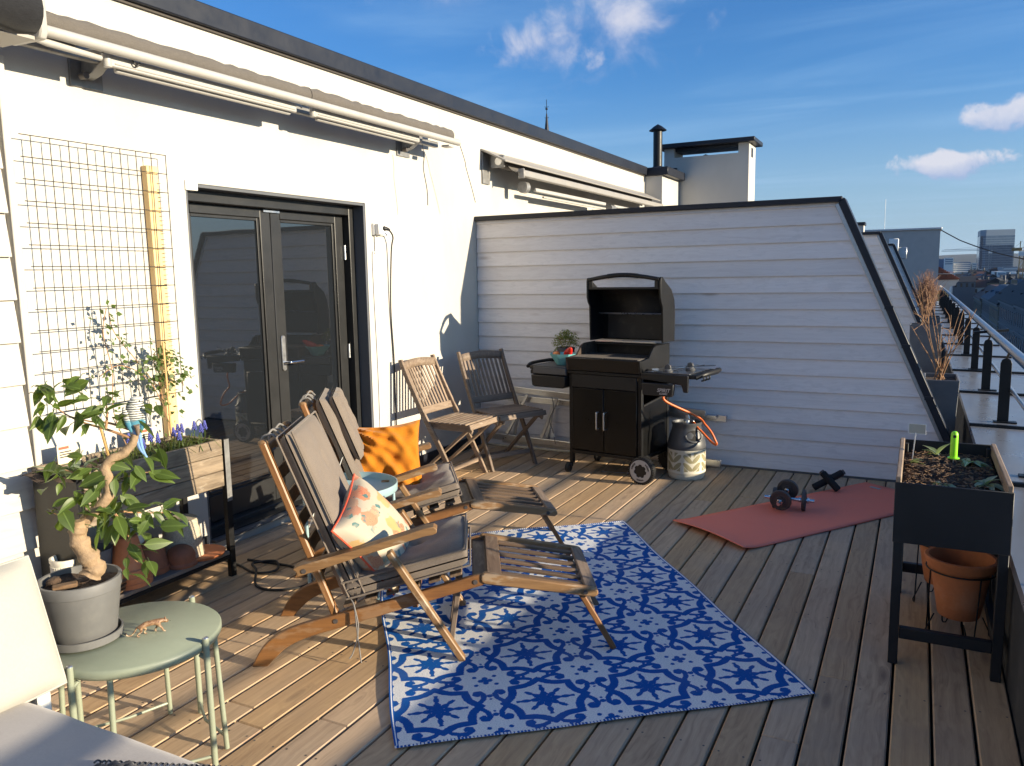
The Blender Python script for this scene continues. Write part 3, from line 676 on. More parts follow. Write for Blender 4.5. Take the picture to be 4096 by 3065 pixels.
# wire trellis and the plank that carries it
tr = thing('wire_trellis', 'brown wire mesh panel fixed to the sunlit wall left of door', 'trellis')
tx = XW+.055; Y0, Y1, Z0, Z1 = 2.175, 2.925, .94, 2.153
ny = 9; nz = 13
for k in range(ny+1):
    y = Y1-(Y1-Y0)*k/8.6
    if y < Y0-.03: break
    part('wire', MB().tube([(tx, y, Z0), (tx, y, Z1)], .0021, 6), 'wire', tr)
for k in range(nz+1):
    z = Z1-(Z1-Z0)*k/nz
    part('wire', MB().tube([(tx+.004, Y0, z), (tx+.004, Y1, z)], .0021, 6), 'wire', tr)
pk = bar('pine_plank', (XW+.022, 2.865, .70), (XW+.022, 2.850, 2.095), .066, .04, 'new_pine', None, up=(1, 0, 0), bevel=.002)
tag(pk, 'unpainted yellow pine batten upright against the wall behind the mesh', 'plank')
nl = MB()
for k in range(46):
    z = .98+1.05*(k/46)+rnd.uniform(-.006, .006); nl.box((XW+.043, 2.872, z), (XW+.052, 2.890, z+.002))
so_ = stuff(part("staple", nl, "steel", pk)); bpy.context.view_layer.update(); so_.matrix_parent_inverse = pk.matrix_world.inverted()

# ------------------------------------------------------------------ rug
def seg(P, pts):
    d = np.full(P.shape[0], 1e9)
    for a, b in zip(pts, pts[1:]):
        a = np.array(a); b = np.array(b); ab = b-a
        t_ = np.clip(((P-a) @ ab)/(ab @ ab), 0, 1)
        d = np.minimum(d, np.hypot(*(P-a-t_[:, None]*ab).T))
    return d
RW, RL = 1.5, 2.1
NU, NV = 375, 525
uu, vv = np.meshgrid(np.linspace(0, RW, NU+1), np.linspace(0, RL, NV+1))
U = uu.ravel(); V = vv.ravel(); ca, cb = .3855, .3465
nprng = np.random.default_rng(3)
jag = .0018*np.sin(V*900+3*np.sin(U*40))+nprng.normal(0, .0007, U.shape)     # woven, slightly ragged edges
tu = np.mod(U-.165+ca/2, ca)-ca/2; tv = np.mod(V-.190+cb/2, cb)-cb/2
tu = tu+jag
au, av = np.abs(tu), np.abs(tv); r = np.hypot(tu, tv*1.06); th = np.arctan2(tv*1.06, tu)
R0 = .150*(1-.17*np.abs(np.sin(4*th))**.8)
ring = np.abs(r-R0)-(.0148+.0045*np.abs(np.cos(4*th)))
F = ring.copy()
for k in range(8):
    a = k*pi/4; c_, s_ = math.cos(a), math.sin(a)
    x = tu*c_+tv*1.06*s_; y = -tu*s_+tv*1.06*c_
    L = .108 if k % 2 == 0 else .092
    wv = np.where((x > .018) & (x < L), .0056+.0095*np.abs(np.sin((x-.02)*pi/.036))*np.clip(1.25-x/L, .25, 1), -.02)
    F = np.minimum(F, np.abs(y)-wv)
F = np.minimum(F, r-.023)
Pq = np.stack([au, av], 1); hx, hy = ca/2, cb/2
A = [(.150, .020), (.168, .045), (.172, .074), (.160, .092), (.145, .090), (.141, .078), (.150, .072)]
B = [(.028, .150), (.052, .160), (.080, .160), (.097, .147), (.094, .132), (.082, .129), (.077, .138)]
for pl, wd in ((A, .0100), (B, .0100)): F = np.minimum(F, seg(Pq, pl)-wd)
for c, rad in (((hx, .062), .011), ((.070, hy), .011), ((hx, .040), .006), ((.046, hy), .006)): F = np.minimum(F, np.hypot(au-c[0], av-c[1])-rad)
fu, fv = au-hx, av-hy
for dx, dy in ((.017, 0), (0, .017)):
    F = np.minimum(F, np.hypot(np.abs(fu)-dx, np.abs(fv)-dy)-.0115)
F = np.minimum(F, np.hypot(fu, fv)-.010)
for dx, dy in ((-.038, -.030),): F = np.minimum(F, np.hypot(fu-dx, fv-dy)-.009)
wob = lambda u, v: (u, v)
edge = np.minimum(np.minimum(U, RW-U), np.minimum(V, RL-V))
side = np.minimum(U, RW-U) < np.minimum(V, RL-V)
F = np.where((np.minimum(U, RW-U) < .016), np.where((np.minimum(U, RW-U) > .004) & (np.minimum(U, RW-U) < .011), .01, -.01), F)
endz = np.minimum(V, RL-V)
F = np.where(endz < .016, np.where(np.mod(U, .0125) < .0062, .01, -.01), F)
zz = .0065+.0035*np.sin(U*3.1+V*2.2)*np.sin(V*4.3)+.0022*np.sin(U*9+V*3)
zz = np.where(edge < .012, zz+.002, zz); zz = np.maximum(zz, .004)
# gentle waviness of the long edges
du = .006*np.sin(V*7.1)*(np.clip(U/RW*2-1, -1, 1))
vs = np.stack([U+du, V, zz], 1)
me = bpy.data.meshes.new('rug'); idx = np.arange((NU+1)*(NV+1)).reshape(NV+1, NU+1)
q = np.stack([idx[:-1, :-1], idx[:-1, 1:], idx[1:, 1:], idx[1:, :-1]], -1).reshape(-1, 4)
me.vertices.add(len(vs)); me.vertices.foreach_set('co', vs.astype(np.float32).ravel())
me.loops.add(q.size); me.loops.foreach_set('vertex_index', q.ravel().astype(np.int32))
me.polygons.add(len(q)); me.polygons.foreach_set('loop_start', (np.arange(len(q))*4).astype(np.int32))
me.update(calc_edges=True); me.polygons.foreach_set('use_smooth', [True]*len(q))
at = me.attributes.new('weave', 'FLOAT', 'POINT'); at.data.foreach_set('value', np.clip(F*100, -1, 1).astype(np.float32))
t, b = newmat('rug_weave'); p, r_ = objco(t, False)
av_ = t.n('ShaderNodeAttribute', attribute_name='weave').outputs['Fac']
thr = t.noise(t.vmul(p, (260, 900, 1)), 1.0, 2.0)
k = t.mr(t.math('ADD', av_, t.math('MULTIPLY', t.math('SUBTRACT', thr, 0.5), 0.35)), -0.06, 0.06)
sx = t.n('ShaderNodeSeparateXYZ', {0: p})
rib = t.math('ADD', t.math('MULTIPLY', t.math('SINE', t.math('MULTIPLY', sx.outputs[1], 1250.0)), 0.5), 0.5)
spk = t.noise(t.vmul(p, (160, 420, 1)), 1.0, 2.0)
wht = t.mix(t.mr(spk, 0.35, 0.62), (0.56, 0.58, 0.61), (0.84, 0.83, 0.79))
blu = t.mix(t.mr(spk, 0.3, 0.7), (0.003, 0.068, 0.29), (0.005, 0.11, 0.42))
dirt = t.noise(p, 3.0, 5.0)
colr = t.mix(k, blu, wht); colr = t.mix(t.mr(dirt, 0.5, 0.75, 0.0, 0.18), colr, (0.28, 0.24, 0.2))
link(t, colr, b.inputs['Base Color']); b.inputs['Roughness'].default_value = 0.8; b.inputs['Specular IOR Level'].default_value = 0.15
bump(t, b, t.math('ADD', t.math('MULTIPLY', rib, 0.5), spk), 0.5, 0.0012)
me.materials.append(MATS['rug_weave'])
ang = math.atan2(.917, 1.166)
rug = obj('rug', me, None, (-1.446, 1.953, 0.0)); rug.rotation_euler = (0, 0, ang)
tag(rug, 'blue and white patterned woven plastic rug lying on the wooden deck', 'rug')

# ------------------------------------------------------------------ steamer chairs
def cushion(name, mb_fn, mat, parent): pass
CW = .50
def pillow_mesh(L, Wd, T, nx=28, ny=20, tuft=(), pinch=.55, ears=0.0, seed=1, wr=.0, pw=.5, power=3.2, folds=0.0):
    """a stuffed cushion: two bulging skins meeting in a seam; returns MB centred at origin, L along x, Wd along y, thickness z"""
    rg = random.Random(seed); ph = [rg.uniform(0, 6) for _ in range(8)]
    m = MB()
    def f(u, v, sg):
        a, b_ = 2*u-1, 2*v-1
        ex = 1-abs(a)**6; ey = 1-abs(b_)**6
        e = max(0.0, (1-abs(a)**power)*(1-abs(b_)**power))**pw
        z = T/2*e
        for (cx, cy, s_, dp) in tuft: z -= dp*math.exp(-((a-cx)**2+((b_-cy)*1.0)**2)/s_**2)
        z += wr*e*(math.sin(5*a+ph[0]+2*b_)*math.sin(6*b_+ph[1]) + .6*math.sin(11*a+ph[2])*math.sin(9*b_+ph[3]-3*a))
        if folds: z += folds*e*(abs(math.sin(7*math.atan2(b_-1.15, a+1.2)*2.2+ph[4]))**3*math.exp(-((a+1)**2+(b_-1)**2)*.5) + .7*abs(math.sin(5*a+3.0*b_+ph[5]))**6*math.exp(-(a-.2)**2*2) + .6*abs(math.sin(9*math.atan2(b_+1.2, a-1.1)+ph[6]))**4*math.exp(-((a-1)**2+(b_+1)**2)*.6))
        z = max(z, .003*1)
        pull = 1-ears*(1-abs(a)**2)*abs(b_)**4; pull2 = 1-ears*(1-abs(b_)**2)*abs(a)**4
        return (a*L/2*pull2, b_*Wd/2*pull, sg*z)
    m.grid(lambda u, v: f(u, v, 1), nx, ny); m.grid(lambda u, v: f(u, v, -1), nx, ny, True)
    return m
def seam_tube(L, Wd, r, ears=0.0, n=20, z=0.0):
    pts = []
    for k in range(n): a = -1+2*k/n; pts.append((a*L/2, -Wd/2*(1-ears*(1-a*a)), z))
    for k in range(n): b_ = -1+2*k/n; pts.append((L/2*(1-ears*(1-b_*b_)), b_*Wd/2, z))
    for k in range(n): a = 1-2*k/n; pts.append((a*L/2, Wd/2*(1-ears*(1-a*a)), z))
    for k in range(n): b_ = 1-2*k/n; pts.append((-L/2*(1-ears*(1-b_*b_)), b_*Wd/2, z))
    return MB().tube(pts, r, 6, closed=True)
def wheel_bolt(mb, p, y): mb.tube([(p[0], y-.002, p[1]), (p[0], y+.003, p[1])], .0095, 10); return mb
def make_steamer(label):
    t_ = thing('steamer_chair', label, 'deck chair', (-2.261, 2.186, 0), math.radians(30), 'wooden steamer chairs with grey cushions')
    W2 = CW
    th = .028
    # curved rail: rear foot, along the seat to the front
    top = spline([(-.030, 0.0), (.012, .075), (.075, .13), (.17, .168), (.30, .200), (.53, .255), (.87, .347)], 5)
    low = spline([(.889, .303), (.53, .205), (.32, .148), (.19, .112), (.115, .078), (.065, .035), (.030, 0.0)], 5)
    outline = [(q[0], q[1]) for q in [Vector((a, b_, 0)) for a, b_ in []]]
    def sp(l, n): return [(v.x, v.y) for v in spline([(a, b_, 0) for a, b_ in l], n)]
    top = sp([(-.030, 0.0), (.012, .075), (.075, .13), (.17, .168), (.30, .200), (.53, .255), (.875, .347)], 4)
    low = sp([(.889, .302), (.53, .205), (.32, .148), (.19, .112), (.115, .078), (.065, .035), (.030, 0.0)], 4)
    poly = top + [(.895, .345), (.902, .325), (.898, .308)] + low
    for y in (0.0, W2-th):
        part('rear_leg_rail', MB().prism(poly, 1, y, y+th), 'oiled_teak', t_, bevel=.004)
    for y in (.030, W2-.030-th):
        bar('back_post', (.302, y+th/2, .185), (.054, y+th/2, .895), th, .036, 'oiled_teak', t_, up=(0, 1, 0), bevel=.005)
    br = part('top_rail', MB().box((.048, .03+th+.001, .848), (.075, W2-.03-th-.001, .886)), 'worn_teak', t_, bevel=.005)
    for y in (.030, W2-.030-th): part('post_cap', MB().ell((.055, y+th/2, .893), (.02, .0165, .013), 12, 8), 'worn_teak', t_)
    for k in range(5):
        s_ = .25+.14*k; a, b_ = Vector((.302, 0, .185)), Vector((.054, 0, .895)); c = a.lerp(b_, s_)
        bar('back_slat', (c.x, .03+th, c.z), (c.x, W2-.03-th, c.z), .05, .012, 'grey_teak', t_, up=(.944, 0, .33), bevel=.002)
    for y in (-.031, W2+.003):
        ao = sp([(.172, .402), (.185, .425), (.45, .493), (.67, .557)], 4)+[(.705, .562), (.718, .553), (.717, .538), (.70, .530)]+sp([(.67, .526), (.45, .463), (.20, .388), (.178, .39)], 4)
        part('armrest', MB().prism(ao, 1, y-.012, y+.046), 'worn_teak', t_, bevel=.006, seg=2)
        yb = y if y < 0 else y
        bar('front_leg', (.528, y+.014, .462), (.806, y+.014, 0.004), .026, .043, 'worn_teak', t_, up=(0, 1, 0), bevel=.004)
        bm_ = MB()
        for p_ in ((.65, .252), (.545, .438)): wheel_bolt(bm_, p_, y+.0005 if y < 0 else y+.028)
        stuff(part('bolt', bm_, 'iron_plate', t_))
    bm_ = MB(); wheel_bolt(bm_, (.862, .318), -.001); wheel_bolt(bm_, (.307, .178), -.001); wheel_bolt(bm_, (.203, .404), -.044); wheel_bolt(bm_, (1.30, .262), -.0085)
    stuff(part('bolt', bm_, 'iron_plate', t_))
    bar('cross_bar', (.62, .028, .235), (.62, W2-.028, .235), .022, .05, 'oiled_teak', t_)
    bar('cross_bar', (.88, .028, .322), (.88, W2-.028, .322), .06, .018, 'grey_teak', t_)
    for k in range(6): 
        x = .36+.085*k; z = .215+(x-.30)*.255
        bar('seat_slat', (x, .029, z), (x, W2-.029, z), .05, .012, 'grey_teak', t_, up=(-.25, 0, .97), bevel=.002)
    # leg rest with slats and its own pair of legs
    f0, f1 = Vector((.905, 0, .330)), Vector((1.345, 0, .250)); dr = (f1-f0).normalized(); up_ = Vector((-dr.z, 0, dr.x))
    for y in (-.006, W2-.022):
        o_ = part('leg_rest_rail', MB().prism([(.885, .348), (.90, .355), (1.335, .276), (1.352, .266), (1.352, .25), (1.34, .238), (.90, .308), (.885, .318)], 1, y, y+.028), 'worn_teak', t_, bevel=.005)
    bar('rest_cross_bar', f0+dr*.03+Vector((0, .023, 0))+up_*.012, f0+dr*.03+Vector((0, W2-.023, 0))+up_*.012, .06, .02, 'grey_teak', t_, up=up_)
    bar('rest_cross_bar', f0+dr*.425+Vector((0, .023, 0))+up_*.012, f0+dr*.425+Vector((0, W2-.023, 0))+up_*.012, .05, .02, 'dark_weathered_wood', t_, up=up_)
    for k in range(6):
        y = .06+(W2-.12)*k/5
        bar('rest_slat', f0+dr*.062+Vector((0, y, 0))+up_*.008, f0+dr*.398+Vector((0, y, 0))+up_*.008, .026, .013, 'grey_teak', t_, up=up_, bevel=.002)
    for y in (.035, W2-.035):
        bar('rest_leg', (1.285, y, .245), (1.42, y, 0.004), .022, .036, 'oiled_teak' if y < .2 else 'dark_weathered_wood', t_, up=(0, 1, 0))
    bar('rest_leg_bar', (1.335, .046, .155), (1.335, W2-.046, .155), .02, .03, 'dark_weathered_wood', t_)
    for y in (.15, W2-.15): bar('support_leg', (.80, y, .298), (.755, y, 0.004), .022, .035, 'dark_weathered_wood', t_, up=(0, 1, 0))
    bar('support_bar', (.79, .16, .235), (.79, W2-.16, .235), .018, .03, 'dark_weathered_wood', t_)
    return t_
def flat_pad(L, Wd, T, seed, sag=.0, bend=None, tuft=(), nx=30, ny=22, wr=.003):
    return pillow_mesh(L, Wd, T, nx, ny, tuft, seed=seed, wr=wr)
def make_cushion(label, seed, folded):
    """one long pad: back half against the posts, seat half on the slats"""
    c = thing('chair_cushion', label, 'cushion', (-2.261, 2.186, 0), math.radians(30), 'grey cushions tied to the steamer chairs')
    a, b_ = Vector((.335, 0, .255)), Vector((.088, 0, .905)); mid = (a+b_)/2; L = (b_-a).length
    nrm = Vector((.935, 0, .355)); yc = CW/2
    R = Matrix(((b_-a).normalized(), Vector((0, 1, 0)), ((b_-a).normalized()).cross(Vector((0, 1, 0))))).transposed()
    def lay(m, R, o): m.v = [tuple(R @ Vector(p)+Vector(o)) for p in m.v]; return m
    if not folded:
        part('back_pad', lay(pillow_mesh(L, .465, .095, 60, 40, [(-.05, .0, .14, .020), (.5, 0, .10, .012)], seed=seed, wr=.0035, pw=.24, power=7), R, mid+nrm*.060+Vector((0, yc, 0))), 'seat_fabric', c, ang=75)
        for dz in (-.032, .032): part('welt', lay(seam_tube(L+.004, .468, .0042), R, mid+nrm*(.060+dz)+Vector((0, yc, 0))), 'seat_fabric', c)
    else:
        part('back_pad', lay(pillow_mesh(L*.98, .45, .07, 50, 34, seed=seed, wr=.004, pw=.26, power=7), R, mid+nrm*.048+Vector((0, yc, 0))), 'seat_fabric', c, ang=75)
        # a second thickness folded over the top, with an open slit down its middle
        for dy, w_ in ((-.085, .15), (.085, .17)):
            m_ = pillow_mesh(L*.52, w_+.02, .055, 36, 16, seed=seed+3, wr=.004, pw=.28, power=6)
            part('head_flap', lay(m_, R, Vector((.165, yc+dy*1.12, .715))+nrm*.105), 'seat_fabric', c, ang=75)
    a, b_ = Vector((.36, 0, .275)), Vector((.83, 0, .392)); L2 = (b_-a).length; mid = (a+b_)/2; dx = (b_-a).normalized(); n2 = Vector((-dx.z, 0, dx.x))
    R2 = Matrix((dx, Vector((0, 1, 0)), n2)).transposed()
    part('seat_pad', lay(pillow_mesh(L2+.02, .475, .10, 60, 50, [(.15, .0, .09, .030), (.15, .0, .40, .016)], seed=seed+1, wr=.0045, pw=.27, power=7), R2, mid+n2*.024+Vector((0, yc, 0))), 'seat_fabric', c, ang=75)
    for dz in (-.010, .058): part('welt', lay(seam_tube(L2+.022, .478, .0042), R2, mid+n2*dz+Vector((0, yc, 0))), 'seat_fabric', c)
    for y in (.10, .22):
        part('tie', MB().tube(spline([(.10, y, .89), (.078, y, .915), (.04, y+.004, .905), (.035, y, .86), (.06, y-.006, .842), (.085, y+.01, .86)], 5), .005, 6), 'strap', c)
        part('tie_end', MB().tube(spline([(.06, y+.01, .915), (.075, y+.03, .93), (.10, y+.04, .905)], 4), .004, 6), 'strap', c)
    part('care_label', MB().grid(lambda u, v: (.232+.012*u-.02*v, .028-.008*math.sin(pi*u), .60-.055*v+.02*u), 4, 4), 'tag_white', c)
    for k in range(2):
        part('cord', MB().tube(spline([(.37, .012, .26), (.385, -.012, .24), (.392+.006*k, -.02, .15), (.40-.025*k, -.024, .06), (.405-.045*k, -.03, .015+.02*k)], 5), .003, 6), 'strap', c)
    part('gathered_edge', lay(pillow_mesh(.16, .06, .035, 14, 8, seed=seed+5, wr=.006), R, Vector((.33, .05, .34))), 'seat_fabric', c, ang=75)
    return c
ch1 = make_steamer('nearer wooden steamer chair standing on the blue rug with floral pillow')
cu1 = make_cushion('grey cushion on the nearer steamer chair behind the floral pillow', 5, False)
ch2 = copy_tree(ch1); ch2['label'] = 'farther wooden steamer chair holding the orange pillow beside the blue tray table'
cu2 = make_cushion('grey cushion folded over the farther steamer chair by orange pillow', 15, True)
for o_ in (ch2, cu2): o_.location = (-2.765, 2.985, 0); o_.rotation_euler = (0, 0, math.radians(36))
bpy.context.view_layer.update()
def toch(M4, p): return M4 @ Vector(p)
M1 = ch1.matrix_world.copy(); M2 = ch2.matrix_world.copy()

# floral pillow in the nearer chair
t, b = newmat('floral_print'); p, r_ = objco(t, False)
wp = t.noise(p, 7.0, 3.0, 0.6)
pp = t.vadd(p, t.n('ShaderNodeCombineXYZ', {0: t.math('MULTIPLY', wp, .09), 1: t.math('MULTIPLY', t.noise(p, 9.0, 3.0), .09), 2: 0.0}).outputs[0])
v1 = t.vor(pp, 10.5); vc = t.n('ShaderNodeSeparateColor', {0: t.vor(pp, 10.5, out='Color')})
pet = t.math('MULTIPLY', t.math('ABSOLUTE', t.math('SINE', t.math('ADD', t.math('MULTIPLY', v1, 60.0), t.math('MULTIPLY', t.noise(p, 50.0), 7.0)))), .6)
flower = t.mr(t.math('ADD', v1, t.math('MULTIPLY', t.noise(p, 38.0, 3.0), .45)), .66, .70, 1.0, 0.0)
fcol = t.ramp(vc.outputs[0], [(0.0, (.50, .07, .035)), (.3, (.58, .12, .05)), (.45, (.10, .22, .20)), (.62, (.50, .30, .08)), (.8, (.55, .10, .05)), (1.0, (.06, .15, .15))])
fcol = t.mix(pet, fcol, (.50, .33, .17))
leafy = t.mr(t.math('ADD', t.vor(t.vadd(pp, (3, 1, 2)), 15.0), t.math('MULTIPLY', t.noise(p, 60.0), .3)), .38, .41, 1.0, 0.0)
lmask = t.math('MULTIPLY', leafy, t.mr(t.noise(p, 8.0), .42, .5))
c_ = t.mix(flower, (.42, .36, .27), fcol); c_ = t.mix(lmask, c_, (.07, .16, .15))
link(t, c_, b.inputs['Base Color']); b.inputs['Roughness'].default_value = .7; b.inputs['Sheen Weight'].default_value = .2
bump(t, b, t.noise(p, 500.0, 2.0), .25, .0008)
plain('piping_red', (0.62, 0.09, 0.04), 0.7, 0.0, 0.1, 60, 0.1)
def place(t_, M3, pos): t_.matrix_world = Matrix.Translation(pos) @ M3.to_4x4()
fp_ = thing('pillow', 'floral pillow with red piping leaning on the nearer steamer chair', 'pillow')
pm = pillow_mesh(.38, .38, .17, 30, 30, ears=.09, seed=9, wr=.004)
part('cover', pm, 'floral_print', fp_, ang=75)
part('piping', seam_tube(.38, .38, .0045, .09), 'piping_red', fp_)
# orange pillow on the farther chair
op = thing('pillow', 'orange linen pillow with wrinkles on the farther steamer chair', 'pillow')
om = pillow_mesh(.43, .42, .13, 40, 40, [(-.75, .35, .25, .035)], ears=.12, seed=21, wr=.012, pw=.42, folds=.042)
part('cover', om, 'orange_linen', op, ang=80)
part('hem', seam_tube(.43, .42, .003, .12), 'orange_linen', op)
def orient(t_, pos, xdir, normal):
    z = Vector(normal).normalized(); x = Vector(xdir); x = (x - z*x.dot(z)).normalized(); y = z.cross(x)
    t_.matrix_world = Matrix.Translation(pos) @ Matrix((x, y, z)).transposed().to_4x4()
orient(fp_, toch(M1, (.445, .185, .475)), M1.to_3x3() @ Vector((.12, .93, .36)), M1.to_3x3() @ Vector((.80, -.28, .50)))
orient(op, toch(M2, (.45, .33, .515)), M2.to_3x3() @ Vector((1, .05, .04)), M2.to_3x3() @ Vector((.12, -.94, .30)))

# ------------------------------------------------------------------ blue tray table
bt = thing('tray_table', 'pale blue round metal tray table between the two steamer chairs', 'table', (-2.44, 3.02, 0), .35)
part('tray', MB().lathe([(.001, .482), (.222, .482), (.228, .488), (.2285, .525), (.2245, .525), (.224, .492), (.219, .488), (.001, .488)], 48), 'blue_tray', bt, ang=50)
for k in range(4):
    a = pi/4+k*pi/2; c_, s_ = math.cos(a), math.sin(a)
    lg = part('leg', MB().tube([(.236*c_, .236*s_, .005), (.236*c_, .236*s_, .50)], .0085, 10), 'blue_tray', bt)
    part('clip', MB().tube([(.236*c_, .236*s_, .47), (.236*c_, .236*s_, .512)], .012, 10), 'blue_tray', lg)
for k in range(2):
    a = pi/4+k*pi/2; c_, s_ = math.cos(a), math.sin(a)
    part('brace', MB().tube([(.236*c_, .236*s_, .30), (-.236*c_, -.236*s_, .30)], .006, 8), 'blue_tray', bt)

# ------------------------------------------------------------------ gas grill
def text_mesh(s_, size, mat, depth=.0008, bold=0.0, shear=0.0):
    cu = bpy.data.curves.new('lettering', 'FONT'); cu.body = s_; cu.size = size; cu.extrude = depth; cu.align_x = 'CENTER'; cu.align_y = 'CENTER'; cu.shear = shear; cu.offset = bold
    o_ = bpy.data.objects.new('lettering', cu); COL.objects.link(o_); bpy.context.view_layer.update()
    me_ = bpy.data.meshes.new_from_object(o_.evaluated_get(bpy.context.evaluated_depsgraph_get()))
    bpy.data.objects.remove(o_); me_.materials.clear(); me_.materials.append(MATS[mat]); return me_
gr = thing('gas_grill', 'black gas grill with open lid standing before the board partition', 'grill', (-2.355, 5.575, 0), math.radians(-9.5))
for x, y in ((.015, .015), (.60, .015), (.015, .44), (.60, .44)):
    part('leg', MB().box((x-.016, y-.016, .075 if x < .3 else .10), (x+.016, y+.016, .795)), 'black_metal', gr, bevel=.003)
for x in (.30,):
    part('bottom_shelf', MB().box((.0, .0, .155), (.615, .455, .183)), 'black_metal', gr, bevel=.004)
part('left_panel', MB().box((.004, .033, .184), (.010, .424, .70)), 'grill_enamel', gr)
part('back_panel', MB().box((.033, .452, .184), (.583, .456, .70)), 'grill_enamel', gr)
part('right_panel', MB().prism([(.033, .184), (.424, .184), (.424, .60), (.033, .56)], 0, .606, .611), 'grill_enamel', gr, bevel=.002)
part('right_panel_rim', MB().bar((.612, .033, .563), (.612, .424, .603), .012, .012), 'black_plastic', gr)
for x0_, x1_, hx_ in ((.034, .3065, .262), (.3095, .582, .325)):
    dr_ = part('cabinet_door', MB().box((x0_, -.012, .19), (x1_, .006, .668)), 'grill_enamel', gr, bevel=.004)
    part('handle', MB().tube(spline([(hx_, -.012, .365), (hx_, -.038, .368), (hx_, -.042, .385), (hx_, -.042, .475), (hx_, -.038, .492), (hx_, -.012, .495)], 4), .0068, 10), 'aluminium', dr_)
part('front_panel', MB().box((.034, -.014, .672), (.582, .004, .772)), 'black_plastic', gr, bevel=.003)
part('igniter_slot', MB().prism(rrect(.515, .738, .553, .757, .009), 1, -.0152, -.0142), 'interior', gr)
part('frame_rail', MB().box((-.012, -.02, .7725), (.63, .46, .797)), 'black_metal', gr, bevel=.004)
# cook box: flared front, side castings rising to the back
cb = part('cook_box', MB().prism([(-.022, .80), (-.048, .895), (-.030, .898), (-.008, .81)], 0, -.004, .624), 'black_metal', gr, bevel=.002)
for x0_ in (-.004, .606):
    part('side_casting', MB().prism([(-.03, .80), (-.046, .888), (.10, .905), (.17, .975), (.215, .988), (.44, .992), (.44, .80)], 0, x0_, x0_+.018), 'grill_rust' if x0_ < 0 else 'black_metal', cb, bevel=.003)
    rb = MB()
    for k in range(5):
        y = .20+.045*k; xx = x0_+.018 if x0_ < 0 else x0_-.008
        rb.box((xx+.0005, y, .90), (xx+.0075, y+.012, .978))
    stuff(part('casting_rib', rb, 'grill_rust', cb))
part('back_wall', MB().box((.0145, .425, .80), (.6055, .44, .985)), 'grill_inside', cb)
part('box_floor', MB().box((.0145, -.006, .80), (.6055, .424, .812)), 'grill_inside', cb)
for x0_ in (.022, .314):
    gb = MB()
    for k in range(15): gb.box((x0_+.019*k, -.018, .892), (x0_+.019*k+.010, .33, .903))
    for y in (.0, .16, .31): gb.box((x0_, y, .884), (x0_+.276, y+.01, .8915))
    stuff(part('cooking_grate', gb, 'iron_plate', gr))
part('warming_ledge', MB().box((.03, .335, .972), (.59, .42, .979)), 'grill_inside', gr)
part('lid_strip', MB().box((.05, .30, .9925), (.575, .312, 1.007)), 'aluminium', gr, bevel=.002)
# lid, swung open
ld = part('lid', MB().grid(lambda u, v: (.012+.60*u, *[(.285, 1.405), (.36, 1.412), (.42, 1.40), (.47, 1.36), (.497, 1.29), (.505, 1.20), (.505, 1.10), (.50, 1.0)][int(round(v*7))]), 1, 7), 'grill_inside', gr)
sd = ld.modifiers.new('thickness', 'SOLIDIFY'); sd.thickness = .006; sd.offset = 0
for x0_ in (-.006, .613):
    pl = [(.315, 1.0), (.305, 1.27), (.282, 1.30), (.268, 1.34), (.266, 1.46), (.275, 1.487), (.30, 1.490), (.345, 1.455), (.45, 1.395), (.505, 1.315), (.517, 1.20), (.512, 1.0)]
    part('lid_side', MB().prism(pl, 0, x0_, x0_+.017), 'black_metal', ld, bevel=.004, seg=2)
for x0_ in (.0115, .575): part('handle_post', MB().box((x0_, .268, 1.40), (x0_+.036, .285, 1.486)), 'black_plastic', ld, bevel=.006)
part('lid_lip', MB().box((.012, .266, 1.398), (.612, .284, 1.412)), 'black_plastic', ld, bevel=.003)
hp = [(.012+.60*k/24, .272, 1.472+.034*math.sin(pi*k/24)) for k in range(25)]
part('lid_handle', MB().tube(hp, .0155, 12), 'black_plastic', ld)
hr_ = MB()
for k in range(22):
    i = 7.0+10.0*k/21; x = .012+.60*i/24; z = 1.472+.034*math.sin(pi*i/24)
    hr_.tube([(x-.003, .272, z), (x+.003, .272, z)], .0182, 12)
stuff(part('handle_rib', hr_, 'black_plastic', ld))
part('warming_rack', MB().tube([(.03, .40, 1.212), (.595, .40, 1.212)], .004, 6).tube([(.03, .43, 1.205), (.595, .43, 1.205)], .004, 6), 'steel', ld)
part('lid_panel', MB().box((.06, .494, 1.01), (.57, .498, 1.20)), 'grill_inside', ld)  # flat lower panel inside the lid, same finish as the shell
# left shelf with tray below
lt = part('left_shelf', MB().prism(rrect(-.375, -.012, -.004, .40, .025), 2, .785, .812), 'black_plastic', gr, bevel=.005)
part('shelf_inlay', MB().prism(rrect(-.315, -.03, -.010, .36, .012), 2, .8125, .820), 'grill_grey', lt, bevel=.003)
part('inlay_lip', MB().box((-.315, -.034, .755), (-.010, -.0125, .812)), 'grill_grey', lt, bevel=.005)
part('towel_bar', MB().tube(spline([(-.34, .40, .81), (-.375, .33, .825), (-.395, .20, .825), (-.39, .05, .822), (-.375, -.015, .805)], 5), .014, 10), 'black_plastic', lt)
part('shelf_apron', MB().box((-.352, -.018, .748), (-.012, .36, .784)), 'black_plastic', lt, bevel=.006)
part('side_tray', MB().prism([(-.335, .745), (-.325, .662), (-.30, .652), (-.04, .652), (-.022, .665), (-.016, .745)], 1, -.035, .10), 'black_plastic', lt, bevel=.006, seg=2)
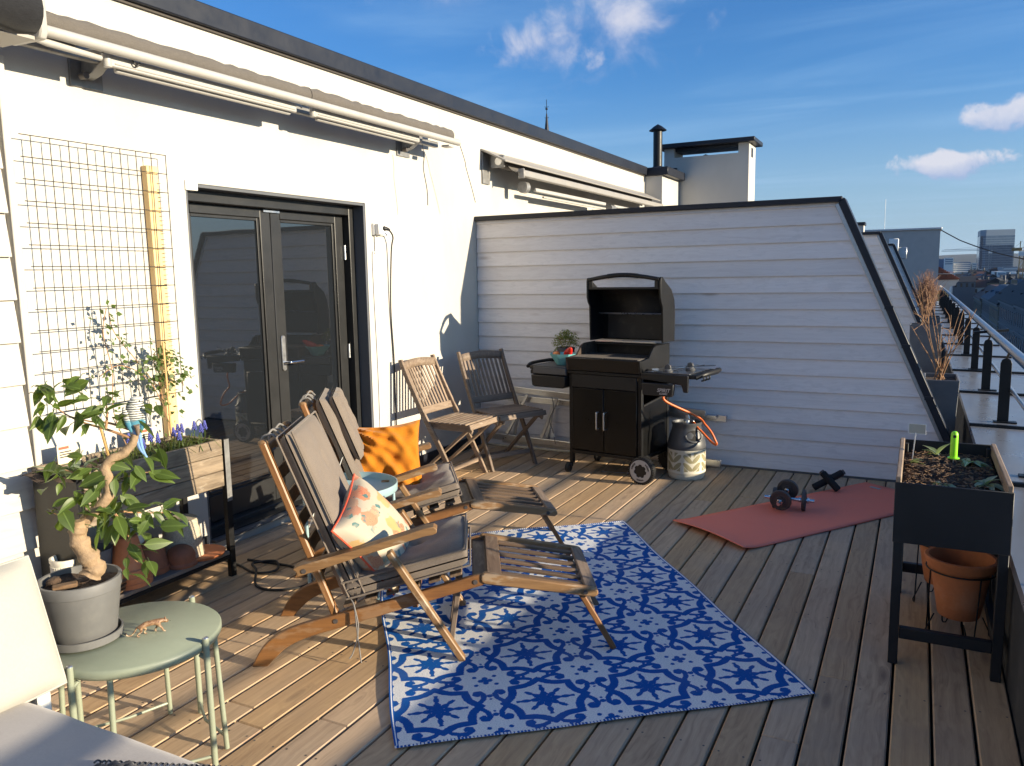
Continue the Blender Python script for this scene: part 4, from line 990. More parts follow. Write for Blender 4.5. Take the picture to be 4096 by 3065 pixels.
# right control shelf
rs = part('right_shelf', MB().prism(rrect(.632, -.02, 1.045, .40, .03), 2, .788, .818), 'black_plastic', gr, bevel=.006)
part('shelf_plate', MB().prism(rrect(.645, .0, .985, .37, .01), 2, .8185, .8225), 'steel', rs, bevel=.001)
part('shelf_front', MB().prism([(.632, .815), (.632, .772), (.94, .745), (.955, .695), (.985, .695), (.99, .80), (.985, .815)], 1, -.045, -.0205), 'black_plastic', rs, bevel=.004)
part('end_handle', MB().tube(spline([(1.03, .37, .815), (1.075, .30, .825), (1.085, .18, .825), (1.075, .05, .82), (1.03, -.01, .80)], 5), .017, 10), 'black_plastic', rs)
for k in range(3): part('tool_hook', MB().tube(spline([(1.06, .02+.05*k, .815), (1.085, .0+.05*k, .805), (1.085, .0+.05*k, .785), (1.07, -.004+.05*k, .78)], 3), .006, 6), 'black_plastic', rs)
for x, y in ((.80, .04), (.89, .22)):
    kn = part('control_knob', MB().lathe([(.034, 0), (.036, .008), (.028, .014), (.026, .020), (.004, .022)], 20, (x, y, .8228)), 'grill_grey', rs)
    part('grip', MB().prism([(-.026, .838), (-.020, .872), (.0, .878), (.020, .872), (.026, .838)], 1, -.008, .008), 'grill_grey', kn, bevel=.004, loc=(x, y, 0))
bn = part('condiment_bin', MB().prism([(.655, .752), (.662, .672), (.672, .664), (.88, .664), (.89, .672), (.90, .752)], 1, -.085, -.046), 'black_plastic', gr, bevel=.006, seg=2)
for s_, size, z in (('SPIRIT', .036, .706), ('CLASSIC', .016, .683)):
    obj('lettering', text_mesh(s_, size, 'print_silver', .0006, .0006, .25), bn, (.825, -.0862, z), Matrix.Rotation(pi/2, 3, 'X'))
# wheels and castors
for y in (-.055, .43):
    whl = part('wheel', MB().tube([(.635, y, .10), (.635, y+.05, .10)], .0985, 40), 'black_plastic', gr, bevel=.006)
    tr_ = MB()
    for k in range(36):
        a = 2*pi*k/36; R_ = Matrix.Rotation(a, 3, 'Y'); tr_.box((.094, 0.004, -.0045), (.1035, .046, .0045), R_, (.635, y, .10))
    stuff(part('tread', tr_, 'black_plastic', whl))
    if y < 0:
        ri = MB(); n_ = 56; out = [(.635+.082*math.cos(2*pi*k/n_), .10+.082*math.sin(2*pi*k/n_)) for k in range(n_)]
        inn = []
        for k in range(n_):
            a = 2*pi*k/n_; rr = .050-.0075*(1 if math.cos(7*(a-pi/2)) < -.55 else 0)
            inn.append((.635+rr*math.cos(a), .10+rr*math.sin(a)))
        vs = [(p[0], y-.004, p[1]) for p in out]+[(p[0], y-.004, p[1]) for p in inn]+[(p[0], y+.001, p[1]) for p in out]+[(p[0], y+.001, p[1]) for p in inn]
        fs = []
        for k in range(n_):
            j = (k+1) % n_
            fs += [(k, j, n_+j, n_+k), (k, 2*n_+k, 2*n_+j, j), (n_+k, n_+j, 3*n_+j, 3*n_+k)]
        ri.add(vs, fs); part('rim_disc', ri, 'rim_grey', whl, ang=50)
        for k in range(3):
            a = math.radians((150, 30, 270)[k]); 
            me_ = text_mesh('WEBER', .0175, 'black_plastic', .0005, .0005)
            # bend the word round the rim
            cx, cz, rad = .635, .10, .066
            for v in me_.vertices:
                aa = a - v.co.x/rad; r2_ = rad+v.co.y
                v.co = Vector((cx+r2_*math.cos(aa), y-.0045-v.co.z, cz+r2_*math.sin(aa)))
            obj('lettering', me_, whl)
for x, y in ((.015, .0), (.015, .44)):
    cs = part('castor', MB().tube([(x-.035, y-.012, .037), (x-.004, y-.012, .037)], .036, 24), 'black_plastic', gr, bevel=.004)
    part('fork', MB().box((x-.04, y-.02, .045), (x+.012, y+.012, .076)), 'black_plastic', cs, bevel=.005)
part('drip_pan', MB().box((.2, .1, .70), (.42, .34, .74)), 'grill_rust', gr)
part('bottom_brace', MB().box((.03, .21, .10), (.585, .235, .115)), 'black_metal', gr)
bpy.context.view_layer.update(); MG = gr.matrix_world.copy()
G_ = lambda p: MG @ Vector(p)
# hose
BC = Vector((-1.495, 5.775, 0))
ho = part('gas_hose', MB().tube(spline([G_((.80, .02, .68)), G_((.80, .0, .62)), Vector((-1.385, 5.63, .490)), Vector((-1.327, 5.63, .436)), Vector((-1.281, 5.63, .382)), Vector((-1.252, 5.63, .326)), Vector((-1.243, 5.635, .301)), Vector((-1.256, 5.65, .289)), Vector((-1.300, 5.69, .305)), Vector((-1.366, 5.71, .362)), Vector((-1.401, 5.72, .389)), Vector((-1.44, 5.76, .418)), BC+Vector((.03, 0, .415))], 8), .0085, 10), 'orange_rubber')
tag(ho, 'orange rubber hose looping from the grill to the gas bottle', 'hose')
# gas bottle
gb_ = thing('gas_bottle', 'grey and cream composite gas bottle beside the grill wheel', 'gas bottle', BC)
part('base', MB().lathe([(.001, .003), (.125, .003), (.134, .02), (.1355, .045), (.141, .05), (.141, .062), (.1395, .068), (.1395, .212), (.142, .218), (.142, .226), (.001, .226)], 56), 'bottle_cream', gb_, ang=35)
part('shell', MB().lathe([(.1405, .2265), (.1415, .245), (.137, .275), (.122, .325), (.110, .365), (.104, .395), (.109, .404), (.1105, .418), (.106, .4225), (.099, .419), (.096, .403), (.001, .398)], 56), 'bottle_grey', gb_, ang=50)
def on_cyl(outl, r_):
    m_ = MB(); n_ = len(outl); c = (sum(p[0] for p in outl)/n_, sum(p[1] for p in outl)/n_)
    pts = []
    for f in (1.0, .66, .33): pts += [((c[0]+(p[0]-c[0])*f), (c[1]+(p[1]-c[1])*f)) for p in outl]
    pts.append(c)
    vs = [(r_*math.cos(a), r_*math.sin(a), z) for a, z in pts]
    fs = [(k, (k+1) % n_, n_+(k+1) % n_, n_+k) for k in range(n_)]+[(n_+k, n_+(k+1) % n_, 2*n_+(k+1) % n_, 2*n_+k) for k in range(n_)]+[(2*n_+k, 2*n_+(k+1) % n_, 3*n_) for k in range(n_)]
    m_.add(vs, fs); return m_
for j in range(6):
    a0 = math.radians(-118+60*j)
    for sgn in (-1, 1):
        for z in (.105, .163):
            o_ = []
            for k in range(16):
                q = 2*pi*k/16; lx, lz = .044*math.cos(q), .0165*math.sin(q)*(1 if True else 1); ca_, sa_ = math.cos(.75*sgn), math.sin(.75*sgn)
                o_.append((a0+sgn*.235+(lx*ca_-lz*sa_)/.14, z+lx*sa_+lz*ca_))
            part('leaf_window', on_cyl(o_, .1404), 'bottle_glass', gb_, smooth=True)
        for z, s2 in ((.196, 1), (.082, -1)):
            part('leaf_window', on_cyl([(a0+sgn*.08, z+.012*s2), (a0+sgn*.30*1, z+.012*s2), (a0+sgn*.08, z-.022*s2)] if s2 > 0 else [(a0+sgn*.20, z-.012), (a0+sgn*.42, z-.012), (a0+sgn*.42, z+.020)], .1404), 'bottle_glass', gb_)
# grip opening on the shoulder
def shoulder(a, z):
    zs = [(.245, .1415), (.275, .137), (.325, .122), (.365, .110), (.395, .104)]
    for (z0_, r0_), (z1_, r1_) in zip(zs, zs[1:]):
        if z <= z1_: return r0_+(r1_-r0_)*(z-z0_)/(z1_-z0_)
    return .104
for a0 in (math.radians(-48), math.radians(132)):
    o_ = [(a0+.52*math.cos(2*pi*k/28), .336+.040*math.sin(2*pi*k/28)*(1 if math.sin(2*pi*k/28) < 0 else .9)) for k in range(28)]
    m_ = MB(); pts = [(shoulder(a, z)+.0008, a, z) for a, z in o_]
    vs = [(r_*math.cos(a), r_*math.sin(a), z) for r_, a, z in pts]+[((shoulder(a0, .338)+.001)*math.cos(a0), (shoulder(a0, .338)+.001)*math.sin(a0), .338)]
    m_.add(vs, [(k, (k+1) % 28, 28) for k in range(28)]); part('grip_opening', m_, 'interior', gb_)
    o2 = [(a0+.56*math.cos(pi+pi*k/14), .338+.05*math.sin(pi+pi*k/14)) for k in range(15)]
    part('grip_rim', MB().tube([((shoulder(a, z)+.001)*math.cos(a), (shoulder(a, z)+.001)*math.sin(a), z) for a, z in o2], .009, 8), 'bottle_grey', gb_)
vl = part('valve', MB().lathe([(.034, .399), (.034, .41), (.028, .414), (.026, .432), (.018, .436), (.001, .437)], 24), 'aluminium', gb_)
part('regulator', MB().box((.018, -.014, .408), (.055, .014, .436)), 'steel', vl, bevel=.004)

# things on the grill's shelves
bl = thing('bowl', 'faceted light blue bowl with peppers on the left grill shelf', 'bowl', G_((-.115, .11, .8205)), .3)
n_ = 8
vs = [(.058*math.cos(2*pi*k/n_), .058*math.sin(2*pi*k/n_), .001) for k in range(n_)]+[(.118*math.cos(2*pi*(k+.5)/n_), .118*math.sin(2*pi*(k+.5)/n_), .088) for k in range(n_)]+[(.111*math.cos(2*pi*(k+.5)/n_), .111*math.sin(2*pi*(k+.5)/n_), .088) for k in range(n_)]+[(.052*math.cos(2*pi*k/n_), .052*math.sin(2*pi*k/n_), .008) for k in range(n_)]
fs = []
for k in range(n_):
    j = (k+1) % n_; fs += [(k, j, n_+k), (j, n_+j, n_+k), (n_+k, n_+j, 2*n_+j, 2*n_+k), (2*n_+k, 2*n_+j, 3*n_+j), (2*n_+k, 3*n_+j, 3*n_+k)]
fs += [tuple(range(n_)), tuple(range(3*n_, 4*n_))]
m_ = MB(); m_.add(vs, fs); part('dish', m_, 'teal_bowl', bl, smooth=False)
def pepper(label, mat, pos, rx, L, rad):
    pr = [(.002, 0), (rad*.75, .006), (rad, L*.25), (rad*.9, L*.55), (rad*.55, L*.85), (.004, L)]
    t_ = thing('pepper', label, 'pepper', pos); m_ = MB().lathe(pr, 14)
    part('flesh', m_, mat, t_, ang=80); part('stalk', MB().tube([(0, 0, .002), (.004, 0, -.016), (.01, 0, -.024)], .004, 6), 'vine_leaf', t_)
    t_.rotation_euler = rx; return t_
pepper('long shiny red pepper sticking up out of the blue bowl', 'red_pepper', G_((-.10, .12, .885)), (.5, .95, -.3), .15, .033)
pepper('short orange and green pepper lying in the blue bowl', 'orange_pepper', G_((-.19, .09, .885)), (1.2, .1, .9), .075, .031)
hb = thing('herb_pot', 'small bushy yellow green herb in a grey pot behind the blue bowl', 'potted plant', G_((-.20, .27, .8205)))
part('pot', MB().lathe([(.001, .001), (.058, .001), (.074, .12), (.069, .12), (.060, .105), (.001, .105)], 28), 'concrete_pot', hb, ang=50)
part('soil', MB().lathe([(.001, .108), (.066, .106)], 20), 'soil', hb)
lv = MB()
for k in range(1100):
    a = rnd.uniform(0, 2*pi); el = rnd.uniform(-.35, 1.5); R_ = rnd.uniform(.045, .115)
    c = Vector((R_*math.cos(a)*math.cos(el), R_*math.sin(a)*math.cos(el), .135+.9*R_*math.sin(el)+.02))
    d1 = Vector((rnd.uniform(-1, 1), rnd.uniform(-1, 1), rnd.uniform(-.2, 1))).normalized()*.012; d2 = d1.cross(Vector((rnd.random(), rnd.random(), rnd.random()))).normalized()*.0032
    lv.add([c-d1, c+d2, c+d1, c-d2], [(0, 1, 2, 3)])
for k in range(26):
    a = rnd.uniform(2.4, 4.2); c = Vector((.075*math.cos(a), .075*math.sin(a), .12)); 
    for j in range(5):
        c2 = c+Vector((math.cos(a)*.008*j, math.sin(a)*.008*j, -.012*j)); d1 = Vector((rnd.uniform(-1, 1), rnd.uniform(-1, 1), rnd.uniform(-1, 0))).normalized()*.009; d2 = d1.orthogonal().normalized()*.002
        lv.add([c2-d1, c2+d2, c2+d1, c2-d2], [(0, 1, 2, 3)])
stuff(part('foliage', lv, 'herb_leaf', hb, smooth=False, fix=False))
sm_ = MB()
for k in range(14):
    a = rnd.uniform(0, 6.28); sm_.tube([(.02*math.cos(a), .02*math.sin(a), .106), (.06*math.cos(a), .06*math.sin(a), .20)], .0014, 5)
stuff(part('stalk', sm_, 'stem_tan', hb))
def tool(name, label, cat, a, b_, parts):
    t_ = thing(name, label, cat, G_(a)); d = MG.to_3x3() @ (Vector(b_)-Vector(a)); t_.rotation_euler = (0, 0, math.atan2(d.y, d.x)); L = d.length
    for nm, f, mt in parts: part(nm, f(L), mt, t_, bevel=0)
    return t_
tool('tongs', 'steel barbecue tongs lying on the right grill shelf', 'tongs', (.66, .06, .826), (.93, .28, .85), [
    ('arm', lambda L: MB().bar((0, -.012, .004), (L*.98, -.006, .03), .016, .003), 'steel'), ('arm', lambda L: MB().bar((0, .014, .006), (L*.98, .006, .03), .016, .003), 'steel'),
    ('grip_end', lambda L: MB().box((0, -.02, .0), (.05, .022, .012)), 'aluminium')])
tool('spatula', 'steel barbecue spatula with long handle on the right grill shelf', 'spatula', (.70, .02, .827), (1.02, .16, .87), [
    ('blade', lambda L: MB().box((0, -.035, .0), (.10, .035, .003)), 'steel'), ('handle', lambda L: MB().bar((.10, 0, .003), (L, 0, .045), .014, .006), 'chrome')])
tool('fork', 'long steel barbecue fork crossing the other tools on grill shelf', 'fork', (.74, .18, .832), (1.03, .34, .86), [
    ('shaft', lambda L: MB().bar((.05, 0, .005), (L, 0, .02), .010, .006), 'chrome'), ('prong', lambda L: MB().bar((-.02, -.012, .005), (.05, -.002, .006), .004, .004), 'steel'), ('prong', lambda L: MB().bar((-.02, .012, .005), (.05, .002, .006), .004, .004), 'steel')])
tl = thing('spanner', 'small steel spanner lying on the deck under the grill', 'spanner', G_((.22, .12, .003)), .15)
part('shank', MB().prism(rrect(0, -.006, .19, .006, .004), 2, 0, .006), 'steel', tl, bevel=.001)
for x, r_ in ((0, .013), (.19, .016)): part('jaw', MB().tube([(x, 0, 0), (x, 0, .008)], r_, 6), 'steel', tl)

# ------------------------------------------------------------------ aluminium ladders lying against the partition
def ladder(label, top, bot, yoff, n_, t0, t1):
    t_ = thing('ladder', label, 'ladder', (0, 0, 0), 0, 'ladders stored behind the grill')
    a, b_ = [Vector(p) for p in top]; c, d = [Vector(p) for p in bot]
    bar('rail', a, b_, .022, .052, 'aluminium', t_, bevel=.003); bar('rail', c, d, .022, .052, 'aluminium', t_, bevel=.003)
    for p in (b_, d): bar('end_cap', p+(b_-a).normalized()*-.02, p+(b_-a).normalized()*.008, .026, .056, 'aluminium', t_, bevel=.004)
    for k in range(n_):
        f = t0+(t1-t0)*k/(n_-1); bar('rung', a.lerp(b_, f)-Vector((0, 0, .028)), c.lerp(d, f)+Vector((0, 0, .028)), .028, .022, 'aluminium', t_, up=(0, 1, 0))
    return t_
l1 = ladder('aluminium ladder section in front lying sideways along the partition', ((-3.15, 6.135, .535), (-1.435, 6.075, .437)), ((-3.38, 6.10, .115), (-1.30, 6.02, .065)), 0, 6, .1, .92)
l2 = ladder('second aluminium ladder section behind, nearest the partition boards', ((-3.2, 6.185, .45), (-1.29, 6.155, .39)), ((-3.25, 6.165, .075), (-1.325, 6.135, .03)), 0, 6, .06, .9)
bar('spreader', (-1.55, 6.115, .41), (-1.35, 6.11, .405), .018, .03, 'aluminium', l1)
part('strap', MB().tube(spline([(-2.72, 6.06, .50), (-2.70, 6.05, .40), (-2.74, 6.05, .30), (-2.70, 6.04, .2), (-2.68, 6.035, .10)], 5), [.004]*21, 6), 'strap', l1)
part('strap_buckle', MB().box((-2.71, 6.02, .16), (-2.685, 6.032, .19)), 'tag_white', l1)

# ------------------------------------------------------------------ slatted folding chairs
def folding_chair(label, mat, loc, rz):
    t_ = thing('folding_chair', label, 'chair', loc, rz, 'slatted wooden folding chairs')
    W_ = .44
    for y in (0, W_-.022):
        poly = [(v.x, v.y) for v in spline([(-.012, .905, 0), (.06, .74, 0), (.18, .50, 0), (.33, .24, 0), (.452, 0.003, 0)], 5)]+[(v.x, v.y) for v in spline([(.492, 0.003, 0), (.37, .25, 0), (.215, .52, 0), (.095, .75, 0), (.02, .912, 0)], 5)]
        part('back_post', MB().prism(poly, 1, y, y+.022), mat, t_, bevel=.003)
    def bp(f): return Vector((.01+.17*f*1.02, 0, .895-.375*f))
    tr_ = MB()
    n_ = 12
    tr_.grid(lambda u, v: (bp(0.06).x-.022*math.sin(pi*u)+.012*v, .022+(W_-.044)*u, .888+.016*math.sin(pi*u)-.062*v-.0), n_, 1)
    o_ = part('top_rail', tr_, mat, t_); md = o_.modifiers.new('thickness', 'SOLIDIFY'); md.thickness = .02; md.offset = 0
    bar('lower_rail', (.175, .022, .53), (.175, W_-.022, .53), .018, .055, mat, t_, up=(-.4, 0, .9))
    for k in range(10):
        y = .048+(W_-.096)*k/9; c_ = .02*math.sin(pi*k/9)
        bar('back_slat', (.033-c_, y, .838), (.167-c_*.3, y, .545), .021, .010, mat, t_, up=(.9, 0, .4), bevel=.002)
    for y in (.026, W_-.026-.02):
        part('seat_rail', MB().prism([(.215, .405), (.215, .445), (.58, .452), (.605, .44), (.612, .41), (.60, .385), (.585, .40)], 1, y, y+.02), mat, t_, bevel=.003)
        bar('cross_leg', (.575, y+.010 + (.022 if y < .1 else -.022), .425), (.075, y+.010+(.022 if y < .1 else -.022), .004), .02, .036, mat, t_, up=(0, 1, 0))
        bm_ = MB().tube([(.335, y-.004, .225), (.335, y+.026, .225)], .008, 8); stuff(part('pivot_bolt', bm_, 'steel', t_))
    for k in range(8):
        x = .235+.046*k; bar('seat_slat', (x, .0, .4565+.0002*k), (x, W_, .4565+.0002*k), .033, .013, mat, t_, bevel=.0025)
    bar('front_slat', (.606, .0, .44), (.606, W_, .44), .04, .016, mat, t_, up=(1, 0, .35), bevel=.003)
    bar('stretcher', (.41, .022, .105), (.41, W_-.022, .105), .018, .036, mat, t_)
    bar('stretcher', (.12, .05, .045), (.12, W_-.05, .045), .018, .034, mat, t_)
    return t_
fcA = folding_chair('sunlit silver grey wooden folding chair against the wall right of door', 'silver_wood', (-3.43, 4.872, 0), math.radians(-2))
fcB = folding_chair('darker weathered wooden folding chair in the corner left of the grill', 'dark_weathered_wood', (-3.33, 5.545, 0), math.radians(-28))

# ------------------------------------------------------------------ training corner
ex = thing('exercise_mat', 'red foam exercise mat with curled end lying on the shaded deck', 'mat', (-.789, 4.298, 0), math.radians(55.2))
def matp(u, v, top):
    s_ = 1.76*u; w_ = .60*v; z = .003+.004*math.sin(s_*3.3+1.0)*math.sin(w_*5)**2+(.028*(1-s_/.16)**2 if s_ < .16 else 0)*(.45+.55*math.sin(pi*(v*.9+.12)))
    return (s_, w_, z+(.0062 if top else 0))
m_ = MB(); m_.grid(lambda u, v: matp(u*u*.35+u*.65, v, True), 60, 14)
o_ = part('foam', m_, 'mat_red', ex, ang=80, fix=False); md = o_.modifiers.new('thickness', 'SOLIDIFY'); md.thickness = .006; md.offset = -1
part('logo_patch', MB().box((1.66, .42, .0112), (1.69, .50, .0116)), 'print_silver', ex)
def dumbbell(label, pos, rot):
    t_ = thing('dumbbell', label, 'dumbbell', pos, 0, 'adjustable dumbbells on the mat'); t_.rotation_euler = rot
    part('bar', MB().tube([(-.18, 0, 0), (.18, 0, 0)], .0135, 14), 'chrome', t_)
    for sx in (-1, 1):
        x = .105*sx
        pr = [(.0155, -.014), (.032, -.014), (.034, -.008), (.062, -.008), (.065, -.014), (.078, -.012), (.080, -.004), (.080, .004), (.078, .012), (.065, .014), (.062, .008), (.034, .008), (.032, .014), (.0155, .014)]
        m2 = MB().lathe(pr, 36, closed=True); m2.v = [(x+v[2], v[0], v[1]) for v in m2.v]
        part('weight_plate', m2, 'iron_plate', t_, ang=35)
        for dx, nm in ((.03, 'star_collar'), (-.03, 'inner_collar')):
            rad = .024 if nm == 'star_collar' else .019
            st_ = [(rad*(1 if k % 2 == 0 else .82)*math.cos(pi*k/6), rad*(1 if k % 2 == 0 else .82)*math.sin(pi*k/6)) for k in range(12)] if nm == 'star_collar' else [(rad*math.cos(pi*k/8), rad*math.sin(pi*k/8)) for k in range(16)]
            part(nm, MB().prism(st_, 0, x+dx*sx-.009, x+dx*sx+.009), 'chrome', t_, bevel=.002)
        th_ = MB()
        for k in range(10): th_.tube([(sx*(.135+.0042*k), 0, 0), (sx*(.137+.0042*k), 0, 0)], .0146, 12)
        stuff(part('thread', th_, 'chrome', t_))
    return t_
dumbbell('chrome dumbbell lying flat on the red mat under the other one', (-.68, 5.2, .0735), (0, 0, .03)).scale = (.84, .84, .84)
dumbbell('chrome dumbbell propped across the other one, pointing at the camera', (-.708, 5.18, .103), (0, math.radians(-10), math.radians(84))).scale = (.84, .84, .84)
rx = thing('foam_cross', 'black foam covered push up bars crossed at far end of red mat', 'exercise bars', (-.495, 5.76, 0), .1)
part('foam_bar', MB().tube([(.06, -.03, .022), (-.045, .02, .125)], .024, 18), 'foam_black', rx, bevel=.005)
part('foam_bar', MB().tube([(-.10, -.01, .022), (.085, .06, .125)], .024, 18), 'foam_black', rx, bevel=.005)
part('bar_end', MB().tube([(.085, .06, .125), (.095, .064, .1305)], .018, 14), 'iron_plate', rx)
part('bar_end', MB().tube([(-.045, .02, .125), (-.053, .024, .133)], .018, 14), 'iron_plate', rx)

# ------------------------------------------------------------------ left corner: sofa, green table, bonsai, planter box
PD = {"low": [[-2.2241, 1.4939, 0.6302], [-2.2172, 1.5041, 0.6567], [-2.2239, 1.4942, 0.6879], [-2.2344, 1.4787, 0.7344], [-2.2382, 1.473, 0.7641], [-2.2354, 1.4772, 0.7869], [-2.2288, 1.4869, 0.8085], [-2.2155, 1.5067, 0.8282], [-2.1961, 1.5354, 0.8512]], "up": [[-2.1961, 1.5354, 0.8512], [-2.1863, 1.55, 0.877], [-2.1835, 1.5541, 0.9095], [-2.1883, 1.547, 0.9533], [-2.1766, 1.5643, 0.9836], [-2.1574, 1.5928, 0.9981], [-2.142, 1.6156, 1.028], [-2.1374, 1.6224, 1.0532]], "br": [[[-2.1415, 1.6163, 1.0398], [-2.2062, 1.5741, 1.0735], [-2.262, 1.5451, 1.0936], [-2.3108, 1.5265, 1.117], [-2.3612, 1.5056, 1.1548]], [[-2.1473, 1.6078, 1.0717], [-2.2008, 1.5821, 1.0914], [-2.2527, 1.5589, 1.0965], [-2.3042, 1.5363, 1.1111]], [[-2.225, 1.4925, 0.8168], [-2.2172, 1.5579, 0.8186], [-2.204, 1.6311, 0.7949], [-2.1939, 1.6998, 0.7744], [-2.182, 1.7712, 0.7585]], [[-2.1792, 1.5605, 0.8129], [-2.1933, 1.5932, 0.7677], [-2.2077, 1.6256, 0.7065], [-2.2293, 1.6473, 0.6411], [-2.2469, 1.675, 0.6087]], [[-2.237, 1.4748, 0.8015], [-2.2792, 1.466, 0.8152], [-2.3237, 1.4538, 0.8298]], [[-2.1844, 1.5528, 0.9098], [-2.2279, 1.542, 0.8935], [-2.2772, 1.5227, 0.8547], [-2.3233, 1.508, 0.8388]], [[-2.185, 1.5519, 0.8957], [-2.1896, 1.5987, 0.9125], [-2.1894, 1.6528, 0.9143], [-2.1884, 1.7079, 0.9115]], [[-2.1883, 1.547, 0.9533], [-2.231, 1.5374, 0.9277], [-2.2782, 1.5212, 0.9363], [-2.3229, 1.5086, 0.9491]], [[-2.1818, 1.5566, 1.0785], [-2.202, 1.5805, 1.1198], [-2.2269, 1.5972, 1.1581]], [[-2.1541, 1.5977, 1.0778], [-2.1585, 1.6448, 1.0881], [-2.1676, 1.6851, 1.0903]]], "lv": [[-2.2699, 1.4261, 1.2078], [-2.2547, 1.4485, 1.1876], [-2.2732, 1.4211, 1.1593], [-2.2512, 1.4538, 1.1239], [-2.2418, 1.4677, 1.0903], [-2.27, 1.426, 1.0913], [-2.2211, 1.4984, 1.1091], [-2.219, 1.5014, 1.2046], [-2.2183, 1.5026, 1.1726], [-2.1932, 1.5398, 1.1316], [-2.2816, 1.4087, 1.116], [-2.2019, 1.5268, 1.1378], [-2.1142, 1.6568, 1.1271], [-2.125, 1.6408, 1.0959], [-2.121, 1.6467, 1.0761], [-2.151, 1.6023, 1.096], [-2.1569, 1.5935, 1.1205], [-2.1778, 1.5625, 1.1706], [-2.1625, 1.5853, 1.1542], [-2.2685, 1.4281, 0.9361], [-2.2354, 1.4772, 0.9879], [-2.2065, 1.52, 0.9296], [-2.1732, 1.5693, 0.9544], [-2.2009, 1.5283, 0.8999], [-2.1416, 1.6162, 0.9228], [-2.1596, 1.5896, 0.889], [-2.1522, 1.6005, 0.8388], [-2.1092, 1.6642, 0.8268], [-2.1282, 1.6361, 0.7783], [-2.1922, 1.5412, 0.8358], [-2.2041, 1.5235, 0.7724], [-2.2155, 1.5067, 0.8282], [-2.1563, 1.5944, 0.7381], [-2.1249, 1.641, 0.6786], [-2.182, 1.5563, 0.7462], [-2.0797, 1.7079, 0.7538], [-2.074, 1.7164, 0.7721], [-2.1518, 1.6011, 0.6729], [-2.1676, 1.5777, 0.639], [-2.1373, 1.6226, 0.6134], [-2.2101, 1.5146, 0.7408], [-2.1705, 1.5733, 0.7958], [-2.1061, 1.6689, 0.9673], [-2.0971, 1.6821, 0.9458], [-2.1033, 1.6729, 0.9133], [-2.227, 1.4896, 0.874], [-2.2475, 1.4592, 0.8656], [-2.2187, 1.5019, 0.9607], [-2.2623, 1.4373, 1.1169], [-2.2362, 1.4761, 1.1665], [-2.251, 1.4541, 1.2229], [-2.2268, 1.4899, 1.2283], [-2.2134, 1.5097, 1.0801], [-2.258, 1.4437, 1.2105], [-2.2752, 1.4182, 0.979], [-2.2259, 1.4912, 0.9996], [-2.1938, 1.5388, 0.798], [-2.1425, 1.6148, 0.7826], [-2.1064, 1.6683, 0.7718], [-2.1388, 1.6204, 0.8156], [-2.1799, 1.5594, 0.8514], [-2.213, 1.5104, 0.8842], [-2.1514, 1.6017, 0.973], [-2.1696, 1.5747, 0.9298], [-2.2589, 1.4423, 0.9059], [-2.2751, 1.4184, 0.841], [-2.2568, 1.4454, 0.8076], [-2.0938, 1.687, 0.7779]], "bird": {"head": [-2.1309, 1.6321, 1.1559], "crown": [-2.1316, 1.631, 1.1669], "neck": [-2.1343, 1.627, 1.14], "body": [-2.1349, 1.6261, 1.1142], "belly": [-2.1365, 1.6237, 1.0862], "rump": [-2.1346, 1.6266, 1.0645], "tail": [-2.1198, 1.6486, 0.9584], "perch": [-2.1396, 1.6192, 1.0584], "eye": [-2.1277, 1.6368, 1.1578], "beak": [-2.1231, 1.6436, 1.1547]}, "pot": {"rimL": [-2.3175, 1.3554, 1.4054]}}
sofa = thing('sofa', 'outdoor sofa corner with pale seat in the left foreground', 'sofa', (-1.65, .75, 0))
def off(m_, o): m_.v = [(p[0]+o[0], p[1]+o[1], p[2]+o[2]) for p in m_.v]; return m_
SX0, SX1, SY0, SY1 = -2.13, -1.16, -.6, 1.215
fm = MB()
part('seat_base', MB().box((SX0-.12+1.65, SY0-.75, .19), (SX1+1.65, SY1-.01-.75, .27)), 'white_enamel', sofa, bevel=.006)
for x in (SX0-.09, SX1-.03):
    for y in (SY0+.03, SY1-.04): part('leg', MB().box((x+1.65-.025, y-.75-.025, 0), (x+1.65+.025, y-.75+.025, .19)), 'white_enamel', sofa, bevel=.004)
part('back_frame', MB().box((SX0-.20+1.65, SY0-.75, .19), (SX0-.15+1.65, SY1+.05-.75, .62)), 'white_enamel', sofa, bevel=.006)
part('side_post', MB().box((SX0-.15+1.65, SY1+.012-.75, .0), (SX0+.03+1.65, SY1+.05-.75, .40)), 'white_enamel', sofa, bevel=.006)
sc_ = thing('seat_cushion', 'shaded light grey sofa seat cushion at bottom left corner', 'cushion', ((SX0+SX1)/2, (SY0+SY1)/2, .355))
m_ = pillow_mesh(SX1-SX0, SY1-SY0, .135, 50, 70, seed=31, wr=.0025, pw=.2, power=14)
part('cover', m_, 'sofa_seat_fabric', sc_, ang=80)
part('welt', seam_tube(SX1-SX0, SY1-SY0, .005), 'sofa_seat_fabric', sc_)
bc = thing('back_cushion', 'sunlit cream sofa back cushion at left edge of the picture', 'cushion')
m_ = pillow_mesh(.66, .37, .17, 30, 24, seed=33, wr=.003)
part('cover', m_, 'sofa_fabric', bc, ang=80); part('welt', seam_tube(.66, .37, .0045), 'sofa_fabric', bc)
orient(bc, (-2.155, .972, .578), (-.02, 1, 0), (.95, -.02, .31))
tb_ = thing('throw_blanket', 'dark knitted throw edge on the sofa seat at bottom edge', 'blanket')
m_ = MB(); m_.grid(lambda u, v: (-1.62+.32*u, 1.055+.125*u-.16*v+.006*math.sin(u*9), .434+.004*math.sin(u*60)*math.cos(v*40)+.010*math.sin(u*7)), 60, 30)
fabric('knit', (.10, .095, .10), (.03, .03, .033), scale=260, bs=.8)
o_ = part('weave', m_, 'knit', tb_); md = o_.modifiers.new('thickness', 'SOLIDIFY'); md.thickness = .008
